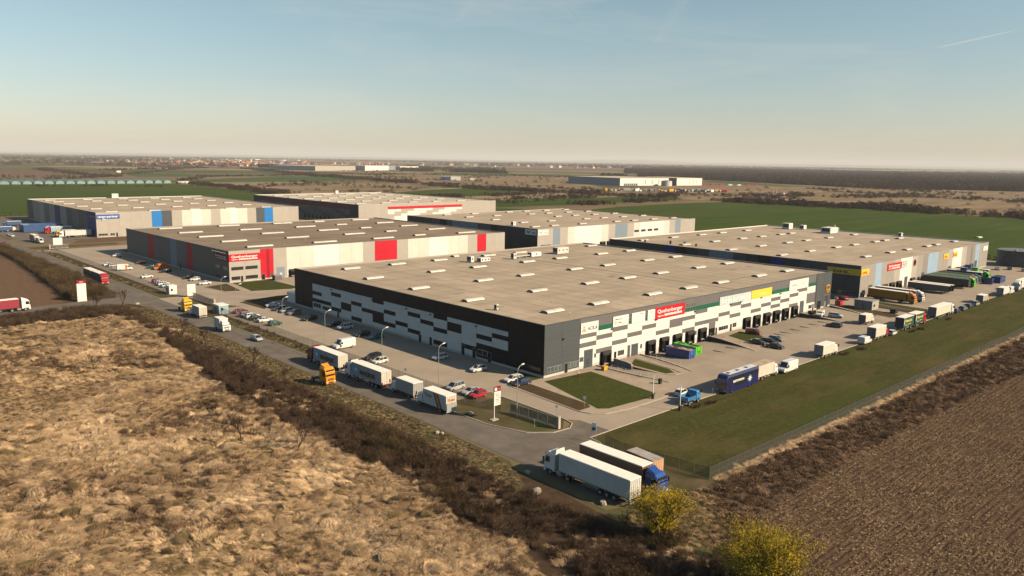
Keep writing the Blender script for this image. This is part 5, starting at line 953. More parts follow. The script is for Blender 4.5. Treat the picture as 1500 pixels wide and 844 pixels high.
fence('long chain link fence between the south lawn and the brown field', [(-21.4, -35.5), (-22.2, -40), (-20.6, -55.6), (190, -57.6)])
fence('chain link fence between the main road verge and the car lot of the chequered hall', [(-24.6, 120), (-24.8, -2.5), (-22.4, -10.6)])
fence('chain link fence between the main road and the lot of the red and cream hall', [(-23.8, 160.5), (-23.6, 302), (-21, 318)])
def gate(label, x0, y0, x1, y1):
    r = thing('sliding_gate', label, 'gate', (x0, y0, .06), math.atan2(y1 - y0, x1 - x0)); L = math.hypot(x1 - x0, y1 - y0); mb = MB()
    mb.box(0, -.09, .12, L, .09, .34); mb.tube((0, 0, 1.95), (L, 0, 1.95), .05, n=5)
    n = int(L / 2.2)
    for i in range(n + 1): mb.tube((L * i / n, 0, .3), (L * i / n, 0, 1.95), .045, n=5)
    link('gate_frame', mb.mesh('gate_frame', galv_m), r)
    mb = MB()
    for i in range(n): s_ = i % 2; mb.tube((L * (i + s_) / n, .06, .35), (L * (i + 1 - s_) / n, .06, 1.9), .03, n=4)
    link('gate_brace', mb.mesh('gate_brace', galv_m), r)
    for i in range(n): blk('gate_mesh', r, gatemesh_m, L * i / n + .05, -.02, .36, L * (i + 1) / n - .05, -.008, 1.9)
    blk('end_post', r, kerb_m, L + .1, -.3, 0, L + .55, .3, 2.3); return r
gate('open sliding gate with braced mesh beside the driveway of the chequered hall', -22.0, -12.6, -21.4, -24.4); gate('open sliding gate by the white sign at the entry of the red and cream hall', -20.6, 145, -20.9, 127)
gate('sliding gate by the white sign of the far left warehouse', -14, 322, -22, 322)
# big company boards
def board(label, x, y, z0, z1, w, ang, legs=(.2,), lines=6, head=True):
    r = thing('site_sign', label, 'sign', (x, y, .05), R(ang)); 
    lg = MB()
    for a in legs: lg.tube((a, 0, 0), (a, 0, z1), .10, n=8)
    link('post', lg.mesh('post', sw), r); link('footing', MB().box(-.55, -.5, 0, .95, .5, .16).mesh('footing', kerb_m), r)
    blk('board', r, sw, .1, -.08, z0, w, .08, z1 - (.95 if head else 0))
    if head:
        blk('board_header', r, P['plum'], .1, -.09, z1 - .94, w, .09, z1); blk('logo', r, white_l, .25, -.11, z1 - .78, .75, -.09, z1 - .2); text('CTP', .5, M('letter_rose', (.55, .2, .2), .5), r, (.85, -.11, z1 - .72), bold=.01, width=w - 1.0)
    for i in range(lines): text(('Logistic', 'Transport', 'Cargo', 'Parking', 'Office', 'Depot')[i], .26, grey_l, r, (.35 + .12 * (i % 3), -.10, z1 - 1.5 - i * (z1 - z0 - 1.5) / max(1, lines)), width=.9 + .22 * (i % 3))
    return r
board('white company board with a dark red header on a pole by the driveway', -27.2, -13.6, 2.7, 6.3, 1.7, 0)
board('white company board by the gate of the red and cream hall', -21.8, 147.0, .5, 4.4, 2.9, 0, head=False, lines=2, legs=(.2, 2.7)); board('white company board by the gate of the far left warehouse', -20.6, 322.6, 1.2, 5.4, 4.0, 0, legs=(.2, 4.2), head=False, lines=2)
r = thing('pylon_sign', 'tall white pylon with a dark red top at the side road corner', 'pylon sign', (-50.4, 160.6, .03), R(0)); blk('pylon_body', r, sw, -1.35, -.45, 0, 1.35, .45, 5.9); blk('pylon_head', r, P['plum'], -1.39, -.49, 5.92, 1.39, .49, 6.9); blk('logo', r, M('letter_rose', (.55, .2, .2)), -.6, -.52, 6.15, .6, -.49, 6.65); blk('plinth', r, kerb_m, -1.5, -.6, -.02, 1.5, .6, .12)
def small_sign(label, x, y, h=2.2, w=.6, hh=.6, col=None, ang=-60):
    r = thing('road_sign', label, 'sign', (x, y, .05), R(ang)); link('post', cached(('sp', h), lambda: MB().tube((0, 0, 0), (0, 0, h), .035, n=6).mesh('post', galv_m)), r); blk('plate', r, col or sw, -w / 2, -.06, h - hh, w / 2, -.035, h)
small_sign('small sign on the near lawn strip by the corner path', -8.6, -19.6, 2.3); small_sign('thin road sign seen over the open gate', -17.6, -20.6, 2.6, .45, .45); small_sign('round speed sign at the fence by the black estate', -23.4, 46, 2.6, .5, .5); small_sign('road sign at the fence beyond the grey curtain truck', -23.9, 18.6, 2.6, .5, .5); small_sign('road sign in the lot beside the green car', -22.0, 82.4, 2.4, .5, .5)
r = thing('road_sign', 'tall narrow white information board at the driveway corner', 'sign', (-21.6, -33.2, .06), R(-60)); link('post', MB().tube((-.35, 0, 0), (-.35, 0, 3.4), .05).tube((.35, 0, 0), (.35, 0, 3.4), .05).mesh('post', galv_m), r); blk('plate', r, sw, -.38, -.06, 1.9, .38, -.0, 3.4); blk('plate', r, M('sign_navy', (.05, .10, .25), .5), -.3, -.09, 2.1, .3, -.065, 2.6)
small_sign('low marker post in the grass island', -24.2, -21.4, 1.5, .22, .3); small_sign('low marker post on the lawn by the tipper', 17.4, -31.9, 1.7, .2, .25)
for lab, x, y in (('raised white barrier pole at the left side of the driveway', 6.4, -24.9), ('raised white barrier pole at the right side of the driveway', 4.2, -33.0)):
    r = thing('barrier', lab, 'barrier', (x, y, .06), 0, 'raised barrier poles'); link('cabinet', MB().bbox(-.22, -.22, 0, .22, .22, 1.05, .04).mesh('cabinet', black_m), r); link('boom', MB().box(-.06, -.06, .9, .06, .06, 5.0).mesh('boom', sw), r); link('bracket', MB().box(-.14, -.14, .75, .14, .14, 1.25).mesh('bracket', galv_m), r)
r = thing('hydrant', 'red and white fire hydrant on the lawn by the hall corner', 'hydrant', (6.6, -4.4, .11)); link('stand', MB().tube((0, 0, 0), (0, 0, .9), .13).tube((-.28, 0, .62), (.28, 0, .62), .08).mesh('stand', PAINT['darkred']), r); link('cap', MB().tube((0, 0, .9), (0, 0, 1.25), .2, .14).mesh('cap', sw), r)
def bin_(label, x, y, mat, w=.5, h=1.1, z=.07): r = thing('waste_bin', label, 'bin', (x, y, z)); link('bin_body', cached(('bin', w, h, mat.name), lambda: MB().box(-w, -w * .8, .08, w, w * .8, h, 0, (-.08, -.08, -.06)).mesh('bin_body', mat)), r); link('lid', cached(('lid', w, h, mat.name), lambda: MB().bbox(-w - .1, -w * .8 - .1, h, w + .1, w * .8 + .1, h + .1, .03).mesh('lid', mat)), r)
bin_('yellow bin at the foot of the first dock ramp', 15.6, -4.3, PAINT['yellow'], .55, 1.0); bin_('black litter bin at the kerb of the driveway', 16.4, -19.4, black_m, .3, 1.1); bin_('yellow bin on the far path by the last docks', 122.4, -3.4, PAINT['yellow'], .5, 1.1, .05); bin_('dark bin beside the yellow bin by the last docks', 119.6, -3.2, black_m, .7, 1.2, .05); bin_('bright red container bin by the passage between the halls', 143.6, -1.6, PAINT['red'], 1.1, 1.7, .05); bin_('dark crate standing on the paved strip by the beige hut', 144.4, -19.6, black_m, 1.1, 1.3, .05)
def wall_(label, pts, h0, h1, t, m, name='retaining_wall', zb=-1.2):
    r = thing(name, label, 'wall', (*pts[0], 0)); o = pts[0]; n = len(pts) - 1
    for i in range(n):
        (ax, ay), (bx_, by_) = pts[i], pts[i + 1]; d = Vector((bx_ - ax, by_ - ay)); l = d.length; k0, k1 = h0 + (h1 - h0) * i / n, h0 + (h1 - h0) * (i + 1) / n
        mb = MB().add([(0, -t / 2, zb), (l, -t / 2, zb), (l, t / 2, zb), (0, t / 2, zb), (0, -t / 2, k0), (l, -t / 2, k1), (l, t / 2, k1), (0, t / 2, k0)], [(0, 3, 2, 1), (4, 5, 6, 7), (0, 1, 5, 4), (1, 2, 6, 5), (2, 3, 7, 6), (3, 0, 4, 7)])
        link('wall_section', mb.mesh('wall_section', m), r, (ax - o[0], ay - o[1], 0), math.atan2(d.y, d.x))
        link('wall_cap', MB().add([(0, -t / 2 - .04, k0), (l, -t / 2 - .04, k1), (l, t / 2 + .04, k1), (0, t / 2 + .04, k0), (0, -t / 2 - .04, k0 + .07), (l, -t / 2 - .04, k1 + .07), (l, t / 2 + .04, k1 + .07), (0, t / 2 + .04, k0 + .07)], [(0, 3, 2, 1), (4, 5, 6, 7), (0, 1, 5, 4), (1, 2, 6, 5), (2, 3, 7, 6), (3, 0, 4, 7)]).mesh('wall_cap', kerb_m), r, (ax - o[0], ay - o[1], 0), math.atan2(d.y, d.x))
    return r
def railing(label, pts, z=.12, h=1.0, step=1.9):
    r = thing('railing', label, 'railing', (*pts[0], z)); o = pts[0]; pm = cached('rpost', lambda: MB().tube((0, 0, 0), (0, 0, 1.0), .055, n=5).mesh('post', sw)); rm = MB()
    for (ax, ay), (bx_, by_) in zip(pts, pts[1:]):
        d = Vector((bx_ - ax, by_ - ay)); n = max(1, int(d.length / step))
        for i in range(n + 1): link('post', pm, r, (ax - o[0] + d.x * i / n, ay - o[1] + d.y * i / n, 0))
        for zz in (.5, .98): rm.tube((ax - o[0], ay - o[1], zz), (bx_ - o[0], by_ - o[1], zz), .03, n=4)
    link('rail', rm.mesh('rail', alu_m), r)
wall_('low retaining wall along the path to the first loading dock', [(17.4, -.4), (17.5, -7), (18.2, -13), (19.2, -20)], .22, .10, .3, concrete_m); railing('white railing beside the first loading dock', [(17.2, -5), (17.9, -15)], .2)
wall_('pale curved concrete wall right of the first loading dock', [(23.6, -.6), (23.6, -4.6), (23.2, -6.4), (22.2, -7.2)], .9, .45, .35, M('pale_concrete', (.50, .47, .42), .85, .1, 1.2, .2))
wall_('low wall along the left edge of the second group of docks', [(34.1, -.4), (33.6, -7), (32.4, -13), (30.8, -18)], .22, .10, .3, concrete_m); railing('white railing beside the second group of docks', [(33.6, -4), (31.8, -14)], .2)
wall_('dark stone retaining wall below the ramp to the open gate', [(64.5, -.4), (64.2, -5), (62.8, -11), (60.4, -17.6)], .55, .06, .45, stone_m); railing('white railing on top of the dark stone ramp wall', [(64.9, -1), (64.6, -5), (63.2, -11), (61.4, -16)], .5)
wall_('kerb wall right of the lawn by the ramp', [(71.5, -10.8), (69, -14), (65.6, -18.5)], .25, .08, .35, concrete_m)
wall_('brown stone wall beyond the last loading docks', [(117.8, -.4), (117.6, -5), (117.0, -10), (115.6, -16.8)], .5, .05, .5, stone_m); wall_('brown earth and stone wall by the golden shield corner', [(138.4, -.8), (137.4, -6), (134, -15)], .6, .05, .6, stone_m)
for i, a in enumerate((84.2, 88.0, 93.9, 99.8, 105.5, 111.4, 116.6, 58.9, 53.0)):
    for b_ in (-.0,):
        r = thing('wheel_guide', 'low concrete guide rails in front of the dock doors', 'kerb', (a, -11.2, -.12), 0, 'guide kerbs before the docks')
        link('guide_rail', cached('guide', lambda: MB().bbox(-.09, -1.7, .0, .09, 1.7, .18, .04).mesh('guide_rail', kerb_m)), r)
# huts, cabins, tank
def hut(label, x0, y0, x1, y1, h, wm, rm, ang=0, name='hut', cat='hut', op=True):
    r = thing(name, label, cat, ((x0 + x1) / 2, (y0 + y1) / 2, .05), R(ang)); a, b = (x1 - x0) / 2, (y1 - y0) / 2
    link('wall', MB().bbox(-a, -b, 0, a, b, h, .04).mesh('wall', wm), r); link('roof', MB().box(-a - .12, -b - .12, h, a + .12, b + .12, h + .12).box(-a, -b, h + .12, a, b, h + .18).mesh('roof', rm), r)
    if op: blk('door', r, P['stone'], -a - .03, -.45, .1, -a, .45, 2.05); blk('window', r, glass_m, -a - .03, .7, 1.1, -a, min(1.5, b - .1), 1.9); blk('window', r, glass_m, -a * .6, -b - .03, 1.1, -a * .1, -b, 1.9)
hut('light blue portable cabin by the main road', -25.4, 112.6, -22.4, 117.0, 2.6, PAINT['iceblue'], boxroof_m, name='portable_cabin', cat='cabin'); hut('white gatehouse cabin at the entry of the red and cream hall', -24.2, 156.4, -21.6, 159.8, 2.8, sw, boxroof_m, name='gatehouse', cat='gatehouse')
hut('beige transformer hut on the lawn between the two right hand halls', 143.0, -13.0, 148.4, -7.0, 2.9, P['beige'], P['greige'], name='transformer_hut'); hut('white flat annex against the north end of the chequered hall', 1, 114.6, 5, 120.5, 3.0, sw, boxroof_m, name='annex', cat='cabin', op=False)
hut('grey ventilation box on the lawn by the red strip', 18.0, 163.0, 21.0, 165.4, 1.9, P['grey'], P['greige'], name='ventilation_box', cat='box', op=False); hut('small white kiosk at the far left edge', -36 + 9, 452, -22, 457, 3.0, sw, boxroof_m, name='kiosk', cat='kiosk')
r = thing('water_tank', 'dark corrugated steel tank at the right edge', 'tank', (328, -9, .05)); mb = MB(); n = 40
for k in range(7):
    z0, z1 = k * 1.1, k * 1.1 + 1.06
    mb.loft([[(9.5 * math.cos(2 * math.pi * i / n), 9.5 * math.sin(2 * math.pi * i / n), z0) for i in range(n)], [(9.62 * math.cos(2 * math.pi * i / n), 9.62 * math.sin(2 * math.pi * i / n), (z0 + z1) / 2) for i in range(n)], [(9.5 * math.cos(2 * math.pi * i / n), 9.5 * math.sin(2 * math.pi * i / n), z1) for i in range(n)]], 0, False)
link('shell', mb.mesh('shell', M('dark_steel', (.085, .09, .10), .45, .2, .3)), r); link('roof', MB().loft([[(9.7 * math.cos(2 * math.pi * i / n), 9.7 * math.sin(2 * math.pi * i / n), 7.7) for i in range(n)], [(.5 * math.cos(2 * math.pi * i / n), .5 * math.sin(2 * math.pi * i / n), 8.2) for i in range(n)]]).mesh('roof', M('tank_roof', (.16, .165, .175), .5)), r); link('manhole', MB().box(-9.5, -1, 7.8, -8.2, 0, 8.5).mesh('manhole', galv_m), r)
# roof plant
def hvac(label, x, y, z, w, d, h, mat=None, fans=1, duct=False, ang=0):
    r = thing('roof_unit', label, 'air unit', (x, y, z), R(ang)); link('casing', MB().bbox(-w / 2, -d / 2, .3, w / 2, d / 2, h, .05).mesh('casing', mat or sw), r)
    link('frame', MB().box(-w / 2 - .1, -d / 2 - .1, .12, w / 2 + .1, d / 2 + .1, .28).box(-w / 2, -d / 2, 0, -w / 2 + .15, d / 2, .12).box(w / 2 - .15, -d / 2, 0, w / 2, d / 2, .12).mesh('frame', galv_m), r)
    for i in range(fans): link('fan', cached(('fan', round(h, 2)), lambda: MB().tube((0, -.03, 0), (0, .03, 0), .32, n=10).mesh('fan', black_m)), r, (-w / 2 + w * (i + .5) / fans, -d / 2 - .01, h * .62))
    link('intake', cached(('intk', w, d, h), lambda: MB().box(-w / 2 - .03, -d * .38, h * .35, -w / 2, d * .38, h * .9).mesh('intake', black_m)), r)
    if duct: link('duct', MB().tube((w / 2 - .2, 0, h * .55), (w / 2 + 2.2, 0, h * .55), .62, n=10).tube((w / 2 + 1.6, 0, h * .55), (w / 2 + 1.6, 0, h + 1.0), .6, n=10).tube((w / 2 + 2.6, -1.2, .3), (w / 2 + 2.6, -1.2, h * .9), 1.0, n=10).mesh('duct', galv_m), r)
    return r
Z1 = b1.rz
hvac('small grey air unit near the dark west edge of the nearest roof', 5.0, 21.4, Z1, .9, .8, 1.5, P['cream'], 1, ang=20); hvac('tall white air unit in the cluster on the nearest roof', 57.6, 93.2, Z1, 1.4, 2.4, 2.2, sw, 1); hvac('long low white air unit in the cluster on the nearest roof', 62.4, 91.6, Z1, 4.4, 2.2, 1.5, sw, 3); hvac('white duct end unit on the nearest roof', 76.2, 90.6, Z1, 1.4, 1.6, 2.3, P['cream'], 1)
hvac('white air handler joined by a long pipe on the nearest roof', 88.0, 91.6, Z1, 5.2, 2.2, 1.8, sw, 1); hvac('raised chiller with three fans on the nearest roof', 103.2, 92.2, Z1, 6.4, 2.6, 2.6, P['cream'], 3)
r = thing('roof_pipe', 'long pipe lying between two air units on the nearest roof', 'pipe', (77, 90.9, Z1)); link('pipe', MB().tube((0, 0, .8), (8.6, .4, .8), .22, n=8).mesh('pipe', galv_m), r); link('support', MB().box(2, -.2, 0, 2.2, .2, .7).box(6, 0, 0, 6.2, .5, .7).mesh('support', galv_m), r)
hvac('black fronted air unit at the far edge of the right hand roof', 296.5, 98, b6.rz, 4.4, 4.2, 3.4, sw, 1); hvac('white unit with a bent hood at the far edge of the right hand roof', 303, 92, b6.rz, 3.2, 2.6, 2.4, sw, 1); hvac('large white ventilation plant with thick ducts on the right hand roof', 291.5, 71.5, b6.rz, 8.6, 5.4, 3.2, sw, 1, True); hvac('small dark air unit near the right end of the right hand roof', 305.5, 40, b6.rz, 2.0, 1.8, 2.0, sw, 1)
for i, (x, y) in enumerate(((164.6, 52 + 48), (167.4, 88), (171.5, 91), (172.4, 84), (169.5, 76))): r = thing('roof_vent', 'small black vent near the left edge of the right hand roof', 'vent', (x + 3, y, b6.rz), 0, 'black roof vents'); link('vent_body', cached('bv', lambda: MB().tube((0, 0, 0), (0, 0, .9), .4, n=8).tube((0, 0, .9), (0, 0, 1.2), .62, .2, n=8).mesh('vent_body', black_m)), r)
hvac('white air unit at the left corner of the middle back roof', 172.8, 193, b5.rz, 2.0, 2.0, 2.3, sw, 1); hvac('white frame unit on the far edge of the far left roof', 70, 527, b3.rz, 4.6, 2, 3.4, sw, 2); hvac('white unit at the far edge of the pale back roof', 262, 527, b4.rz, 3, 2, 3.0, sw, 1)
# stones and slabs lying about
def stone(label, x, y, s, m, z=.05):
    r = thing('stone', label, 'stone', (x, y, z), rnd.uniform(0, 6)); mb = MB(); n = 7
    rg = lambda k, zz: [(s * k * (1 + rnd.uniform(-.25, .25)) * math.cos(2 * math.pi * i / n), s * k * .7 * (1 + rnd.uniform(-.25, .25)) * math.sin(2 * math.pi * i / n), zz * s + rnd.uniform(-.05, .05) * s) for i in range(n)]
    link('rock', mb.loft([rg(.9, 0), rg(1, .3), rg(.8, .6), rg(.35, .72)]).mesh('rock', m), r)
pc = M('broken_concrete', (.40, .36, .30), .9, .2, 2, .5)
stone('pale broken concrete lump on the road verge', -39.4, -12.4, .6, pc); stone('pale concrete slab lying beside the verge lump', -38.9, -13.2, .45, pc); stone('pale stone at the kerb behind the striped box truck', -28.2, -8.2, .7, pc); stone('white block in the brush beside the foreground lorry', -43.8, -41.6, .95, pc); stone('pale stone by the dirt track at the foreground lorry', -39.8, -35.6, .65, pc); stone('pale mound of gravel under the rear of the foreground lorry', -39.4, -50.4, 0.75, M('pale_gravel', (.36, .31, .24), .95, .2, 3, .5)); stone('dark lump with a yellow top in the verge grass', -39.8, 62.2, .7, M('mud', (.08, .06, .045), .95, .3, 3))
stone('small grey stone near the side road corner', -38.6, 144.4, .7, pc)

# ------------------------------------------------------------------ far buildings
def far_hall(label, x0, y0, x1, y1, h, ang=0, wall=None, south=None, roof=None, docks=0, name='distant_warehouse', west=None):
    r = thing(name, label, 'warehouse' if 'warehouse' in name else 'building', (x0, y0, .1), R(ang)); L, D = x1 - x0, y1 - y0
    blk('wall', r, wall or sw, .2, .2, 0, L - .2, D - .2, h - .2); blk('roof', r, roof or roof4_m, -.2, -.2, h - .19, L + .2, D + .2, h + .25)
    blk('facade', r, south or sw, 0, -.05, .1, L, .19, h - .2); blk('facade', r, west or P['steel'], -.05, .2, .1, .19, D, h - .2)  # default west facade is blue grey, the shade on a white wall painted in
    for i in range(docks): blk('dock_door', r, black_m, L * (.08 + .28 * i / docks), -.2, .3, L * (.08 + .28 * i / docks) + 4, -.05, 4.6)
    for i in range(3): blk('facade_panel', r, P['beige'], L * (.5 + .14 * i), -.10, h * .2, L * (.5 + .14 * i) + L * .02, -.052, h * .8)
    return r
far_hall('long white warehouse far off with a shaded blue grey west side', 1112, 878, 1250, 1040, 15.2, -8, docks=7); far_hall('white wing right of the long far white warehouse', 1262, 848, 1340, 960, 15.5, -8, west=P['grey']); far_hall('grey link between the two far white buildings', 1246, 880, 1262, 960, 13.5, -8, P['grey'], P['grey'])
far_hall('pale grey shed far off left of centre', 1196, 2230, 1430, 2420, 16, 24, south=P['beige'], west=P['beige']); far_hall('long white shed behind the pale grey one far off', 1440, 2310, 1600, 2560, 18, 24, south=sw, west=P['cream']); far_hall('shed with a blue front at the end of the far white sheds', 1600, 2440, 1700, 2600, 15, 24, south=P['steel']); far_hall('white shed at the right end of the far shed row', 1712, 2480, 1860, 2660, 14, 24, west=P['cream'])
far_hall('dark blue shed at the edge of the far village', 1350, 2790, 1455, 2900, 15, 20, south=P['navy'], west=P['slate']); far_hall('white shed at the edge of the far village', 1470, 2760, 1530, 2840, 13, 20, west=P['cream']); far_hall('small white hall between the far sheds and the village', 1560, 2760, 1640, 2840, 12, 20, west=P['cream']); far_hall('low blue roofed shed near the far village', 1640, 2860, 1740, 2950, 11, 20, south=P['steel'])
far_hall('blue and white barn standing alone in the far scrub', 990, 1262, 1012, 1276, 9, -35, south=sw, west=P['navy'], name='barn'); far_hall('blue roofed lean to beside the lone far barn', 972, 1270, 989, 1288, 8, -35, south=P['navy'], west=P['navy'], name='barn'); far_hall('small white shed right of the lone far barn', 1036, 1250, 1048, 1260, 5, -35, name='shed')
r = thing('round_silo', 'round pale silo in front of the far white warehouse', 'silo', (1218, 842, .1)); link('silo_body', MB().tube((0, 0, 0), (0, 0, 10), 11, n=20).mesh('silo_body', P['cream']), r); link('silo_roof', MB().tube((0, 0, 10), (0, 0, 12), 11.2, 3, n=20).mesh('silo_roof', galv_m), r)
r = thing('plant_building', 'low dark plant with two orange chimneys in the far scrub', 'building', (985, 492, .1)); blk('wall', r, black_m, -12, -6, 0, 12, 6, 3.2); blk('roof', r, P['slate'], -12.4, -6.4, 3.2, 12.4, 6.4, 3.6); ch = cached('chim', lambda: MB().tube((0, 0, 0), (0, 0, 11), .9, .7, n=8).mesh('chimney', M('chimney_orange', (.62, .34, .16), .6)))
link('chimney', ch, r, (12, -6, 0)); link('chimney', ch, r, (16, -9, 0)); blk('annex', r, sw, 14, -8, 0, 20, -4, 3); blk('annex', r, sw, 30, -14, 0, 34, -10, 4)
# yard of containers and vehicles at the far hall
jm = [cached(('junk', i), lambda i=i: MB().bbox(-3, -1.3, .3, 3, 1.3, 3.0, .1).box(-3.02, -1.1, .1, -2, 1.1, .5).mesh('container_body', m)) for i, m in enumerate((sw, P['cream'], P['beige'], PAINT['grey'], PAINT['navy'], P['red'], PAINT['yellow'], black_m))]
jl = ['white', 'cream', 'beige', 'grey', 'dark blue', 'red', 'yellow', 'black']
for i in range(72):
    u, v = rnd.random(), rnd.random(); x = 880 + 165 * u - 10 * v; y = 715 - 120 * u + (v - .3) * 46; k = rnd.choice((0, 0, 0, 1, 1, 2, 3, 3, 4, 5, 6, 7))
    o = link('yard_container', jm[k], None, (x, y, .1), rnd.uniform(0, 3.1), tuple([rnd.uniform(.7, 1.6)] * 3)); tag(o, jl[k] + ' container or parked van in the far storage yard', 'container', jl[k] + ' boxes in the far storage yard')
for i in range(7): o = link('red_trailer', jm[(5, 5, 5, 0, 0, 5, 5)[i]], None, (1352 + i * 18, 842 - i * 11, .1), R(-30), (1.5, 1.1, 1.0)); tag(o, ('red', 'white')[i in (3, 4)] + ' trailer parked in a row right of the far white hall', 'trailer', ('red', 'white')[i in (3, 4)] + ' trailers right of the far white hall')
# greenhouse tunnels
gcov = M('greenhouse_film', (.085, .19, .17), .35, .1, .05, ovar=.06); gend = M('greenhouse_end', (.20, .33, .28), .4, .1, .2, ovar=.05)
n = 8; arcp = [(6.0 * math.cos(math.pi * i / n), 1.6 + 3.6 * math.sin(math.pi * i / n)) for i in range(n + 1)]; prof = [(6.0, 0)] + arcp + [(-6.0, 0)]
gc = MB()
for (xa, za), (xb, zb) in zip(prof, prof[1:]): gc.quad((xa, 0, za), (xb, 0, zb), (xb, 60, zb), (xa, 60, za))
gcm = gc.mesh('cover', gcov); gem = MB().add([(x, 0, z) for x, z in prof], [tuple(range(len(prof)))]).mesh('end_wall', gend); ghoop = MB()
for (xa, za), (xb, zb) in zip(prof, prof[1:]): ghoop.tube((xa, -.1, za), (xb, -.1, zb), .12, n=4)
ghm = ghoop.box(-6.4, -.2, 0, -5.8, 60, 1.2).mesh('hoop', P['slate'])
for i in range(27):
    x = -16 + i * 14.4; r = thing('greenhouse_tunnel', 'pale green film tunnel in the long far greenhouse row', 'greenhouse', (x, 1221.5, .12), 0, 'greenhouse tunnels beyond the wheat field')
    link('cover', gcm, r); link('end_wall', gem, r, (0, .15, 0)); link('hoop', ghm, r)
r = thing('field_hut', 'tiny white hut alone in the far left fields', 'hut', (515, 1990, .1)); blk('wall', r, sw, -5, -4, 0, 5, 4, 4); blk('roof', r, sw, -5.5, -4.5, 4, 5.5, 4.5, 4.6)
r = thing('tunnel_shed', 'white shed at the right end of the greenhouse row', 'shed', (378, 1216, .1)); blk('wall', r, sw, -6, -4, 0, 12, 4, 3); blk('roof', r, sw, -6.4, -4.4, 3, 12.4, 4.4, 3.4)
# village
wl = [M('house_wall_' + k, c, .8, .05, 1) for k, c in (('white', (.72, .68, .62)), ('ochre', (.58, .42, .30)), ('rose', (.50, .33, .27)))]
rf = [M('house_roof_' + k, c, .8, .1, 1) for k, c in (('red', (.30, .085, .05)), ('orange', (.42, .17, .09)), ('grey', (.30, .29, .28)))]
def house_mesh(w, r): return MB().box(-6, -5, 0, 6, 5, 5).add([(-6.6, -5.8, 4.7), (6.6, -5.8, 4.7), (6.6, 5.8, 4.7), (-6.6, 5.8, 4.7), (-6.6, 0, 8.6), (6.6, 0, 8.6)], [(0, 1, 5, 4), (2, 3, 4, 5), (1, 2, 5), (3, 0, 4), (3, 2, 1, 0)], 1).mesh('village_house', [wl[w], rf[r]])
hv = [(house_mesh(w, r), f"{('white', 'ochre', 'rose')[w]} house under a sloping {('red', 'orange', 'grey')[r]} roof in the far village", f"{('white', 'ochre', 'rose')[w]} {('red', 'orange', 'grey')[r]} roofed village houses") for w, r in ((0, 0), (0, 1), (1, 0), (2, 1), (0, 2))]
def polar(az, d): a = YAW + R(az); return CAM.x + d * math.cos(a), CAM.y + d * math.sin(a)
nh = 0
while nh < 235:
    az = rnd.uniform(9.0, 27.5); t_ = rnd.random(); d = 3500 + 2900 * t_ ** 1.2 + max(0, az - 20) * 120
    if rnd.random() < (az - 18) / 14: continue
    x, y = polar(az, d); me, lab, gr = hv[rnd.choice((0, 0, 1, 1, 2, 3, 4))]
    tag(link('village_house', me, None, (x, y, .1), rnd.uniform(0, 3.1), tuple([rnd.uniform(.9, 1.7)] * 3)), lab, 'house', gr); nh += 1
for i in range(50):
    az = rnd.uniform(-11, 7); d = rnd.uniform(5200, 8600); x, y = polar(az, d); tag(link('distant_house', hv[0][0] if i % 3 else hv[4][0], None, (x, y, .1), rnd.uniform(0, 3.1), tuple([rnd.uniform(1.2, 2.4)] * 3)), 'pale ' + ('red' if i % 3 else 'grey') + ' roofed house on the distant plain near the horizon', 'house', 'pale ' + ('red' if i % 3 else 'grey') + ' roofed houses near the horizon')
for i in range(26):
    az = rnd.uniform(12, 31); d = rnd.uniform(6500, 9000); x, y = polar(az, d); tag(link('distant_hall', cached('dh', lambda: MB().box(-30, -12, 0, 30, 12, 9).mesh('distant_hall', sw)), None, (x, y, .1), rnd.uniform(0, 3), tuple([rnd.uniform(.6, 1.2)] * 3)), 'tiny white hall on the horizon behind the village', 'building', 'white halls on the left horizon')
r = thing('church', 'church with a pale tower above the far village roofs', 'church', (*polar(18.6, 4600), .1)); blk('nave', r, wl[1], -14, -7, 0, 14, 7, 12); blk('roof', r, rf[1], -14.5, -7.5, 12, 14.5, 7.5, 17); blk('tower', r, wl[0], 14, -4, 0, 22, 4, 26); blk('spire', r, rf[2], 15, -3, 26, 21, 3, 32)
# ------------------------------------------------------------------ vegetation
def vnoise(x, y, seed=0):
    xi, yi = np.floor(x).astype(np.int64), np.floor(y).astype(np.int64); fx, fy = x - xi, y - yi; fx = fx * fx * (3 - 2 * fx); fy = fy * fy * (3 - 2 * fy)
    def hsh(a, b):
        n = (a * 374761393 + b * 668265263 + seed * 2147483647 + 1013904223) & 0xFFFFFFFF; n = ((n ^ (n >> 13)) * 1274126177) & 0xFFFFFFFF; return ((n ^ (n >> 16)) & 0xFFFF) / 65535.0
    a, b, c, d = hsh(xi, yi), hsh(xi + 1, yi), hsh(xi, yi + 1), hsh(xi + 1, yi + 1); return (a * (1 - fx) + b * fx) * (1 - fy) + (c * (1 - fx) + d * fx) * fy
def fbm(x, y, seed=0, o=4): return sum(vnoise(x * 2 ** i, y * 2 ** i, seed + i) * .5 ** i for i in range(o)) / sum(.5 ** i for i in range(o))
def inpoly(x, y, poly):
    r = np.zeros(x.shape, bool); n = len(poly)
    for i in range(n):
        (xa, ya), (xb, yb) = poly[i], poly[(i + 1) % n]
        if ya == yb: continue
        r ^= ((ya > y) != (yb > y)) & (x < (xb - xa) * (y - ya) / (yb - ya) + xa)
    return r
def seen(x, y, m=1.22, far=1e9):
    """keeps points the photograph or a camera a step beside it can see"""
    d = np.stack([x - CAM.x, y - CAM.y, np.full_like(x, -CAM.z)], -1); z = d @ np.array(_f); px = d @ np.array(_r2) / np.maximum(z, .1); py = d @ np.array(_u2) / np.maximum(z, .1); k = 1144.5
    return (z > 1) & (np.abs(px) < 750 / k * m) & (np.abs(py) < 422 / k * m) & (z < far)
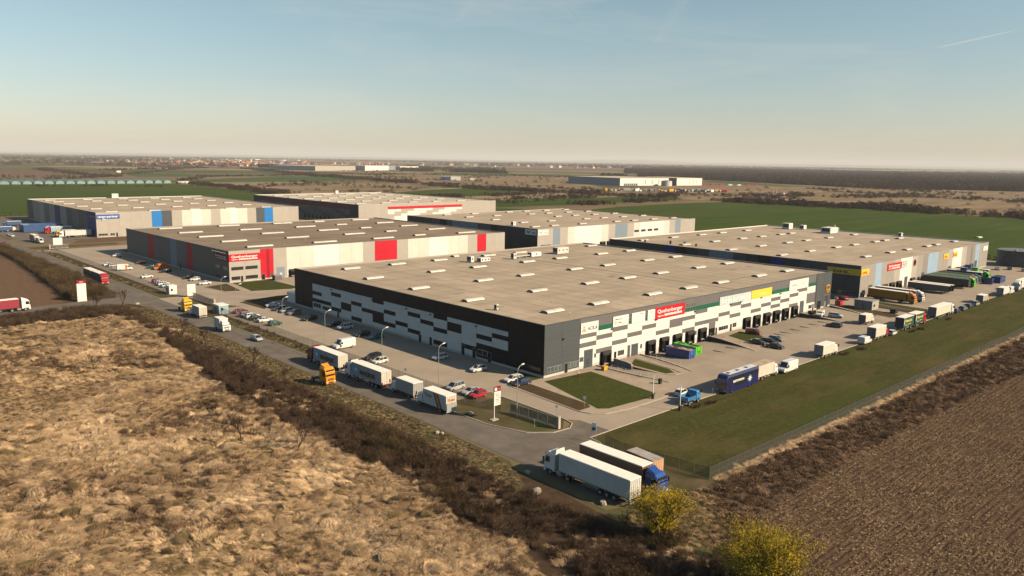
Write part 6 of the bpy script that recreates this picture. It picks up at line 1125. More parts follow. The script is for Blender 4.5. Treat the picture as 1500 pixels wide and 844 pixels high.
def fill(poly, dens, mask=None):
    xs = [p[0] for p in poly]; ys = [p[1] for p in poly]; n = int((max(xs) - min(xs)) * (max(ys) - min(ys)) * dens)
    x = rng.uniform(min(xs), max(xs), n); y = rng.uniform(min(ys), max(ys), n); k = inpoly(x, y, poly) & seen(x, y)
    x, y = x[k], y[k]
    if mask is not None: k = rng.random(len(x)) < mask(x, y); x, y = x[k], y[k]
    return x, y
def scatter(name, label, x, y, z, protos, pid, rotz, scl, tilt=None):
    n = len(x)
    if n == 0: return
    me = bpy.data.meshes.new(name); me.vertices.add(n); me.vertices.foreach_set('co', np.stack([x, y, np.broadcast_to(z, (n,))], -1).astype(np.float32).ravel())
    rot = np.zeros((n, 3), np.float32); rot[:, 2] = rotz
    if tilt is not None: rot[:, 0] = rng.normal(0, tilt, n); rot[:, 1] = rng.normal(0, tilt, n)
    a = me.attributes.new('rot', 'FLOAT_VECTOR', 'POINT'); a.data.foreach_set('vector', rot.ravel())
    s = np.asarray(scl, np.float32); s = np.repeat(s[:, None], 3, 1) if s.ndim == 1 else s
    a = me.attributes.new('scl', 'FLOAT_VECTOR', 'POINT'); a.data.foreach_set('vector', s.astype(np.float32).ravel())
    a = me.attributes.new('pid', 'INT', 'POINT'); a.data.foreach_set('value', np.asarray(pid, np.int32))
    o = link(name, me); o['kind'] = 'stuff'; o['label'] = label
    col = bpy.data.collections.new('kinds_of_' + name)
    for i, p in enumerate(protos): q = bpy.data.objects.new(f'{name}_{chr(97 + i)}', p); col.objects.link(q)
    t = bpy.data.node_groups.new(name, 'GeometryNodeTree'); t.interface.new_socket('Geometry', in_out='INPUT', socket_type='NodeSocketGeometry'); t.interface.new_socket('Geometry', in_out='OUTPUT', socket_type='NodeSocketGeometry')
    gi, go = t.nodes.new('NodeGroupInput'), t.nodes.new('NodeGroupOutput'); ip = t.nodes.new('GeometryNodeInstanceOnPoints'); ci = t.nodes.new('GeometryNodeCollectionInfo')
    ci.inputs['Collection'].default_value = col; ci.inputs['Separate Children'].default_value = True; ci.inputs['Reset Children'].default_value = True
    def attr(nm, ty): q = t.nodes.new('GeometryNodeInputNamedAttribute'); q.data_type = ty; q.inputs['Name'].default_value = nm; return q.outputs['Attribute']
    L = t.links.new; L(gi.outputs[0], ip.inputs['Points']); L(ci.outputs[0], ip.inputs['Instance']); ip.inputs['Pick Instance'].default_value = True
    L(attr('pid', 'INT'), ip.inputs['Instance Index']); L(attr('rot', 'FLOAT_VECTOR'), ip.inputs['Rotation']); L(attr('scl', 'FLOAT_VECTOR'), ip.inputs['Scale']); L(ip.outputs[0], go.inputs[0])
    o.modifiers.new('scatter', 'NODES').node_group = t; return o
def leafmat(name, c1, c2, ov=.22, sc=.4, sub=.0):
    m = M(name, c1, .8, 0, sc, col2=c2, ovar=ov, spec=.06); return m
straw_m = leafmat('straw', (.62, .42, .235), (.88, .62, .375), .22, .15); straw2_m = leafmat('straw_brown', (.31, .195, .11), (.48, .31, .18), .25); gstraw_m = leafmat('straw_green', (.15, .125, .040), (.24, .18, .075), .25)
twig_m = leafmat('twig', (.046, .031, .023), (.080, .054, .038), .3); twigr_m = leafmat('twig_ruddy', (.062, .038, .028), (.10, .062, .043), .3); twigg_m = leafmat('twig_olive', (.066, .050, .023), (.095, .070, .032), .3); litter_m = leafmat('corn_litter', (.32, .215, .125), (.54, .39, .24), .3, 2.0); litterd_m = leafmat('corn_litter_dark', (.12, .074, .045), (.20, .13, .08), .3, 2.0)
def blades(n, L, w, flop, rad, mats, seed, mi=lambda r: 0, seg=3, lift=1.2):
    q = random.Random(seed); mb = MB()
    for _ in range(n):
        a = q.gauss(0, .55); r_ = rad * math.sqrt(q.random()); t0 = q.uniform(0, 6.28); bx_, by_ = r_ * math.cos(t0), r_ * math.sin(t0); l = L * q.uniform(.6, 1.15); f = flop * q.uniform(.6, 1.3); ww = w * q.uniform(.7, 1.3)
        d = Vector((math.cos(a), math.sin(a), 0)); s = Vector((-d.y, d.x, 0)); pts = []
        ang = lift - q.random() * .4; p = Vector((bx_, by_, -.05)); 
        for k in range(seg + 1):
            pts.append(p.copy()); st = l / seg; p = p + d * (math.cos(ang) * st) + Vector((0, 0, math.sin(ang) * st)); ang -= f
        for k in range(seg):
            wa, wb = ww * (1 - k / seg * .75), ww * (1 - (k + 1) / seg * .75)
            mb.quad(pts[k] - s * wa, pts[k] + s * wa, pts[k + 1] + s * wb, pts[k + 1] - s * wb, mi(q))
    return mb.mesh('blades', mats)
def shrub(n, H, rad, mats, seed, leaves=0, th=.016, lsz=.10):
    """many thin forking stems; optional dry leaf flecks"""
    q = random.Random(seed); mb = MB(); tips = []
    def tri(p, r, p2, r2):
        d = (p2 - p).normalized(); a = d.orthogonal().normalized(); b = d.cross(a)
        mb.loft([[p + a * (r * math.cos(t)) + b * (r * math.sin(t)) for t in (0, 2.09, 4.19)], [p2 + a * (r2 * math.cos(t)) + b * (r2 * math.sin(t)) for t in (0, 2.09, 4.19)]], 0, False)
    for _ in range(n):
        a = q.uniform(0, 6.28); r_ = rad * .45 * math.sqrt(q.random()); p = Vector((r_ * math.cos(a), r_ * math.sin(a), -.05)); lean = Vector((math.cos(a), math.sin(a), 0)) * q.uniform(.1, .65); h = H * q.uniform(.55, 1.1)
        m1 = p + Vector((lean.x * h * .35, lean.y * h * .35, h * .45)); m2 = p + Vector((lean.x * h * .85, lean.y * h * .85, h)) + Vector((q.gauss(0, .1), q.gauss(0, .1), 0))
        tri(p, th, m1, th * .8); tri(m1, th * .8, m2, th * .35); tips.append(m2)
        for _k in range(3):
            b = m1 + (m2 - m1) * q.uniform(0, .7); e = b + Vector((q.gauss(0, .3), q.gauss(0, .3), q.uniform(.15, .5))) * (H * .38); tri(b, th * .55, e, th * .3); tips.append(e)
    for _ in range(leaves):
        t = tips[q.randrange(len(tips))] * q.uniform(.45, 1.0) + Vector((q.gauss(0, .12), q.gauss(0, .12), q.gauss(0, .1))) * H * .5
        if t.z < .02: t.z = .05
        u = Vector((q.gauss(0, 1), q.gauss(0, 1), q.gauss(0, 1))).normalized(); v = u.orthogonal().normalized(); s = lsz * q.uniform(.5, 1.3); mb.quad(t - u * s - v * s * .4, t + u * s - v * s * .4, t + u * s + v * s * .4, t - u * s + v * s * .4, 1)
    return mb.mesh('shrub', mats)
# dry grass field at the left
TAN = [(-150, 118), (-79, 129.7), (-68.8, 130.8), (-50, 126.9), (-48.4, 107), (-50.5, 83), (-54.8, 51), (-55.7, 32), (-57, 9), (-57.2, -6), (-56, -20), (-57.1, -35), (-56.7, -50), (-56, -62), (-58, -95), (-150, -95)]
def mound(x, y): return .05 + 1.0 * (np.maximum(0, fbm(x * .16, y * .16, 5, 3) - .42)) * 1.3 + 1.9 * np.maximum(0, fbm(x * .42 + .2 * y, y * .30, 9, 2) - .48)
gx = np.arange(-125, -43, .7); gy = np.arange(-95, 134, .7); X, Y = np.meshgrid(gx, gy, indexing='ij'); Z = np.maximum(.02, mound(X, Y)); nx, ny = X.shape
idx = np.arange(nx * ny).reshape(nx, ny); F4 = np.stack([idx[:-1, :-1], idx[1:, :-1], idx[1:, 1:], idx[:-1, 1:]], -1).reshape(-1, 4)
cx, cy = (X[:-1, :-1] + .35).ravel(), (Y[:-1, :-1] + .35).ravel(); wob = (fbm(cx * .12, cy * .12, 31, 3) - .5) * 9; keep = inpoly(cx + wob, cy, TAN); F4 = F4[keep]
me = bpy.data.meshes.new('dry_grass_field'); me.from_pydata(np.stack([X.ravel(), Y.ravel(), Z.ravel()], -1).tolist(), [], F4.tolist()); me.materials.append(drygr_m); me.polygons.foreach_set('use_smooth', [True] * len(F4)); me.update()
o = link('dry_grass_field', me); o['kind'] = 'structure'
q1 = [blades(90, 1.15, .030, .5, .75, [straw_m, straw2_m], s, lambda r: int(r.random() < .2), lift=1.0) for s in (1, 2, 3)] + [blades(60, 1.0, .028, .5, .6, [straw2_m, straw_m], s, lambda r: int(r.random() < .25), lift=.8) for s in (4, 5)] + [blades(60, .7, .026, .45, .5, [gstraw_m, straw2_m], s, lambda r: int(r.random() < .3)) for s in (6,)] + [shrub(26, 1.1, .8, [twig_m, straw2_m], 7, 40, .013, .07)]
x, y = fill(TAN, 6.5, lambda x, y: np.clip(.60 + 1.4 * (fbm(x * .2, y * .2, 41, 3) - .35), .15, 1)); x = x - (fbm(x * .12, y * .12, 31, 3) - .5) * 9
TX, TY = -92.0, 62.0; nb = .55 * fbm(x * .045, y * .045, 19, 3) + .45 * fbm(x * .14, y * .14, 17, 3); ng = fbm(x * .07 + 9, y * .07, 23, 3); r_ = rng.random(len(x)); pid = rng.integers(0, 3, len(x)); pid = np.where((nb > .50) & (r_ < .85), rng.integers(3, 5, len(x)), pid); pid = np.where((ng > .62) & (r_ < .6), 5, pid); pid = np.where((nb > .59) & (r_ < .35), 6, pid); pid = np.where(((x - TX) ** 2 / 260 + (y - TY) ** 2 / 420 < 1) & (r_ < .8), rng.integers(3, 6, len(x)), pid)
def tussock(n, seed, mats):
    q = random.Random(seed); mb = MB()
    for _ in range(n):
        a = q.uniform(0, 6.28); d = Vector((math.cos(a), math.sin(a), 0)); s = Vector((-d.y, d.x, 0)); r0 = .55 * math.sqrt(q.random()); p = d * r0 + Vector((0, 0, .62 * (1 - (r0 / .8) ** 2) * q.uniform(.6, 1.1))); ang = q.uniform(-.1, .55); l = q.uniform(.35, .75) / 3; w = q.uniform(.009, .020); m_ = int(q.random() < .3); d = (d * .5 + s * q.gauss(.1, .2) + Vector((.85, 0, 0))).normalized(); s = Vector((-d.y, d.x, 0))
        for k in range(3):
            p2 = p + d * (math.cos(ang) * l) + Vector((0, 0, math.sin(ang) * l)); wa, wb = w * (1 - k * .28), w * (1 - (k + 1) * .28); mb.quad(p - s * wa, p + s * wa, p2 + s * wb, p2 - s * wb, m_); p = p2; ang -= q.uniform(.35, .6)
            if p.z < .02: break
    return mb.mesh('tussock', mats)
qt = [tussock(300, s, [straw_m, straw2_m]) for s in (71, 72)] + [tussock(280, 73, [straw2_m, straw_m]), tussock(260, 74, [gstraw_m, straw2_m])]
tx, ty = fill(TAN, .30, lambda x, y: np.clip((fbm(x * .06, y * .06, 111, 3) - .47) * 7, .02, 1)); tx = tx - (fbm(tx * .12, ty * .12, 31, 3) - .5) * 9
ts = .6 + 1.1 * rng.random(len(tx)) ** 1.8; scatter('grass_tussocks', 'flopped over grass tussocks in the dry field', tx, ty, np.maximum(.02, mound(tx, ty)) - .06, qt, rng.choice([0, 0, 1, 1, 2, 2, 3], len(tx)), fbm(tx * .05, ty * .05, 51, 3) * 9 + rng.normal(0, 1.1, len(tx)), np.stack([ts * rng.uniform(.8, 1.5, len(tx)), ts, ts * rng.uniform(.4, .8, len(tx))], -1), .1)
scatter('dry_grass', 'tall flattened dry grass covering the field at the left', x, y, np.maximum(.02, mound(x, y)) - .05, q1, pid, fbm(x * .06, y * .06, 51, 3) * 9 + rng.normal(0, .5, len(x)), rng.uniform(.35, .85, len(x)) * (.65 + .7 * nb), .22)
# brush belt between the field and the main road
BRUSH = [(-50, 128), (-79, 131), (-130, 128), (-140, 148), (-80, 147), (-43, 145), (-40.5, 138), (-42, 112), (-43.2, 80), (-43.6, 40), (-45, 5), (-45, -35), (-44.5, -56), (-40, -70), (-37, -84), (-52, -100), (-58, -95), (-56, -62), (-57, -35), (-56, -20), (-57, 9), (-55.5, 32), (-54.6, 51), (-50.3, 83), (-48.2, 107)]
strawd_m = leafmat('straw_dark', (.13, .080, .045), (.19, .12, .07), .25)
q2 = [shrub(44, 2.1, 1.1, [twig_m, strawd_m], s, 46, .017, .085) for s in (11, 12)] + [shrub(40, 1.6, 1.0, [twigr_m, strawd_m], s, 60, .015, .08) for s in (13, 14)] + [shrub(44, 1.9, 1.1, [twigg_m, strawd_m], 15, 50, .016, .09), blades(60, .95, .026, .5, .6, [strawd_m, twigr_m], 16, lambda r: int(r.random() < .5))]
x, y = fill(BRUSH, 1.75, lambda x, y: np.clip((fbm(x * .14, y * .14, 65, 3) - .30) * 6, .4, 1)); r_ = rng.random(len(x)); nb = fbm(x * .09, y * .09, 61, 3); pid = rng.integers(0, 4, len(x)); pid = np.where((nb > .60) & (r_ < .5), 4, pid); pid = np.where(r_ > .88, 5, pid)
edge = np.where(y < -48, 1.0, np.clip((-42.0 - x) / 3.5, .35, 1)); bx2, by2 = fill(BRUSH, .8, lambda x, y: np.clip((.50 - fbm(x * .14, y * .14, 65, 3)) * 6, .03, 1)); scatter('brush_grass', 'dry grass in the gaps of the roadside brush', bx2, by2, .0, [q1[0], q1[3], q1[4], q2[5]], rng.choice([0, 1, 1, 2, 3], len(bx2)), rng.uniform(0, 6.28, len(bx2)), rng.uniform(.4, .9, len(bx2)), .1)
scatter('roadside_brush', 'dark leafless brush belt between the dry field and the main road', x, y, .0, q2, pid, rng.uniform(0, 6.28, len(x)), rng.uniform(.45, 1.1, len(x)) ** 1.2 * (.42 + .85 * nb) * edge, .12)
CORNER = [(-43.5, -57), (-38, -54.5), (-27, -55.5), (-23, -57), (-27, -61), (-31, -65), (-38, -72)]
x, y = fill(CORNER, 4.0); scatter('corner_grass', 'rough grass between the two willows and the fence corner', x, y, .02, [q1[5], q1[4], q2[5]], rng.choice([0, 0, 1, 2], len(x)), rng.uniform(0, 6.28, len(x)), rng.uniform(.3, .75, len(x)), .1)
VERGE = [(-43, -38), (-38.8, -28), (-37.8, 0), (-37.6, 60), (-37.6, 130), (-42, 144), (-44.5, 112), (-45, 60), (-46, 0), (-47, -40)]
x, y = fill(VERGE, 5.0); scatter('verge_grass', 'rough grass on the road verge', x, y, .02, [q1[5], q1[4], q2[5]], rng.choice([0, 0, 1, 2, 2], len(x)), rng.uniform(0, 6.28, len(x)), rng.uniform(.18, .48, len(x)), .1)
NB = [(-53.5, 166), (-48.6, 215), (-44.6, 290), (-43.5, 335), (-38.2, 335), (-38.6, 178), (-41, 168)]
x, y = fill(NB, .85); nb = fbm(x * .08, y * .08, 71, 3); scatter('north_brush', 'olive brown bushes between the ploughed field and the main road', x, y, 0, q2[:5], np.where(nb > .47, 4, rng.integers(0, 4, len(x))), rng.uniform(0, 6.28, len(x)), rng.uniform(.9, 1.7, len(x)) * (.55 + .8 * nb), .1)
x = np.concatenate([rng.uniform(-27.8, -25.6, 420), rng.uniform(-28.4, -24.6, 360)]); y = np.concatenate([rng.uniform(165, 318, 420), rng.uniform(0, 118, 360)]); scatter('fence_verge_grass', 'dull weeds along the fence verge, partly in place of a shadowed ditch', x, y, .03, [q1[5], q1[4], q2[2]], rng.integers(0, 3, len(x)), rng.uniform(0, 6.28, len(x)), rng.uniform(.3, .6, len(x)), .1)  # northern weed row is put in for the dark line of a shadowed ditch
# weed strip and stubble at the right
WEED = [(-43, -74), (-24, -58), (-20, -57.4), (230, -59.6), (230, -75), (98, -70), (31, -66.8), (-5, -66.3), (-24, -67.2), (-34, -71), (-40, -77)]
q3 = [blades(70, .85, .026, .55, .65, [straw2_m, twigr_m], s, lambda r: int(r.random() < .55)) for s in (21, 22)] + [shrub(36, .85, .8, [twigr_m, straw2_m], s, 40, .012, .07) for s in (23, 24)]
x, y = fill(WEED, 2.0); scatter('weeds', 'ruddy dead weeds between the fence and the stubble field', x, y, .02, q3, rng.integers(0, 4, len(x)), rng.uniform(0, 6.28, len(x)), rng.uniform(.45, 1.05, len(x)), .12)
x = rng.uniform(-20, 170, 1500); y = -56.6 - x * .0095 + rng.normal(0, .55, len(x)); scatter('fence_foot_grass', 'pale strip of dead grass outside the long fence', x, y, .02, [q1[0], q1[1]], rng.integers(0, 2, len(x)), rng.uniform(0, 6.28, len(x)), rng.uniform(.3, .6, len(x)), .1)
STUB = [(-46, -82), (-40, -77), (-34, -71), (-24, -67), (-5, -66.1), (31, -66.6), (98, -70), (210, -74), (210, -110), (-20, -130), (-46, -110)]
def litter(n, rad, seed):
    q = random.Random(seed); mb = MB()
    for _ in range(n):
        p = Vector((q.uniform(-rad, rad), q.gauss(0, .11), q.uniform(.01, .06))); a = q.uniform(0, 6.28); l = q.uniform(.08, .34); w = q.uniform(.012, .035); d = Vector((math.cos(a), math.sin(a), q.gauss(0, .22))); s = Vector((-math.sin(a), math.cos(a), q.gauss(0, .3)))
        mb.add([p - s * w, p + s * w, p + d * l + s * w * .6, p + d * l - s * w * .6], [(0, 1, 2, 3)], int(q.random() < .45))
    for _ in range(8):
        p = Vector((q.uniform(-rad, rad), q.gauss(0, .06), -.02)); mb.tube(p, p + Vector((q.gauss(0, .05), q.gauss(0, .05), q.uniform(.15, .32))), .02, .014, 4, 1)
    return mb.mesh('litter', [litter_m, litterd_m])
q4 = [litter(60, .85, s) for s in (31, 32, 33, 34)]
x, y = fill(STUB, 1.9, lambda x, y: np.clip(.55 + 2.2 * (fbm(x * .03, y * .09, 121, 3) - .4), .25, 1) * np.where(np.abs(((y - x * .03) % 12.6) - 3.2) < .5, .25, 1)); y = np.round((y - x * .03) / .9) * .9 + x * .03 + rng.normal(0, .07, len(x)); k = inpoly(x, y, STUB); x, y = x[k], y[k]
scatter('corn_stubble', 'rows of cut corn stubble and litter on the field at right', x, y, .03, q4, rng.integers(0, 4, len(x)), R(1.7) + rng.normal(0, .12, len(x)) + math.pi * rng.integers(0, 2, len(x)), rng.uniform(.8, 1.3, len(x)), .03)
LAWN = [(-19, -33), (-20, -54.5), (150, -57), (300, -57.4), (300, -32), (60, -32)]
x, y = fill(LAWN, .55, lambda x, y: np.clip((fbm(x * .10, y * .10, 81, 4) - .36) * 3.2, .05, 1) * np.clip(1.6 - (x + 20) / 150, .25, 1)); nb = fbm(x * .08, y * .08, 83, 3)
gl_m = leafmat('lawn_blade', (.045, .058, .013), (.066, .068, .020), .25); q5 = [blades(34, .30, .02, .4, .7, [gl_m, gstraw_m], s, lambda r: int(r.random() < .25)) for s in (41, 42)] + [blades(30, .26, .02, .4, .7, [gstraw_m, straw2_m], 43, lambda r: int(r.random() < .3))]
scatter('lawn_tufts', 'uneven grass tufts over the south lawn', x, y, .03, q5, np.where((nb > .55) & (rng.random(len(x)) < .4), 2, rng.integers(0, 2, len(x))), rng.uniform(0, 6.28, len(x)), rng.uniform(.35, .8, len(x)))
# dark clumps on the lawn edge
CL = [(8.6, -33.8), (12.6, -34.4)] + [(x_, -34.0 - .3 * i) for i, x_ in enumerate((75, 84, 118, 124, 147))]
x = np.concatenate([rng.normal(a, .9, 26) for a, b in CL]); y = np.concatenate([rng.normal(b, .5, 26) for a, b in CL]); scatter('dark_weeds', 'dark weed clumps along the lawn edge', x, y, .04, [q3[2], q2[0]], rng.integers(0, 2, len(x)), rng.uniform(0, 6.28, len(x)), rng.uniform(.2, .38, len(x)))

# willows and saplings
wx = np.concatenate([rng.normal(-41.7, 1.7, 46), rng.normal(-44.3, 2.2, 60)]); wy_ = np.concatenate([rng.normal(-62.2, 1.7, 46), rng.normal(-77.2, 2.2, 60)]); scatter('willow_undergrowth', 'bare twigs and rough grass round the feet of the willows', wx, wy_, 0, [q2[0], q2[4], q2[5]], rng.integers(0, 3, len(wx)), rng.uniform(0, 6.28, len(wx)), rng.uniform(.45, .95, len(wx)), .1)
def tree_mesh(seed, H, spread, nl, lmat, up=.55, th=.24, leaf=(.05, .20), lev=4, trunks=3, bark=None, twl=.010):
    q = random.Random(seed); mb = MB(); ends = []
    def grow(p, d, l, r, k):
        n = 2; pp = p
        for i in range(n):
            d2 = (d + Vector((q.gauss(0, .16), q.gauss(0, .16), q.gauss(.05, .10)))).normalized(); p2 = pp + d2 * (l / n); mb.tube(pp, p2, r * (1 - .22 * i), r * (1 - .22 * (i + 1)), 6 if k > 2 else (4 if k > 1 else 3)); pp, d = p2, d2
            if k <= 1: ends.append((pp.copy(), d.copy()))
        if k == 0: return
        for i in range(q.choice((3, 4)) if k > 1 else 4):
            a = q.uniform(0, 6.28); o_ = d.orthogonal().normalized(); o_.rotate(Matrix.Rotation(a, 3, d)); nd = (d * q.uniform(.55, 1.0) + o_ * q.uniform(.4, .85) * spread + Vector((0, 0, up * .35))).normalized(); grow(pp - d * l * q.uniform(0, .4), nd, l * q.uniform(.58, .82), max(twl, r * .52), k - 1)
    for i in range(trunks):
        a = 6.28 * i / trunks + q.uniform(-.4, .4); grow(Vector((.15 * math.cos(a), .15 * math.sin(a), -.1)), Vector((math.cos(a) * .42 * spread, math.sin(a) * .42 * spread, 1)).normalized(), H * .36, th * q.uniform(.7, 1), lev - 1)
    top = max(e[0].z for e in ends); sc = H / top; mb.v = [(a * sc, b * sc, c * sc) for a, b, c in mb.v]
    lb = MB()
    for _ in range(nl):
        p, d = ends[q.randrange(len(ends))]; p = p * sc * q.choice((1, 1, 1, .86, .70, .52, .40)) + Vector((q.gauss(0, .20), q.gauss(0, .20), q.gauss(0, .34)))
        if p.z < H * .10: continue
        u = (d * .6 + Vector((q.gauss(0, .5), q.gauss(0, .5), q.gauss(.25, .5)))).normalized(); v = u.orthogonal().normalized(); v.rotate(Matrix.Rotation(q.uniform(0, 6.28), 3, u)); w, l = leaf[0] * q.uniform(.6, 1.4), leaf[1] * q.uniform(.5, 1.3)
        lb.add([p - u * l * .5, p + v * w, p + u * l * .5, p - v * w], [(0, 1, 2, 3)], int(q.random() < .3))
    return mb.mesh('trunk', bark or twig_m), (lb.mesh('crown', lmat) if nl else None)
will_m = leafmat('willow_leaf', (.56, .385, .018), (.68, .47, .030), .0, .5); will2_m = leafmat('willow_leaf_olive', (.34, .26, .020), (.42, .32, .03), .0, .5); bark_m = leafmat('willow_bark', (.10, .08, .05), (.15, .12, .075), .0)
for lab, seed, x, y, H, sp, nl, rz in (('yellow leafing willow just behind the big white lorry', 101, -41.7, -62.0, 7.4, 1.0, 30000, .3), ('broad yellow leafing willow at the bottom edge of the picture', 107, -44.3, -77.2, 9.3, 1.35, 44000, 1.1)):
    r = thing('willow_tree', lab, 'tree', (x, y, 0), rz); tm_, cm_ = tree_mesh(seed, H, sp, nl, [will_m, will2_m], leaf=(.036, .17), lev=5, bark=bark_m, trunks=8, up=.95, twl=.012); link('trunk', tm_, r); link('crown', cm_, r)
q6 = [tree_mesh(s, 1.0, .75, 0, None, .8, .022, lev=5, trunks=1, twl=.0042)[0] for s in (201, 202, 203)]
for i, (x, y, h, lab) in enumerate(((-63.2, -6.2, 5.6, 'bare sapling in the dry grass below the yellow tractor unit'), (-66, 6.4, 4.6, 'bare sapling left of the tallest one in the dry grass'), (-73.6, 68, 4.2, 'small bare sapling far up the dry grass field'), (-46.5, 88, 5.5, 'bare young tree at the edge of the brush by the white box truck'), (-44.6, 76, 5.0, 'bare young tree in the verge across from the green car'), (-44.4, 140, 6.2, 'bare young tree at the side road junction'), (-52, 139.5, 5.2, 'bare young tree in the brush below the pylon'), (-44.6, 47, 5.2, 'bare young tree in the brush left of the amber tractor unit'), (-45.2, 33, 4.6, 'bare young tree just beyond the amber tractor unit'))):
    r = thing('sapling', lab, 'tree', (x, y, 0), rnd.uniform(0, 6)); link('trunk', q6[i % 3], r, scale=(h, h, h))

# ------------------------------------------------------------------ far hedges, bushes, woods
def blob(n, seed, mats, W=1.0, H=1.0, sz=.22, trunk=False):
    q = random.Random(seed); mb = MB()
    for _ in range(n):
        t = q.uniform(0, 6.28); k = q.random() ** .5; z = q.random(); rr = W * .5 * k * math.sqrt(max(.05, 1 - (z * 1.15 - .35) ** 2)) * q.uniform(.8, 1.1); p = Vector((rr * math.cos(t), rr * math.sin(t), z * H)); u = Vector((q.gauss(0, 1), q.gauss(0, 1), q.gauss(.6, 1))).normalized() * sz * q.uniform(.6, 1.3); v = u.orthogonal().normalized() * sz * .7; v.rotate(Matrix.Rotation(q.uniform(0, 6.28), 3, u.normalized())); mb.add([p - u - v * .3, p + v - u * .2, p + u], [(0, 1, 2)], int(q.random() < .35))
    if trunk: mb.tube((0, 0, -.02), (0, 0, H * .75), .022, .008, 4)
    return mb.mesh('bush', mats)
fw = [leafmat('wood_purple', (.038, .025, .026), (.062, .042, .038), .5, .012), leafmat('wood_brown', (.062, .041, .030), (.098, .066, .047), .45, .012), leafmat('wood_olive', (.058, .047, .020), (.085, .066, .028), .25, .02), leafmat('wood_yellow', (.24, .19, .05), (.28, .22, .07), .2, .02)]
q7 = [blob(90, 301, [fw[0], fw[1]], 1.0, 1.0, .13, True), blob(90, 302, [fw[1], fw[0]], .9, 1.0, .13, True), blob(80, 303, [fw[0], fw[0]], 1.1, 1.0, .14, True), blob(80, 304, [fw[2], fw[1]], 1.1, .9, .14, True), blob(80, 305, [fw[3], fw[2]], 1.1, .9, .14, True)]
def along(pts, w, n):
    pts = np.array(pts, float); d = np.diff(pts, axis=0); l = np.hypot(d[:, 0], d[:, 1]); k = rng.choice(len(l), n, p=l / l.sum()); t = rng.random(n); p = pts[k] + d[k] * t[:, None]; nrm = np.stack([-d[k, 1], d[k, 0]], -1) / l[k][:, None]; return p[:, 0] + nrm[:, 0] * rng.normal(0, w, n), p[:, 1] + nrm[:, 1] * rng.normal(0, w, n)
HX, HY, HS = [], [], []
def hedge(pts, w, n, s0, s1):
    x, y = along(pts, w, n); g = fbm(x * .02, y * .02, 91, 3); k = g + rng.normal(0, .08, n) > .40; HX.append(x[k]); HY.append(y[k]); HS.append(rng.uniform(s0, s1, n)[k] * (.6 + .9 * (g[k] - .35)))
hedge([(389, 1216), (380, 1047), (349, 838), (340, 780)], 9, 700, 3, 6.5); hedge([(1154, 2659), (895, 1772), (834, 1409), (788, 1139), (732, 906), (722, 793), (757, 653), (752, 525)], 14, 2400, 3.5, 8)
for _ in range(2): hedge([(759, 530), (762, 410), (776, 265), (764, 94), (740, -200), (650, -430)], 13, 1100, 4, 8)
hedge([(520, 462), (756, 484), (752, 525), (851, 568)], 10, 600, 3, 5.5); hedge([(390, 640), (485, 664), (576, 662), (763, 725)], 16, 900, 2.5, 5); hedge([(459, 544), (560, 596), (668, 565)], 5, 260, 2.5, 4.5)
hedge([(430, 1345), (574, 1602), (840, 1705), (900, 1399)], 10, 500, 3, 6); hedge([(-60, 1268), (110, 1262)], 10, 160, 3, 5); hedge([(189, 1575), (397, 1617), (380, 1845), (434, 2388)], 12, 420, 3, 7); hedge([(842, 3446), (986, 2619), (545, 2226)], 20, 500, 4, 9); hedge([(150, 1140), (200, 1120), (240, 1150)], 6, 70, 2.5, 4.5); hedge([(250, 1090), (300, 1080)], 5, 40, 2, 4)
hedge([(-62, 1300), (-20, 1290), (300, 1500), (796, 2365), (900, 2700)], 10, 500, 3, 6); hedge([(-40, 575), (0, 568), (120, 580)], 5, 160, 1.5, 3); hedge([(330, 96), (332, 300)], 3, 200, 1, 2.2); hedge([(311, -40), (345, 20), (336, 110)], 8, 220, 1.6, 3.6)
x, y, s = np.concatenate(HX), np.concatenate(HY), np.concatenate(HS); k = seen(x, y, 1.3); x, y, s = x[k], y[k], np.maximum(1.0, s[k]); r_ = rng.random(len(x))
scatter('hedgerows', 'leafless hedgerows between the far fields', x, y, .05, q7[:4], rng.integers(0, 4, len(x)), rng.uniform(0, 6.28, len(x)), np.stack([s * 1.3, s * 1.3, s], -1))
SCR = [[(775, 95), (785, 265), (775, 410), (772, 500), (900, 700), (1090, 640), (1480, 720), (1600, 620), (1770, 340), (1700, -200), (900, -420)], [(732, 906), (834, 1409), (1154, 2659), (1600, 2250), (1640, 1700), (1500, 1100), (1180, 1050), (900, 700), (790, 560)], [(380, 640), (470, 760), (485, 665), (763, 725), (850, 575), (668, 565), (380, 480)], [(368, 1230), (435, 1262), (699, 1243), (720, 1050), (640, 870), (380, 720)]]
xs_, ys_ = [], []
for p, dn in zip(SCR, (.011, .0030, .009, .0045)): x, y = fill(p, dn, lambda x, y: np.clip((fbm(x * .010, y * .010, 95, 4) - .50) * 9, .01, 1)); xs_.append(x); ys_.append(y)
x, y = np.concatenate(xs_), np.concatenate(ys_); s = 1.6 + 4.4 * rng.random(len(x)) ** 2.2; scatter('scrub_bushes', 'low bushes dotted over the far scrub land', x, y, .05, q7[:4], rng.choice([0, 1, 1, 2, 3], len(x)), rng.uniform(0, 6.28, len(x)), np.stack([s * 1.6, s * 1.6, s * .75], -1))
WOOD = [(1755, 1290), (1830, 1197), (1790, 1016), (1690, 820), (1612, 626), (1690, 470), (1776, 343), (1700, -250), (5200, -1800), (7800, 300), (6400, 3600), (3300, 2700)]
n = 62000; u = rng.random(n); az = rng.uniform(-33, -8, n); d = 1800 * (3.4 ** u); a = YAW + np.radians(az); x, y = CAM.x + d * np.cos(a), CAM.y + d * np.sin(a); k = inpoly(x, y, WOOD) & (rng.random(n) < np.clip((-az - 8 - 5 * fbm(d * .004, az * .3, 55, 2)) / 1.6, 0, 1) + (d > 3300)); x, y, d = x[k], y[k], d[k]
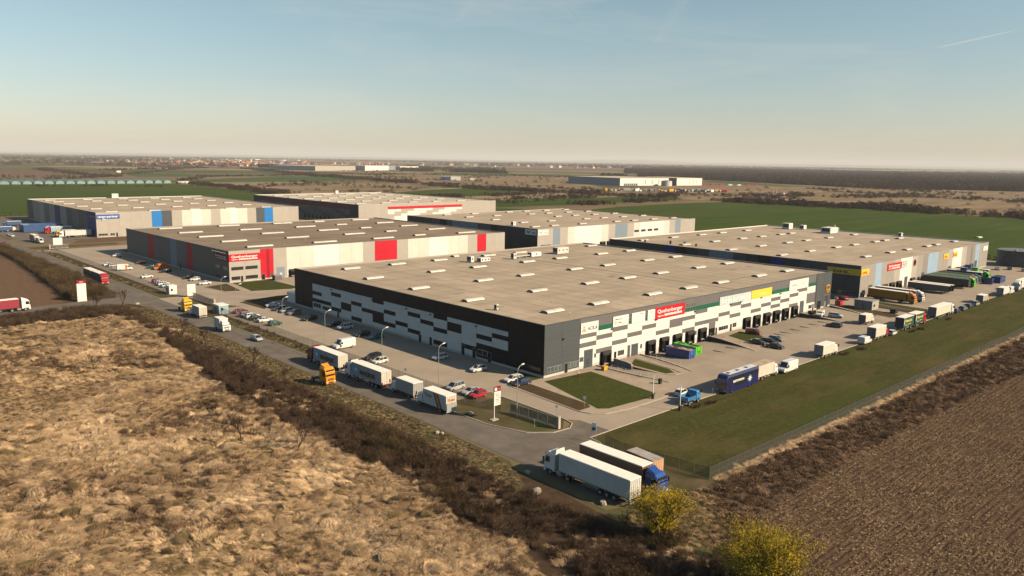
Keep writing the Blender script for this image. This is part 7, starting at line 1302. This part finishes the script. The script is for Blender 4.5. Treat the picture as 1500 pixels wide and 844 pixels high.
g = fbm(x * .006, y * .006, 97, 3); s = rng.uniform(9, 14.5, len(x)) * (.7 + .6 * g) * np.clip((d - 1500) / 600, .45, 1.0); pid = np.where(rng.random(len(x)) < .012, 4, np.where((d < 2350) & (rng.random(len(x)) < .6), 1, rng.choice([0, 1, 2, 2, 0], len(x)))); pid = np.where((g > .56) & (rng.random(len(x)) < .6), 3, pid); w_ = s * (.75 + (d - 1800) / 9000)
scatter('wood', 'broad leafless wood beyond the fields at right', x, y, .0, q7, pid, rng.uniform(0, 6.28, len(x)), np.stack([w_, w_, s], -1))
n = 16000; az = rng.uniform(-10, 10, n); d = rng.uniform(1950, 2700, n) + 60 * np.abs(az); a = YAW + np.radians(az); x, y = CAM.x + d * np.cos(a), CAM.y + d * np.sin(a); k = (fbm(x * .003, y * .003, 99, 4) > .50) & inpoly(x, y, [(1560, 2250), (1640, 2140), (1725, 1843), (1760, 1300), (1935, 1400), (3300, 2700), (2300, 3400)]); x, y = x[k], y[k]
s = rng.uniform(7, 13, len(x)); scatter('tree_belt', 'grey brown belt of bare trees behind the far white warehouse', x, y, 0, q7[:4], rng.integers(0, 4, len(x)), rng.uniform(0, 6.28, len(x)), np.stack([s, s, s], -1))
n = 15000; az = rng.uniform(-36, 36, n); d = 3300 * (4.2 ** rng.random(n)); a = YAW + np.radians(az); x, y = CAM.x + d * np.cos(a), CAM.y + d * np.sin(a); k = fbm(x * .0011, y * .0011, 103, 4) > .52; k &= ~((az > 8) & (d < 5600) & (rng.random(n) < .8)); x, y, d = x[k], y[k], d[k]; s = rng.uniform(8, 15, len(x)); w_ = s * (1.2 + d / 5000)
scatter('distant_woods', 'thin lines of distant woods on the plain', x, y, 0, q7[:4], rng.integers(0, 4, len(x)), rng.uniform(0, 6.28, len(x)), np.stack([w_, w_, s], -1))
hm_ = MB(); H0 = [(x_, 0) for x_ in range(0, 1)]
for az0, az1, dd, hh, sd_ in ((-14, -3, 38000, 150, 7), (-40, -2, 36000, 70, 9), (-2, 40, 36000, 60, 3)):
    m_ = 60; r0, r1, r2 = [], [], []
    for i in range(m_ + 1):
        t = i / m_; a = YAW + R(az0 + (az1 - az0) * t); h_ = hh * math.sin(math.pi * t) ** .8 * (.55 + .75 * float(fbm(np.array([t * 7.0 + sd_]), np.array([sd_ * 1.0]), 5, 4)[0]))
        for lst, k_, z_ in ((r0, .93, 0), (r1, 1.0, h_), (r2, 1.08, 0)): lst.append((CAM.x + dd * k_ * math.cos(a), CAM.y + dd * k_ * math.sin(a), z_))
    for i in range(m_): hm_.quad(r0[i + 1], r0[i], r1[i], r1[i + 1]); hm_.quad(r1[i + 1], r1[i], r2[i], r2[i + 1])
o = link('hills', hm_.mesh('hills', G('hill_wood', (.08, .075, .05), (.12, .10, .06), .001), True)); o['kind'] = 'structure'

# thin vapour trails and a cirrus feather, ten kilometres up
trail_m = bpy.data.materials.new('vapour'); trail_m.use_nodes = True; t = trail_m.node_tree; b = t.nodes['Principled BSDF']; lw = N(t, 'ShaderNodeLayerWeight'); lw.inputs['Blend'].default_value = .5; iv = N(t, 'ShaderNodeMath', operation='SUBTRACT'); iv.inputs[0].default_value = 1.0; pw = N(t, 'ShaderNodeMath', operation='POWER'); pw.inputs[1].default_value = 2.0; ml = N(t, 'ShaderNodeMath', operation='MULTIPLY'); ml.inputs[1].default_value = .62
g = N(t, 'ShaderNodeNewGeometry'); nn = N(t, 'ShaderNodeTexNoise'); nn.inputs['Scale'].default_value = .0025; nn.inputs['Detail'].default_value = 4; m2 = N(t, 'ShaderNodeMath', operation='MULTIPLY'); t.links.new(g.outputs['Position'], nn.inputs['Vector'])
t.links.new(lw.outputs['Facing'], iv.inputs[1]); t.links.new(iv.outputs[0], pw.inputs[0]); t.links.new(pw.outputs[0], ml.inputs[0]); t.links.new(ml.outputs[0], m2.inputs[0]); t.links.new(nn.outputs['Fac'], m2.inputs[1]); t.nodes.remove(b); df = N(t, 'ShaderNodeBsdfDiffuse'); tl = N(t, 'ShaderNodeBsdfTranslucent'); tr = N(t, 'ShaderNodeBsdfTransparent'); a1 = N(t, 'ShaderNodeMixShader'); a2 = N(t, 'ShaderNodeMixShader')
df.inputs['Color'].default_value = (.9, .88, .86, 1); tl.inputs['Color'].default_value = (.9, .88, .86, 1); t.links.new(df.outputs[0], a1.inputs[1]); t.links.new(tl.outputs[0], a1.inputs[2]); t.links.new(m2.outputs[0], a2.inputs[0]); t.links.new(tr.outputs[0], a2.inputs[1]); t.links.new(a1.outputs[0], a2.inputs[2]); t.links.new(a2.outputs[0], t.nodes['Material Output'].inputs['Surface'])
for p, q, wd in (((39451, 36704, 10000), (43374, 39186, 10000), 130), ((52345, 44811, 10000), (69082, 55979, 10000), 170), ((25821, 47938, 10000), (28969, 52344, 10000), 110), ((38738, 48060, 10000), (32576, 37911, 10000), 380), ((56328, 42522, 10000), (40292, 27624, 10000), 700), ((73442, 25832, 10000), (67183, 17895, 10000), 95)):
    a_, b_ = Vector(p), Vector(q); k_ = 10; pts_ = [a_ + (b_ - a_) * (j / k_) for j in range(k_ + 1)]
    mb2 = MB(); dd_ = (b_ - a_).normalized(); u_ = dd_.orthogonal().normalized(); v_ = dd_.cross(u_)
    mb2.loft([[pts_[j] + (u_ * math.cos(t_) + v_ * math.sin(t_)) * wd * (.06 + math.sin(math.pi * j / k_) ** .7) for t_ in [2 * math.pi * n_ / 16 for n_ in range(16)]] for j in range(k_ + 1)], 0, False)
    o = link('vapour_trail', mb2.mesh('vapour_trail', trail_m, True)); o['kind'] = 'structure'; o.visible_shadow = True
# ------------------------------------------------------------------ air: one even haze box round everything
hz = bpy.data.materials.new('haze_air'); hz.use_nodes = True; t = hz.node_tree; t.nodes.clear(); vo = N(t, 'ShaderNodeVolumePrincipled'); out = N(t, 'ShaderNodeOutputMaterial')
vo.inputs['Color'].default_value = (.93, .94, .96, 1); vo.inputs['Density'].default_value = 5.2e-5; vo.inputs['Anisotropy'].default_value = .0; t.links.new(vo.outputs['Volume'], out.inputs['Volume'])
S_ = 46000; hb = link('haze', MB().box(-S_, -S_, -2.5, S_, S_, 300).mesh('haze', hz)); hb['kind'] = 'stuff'
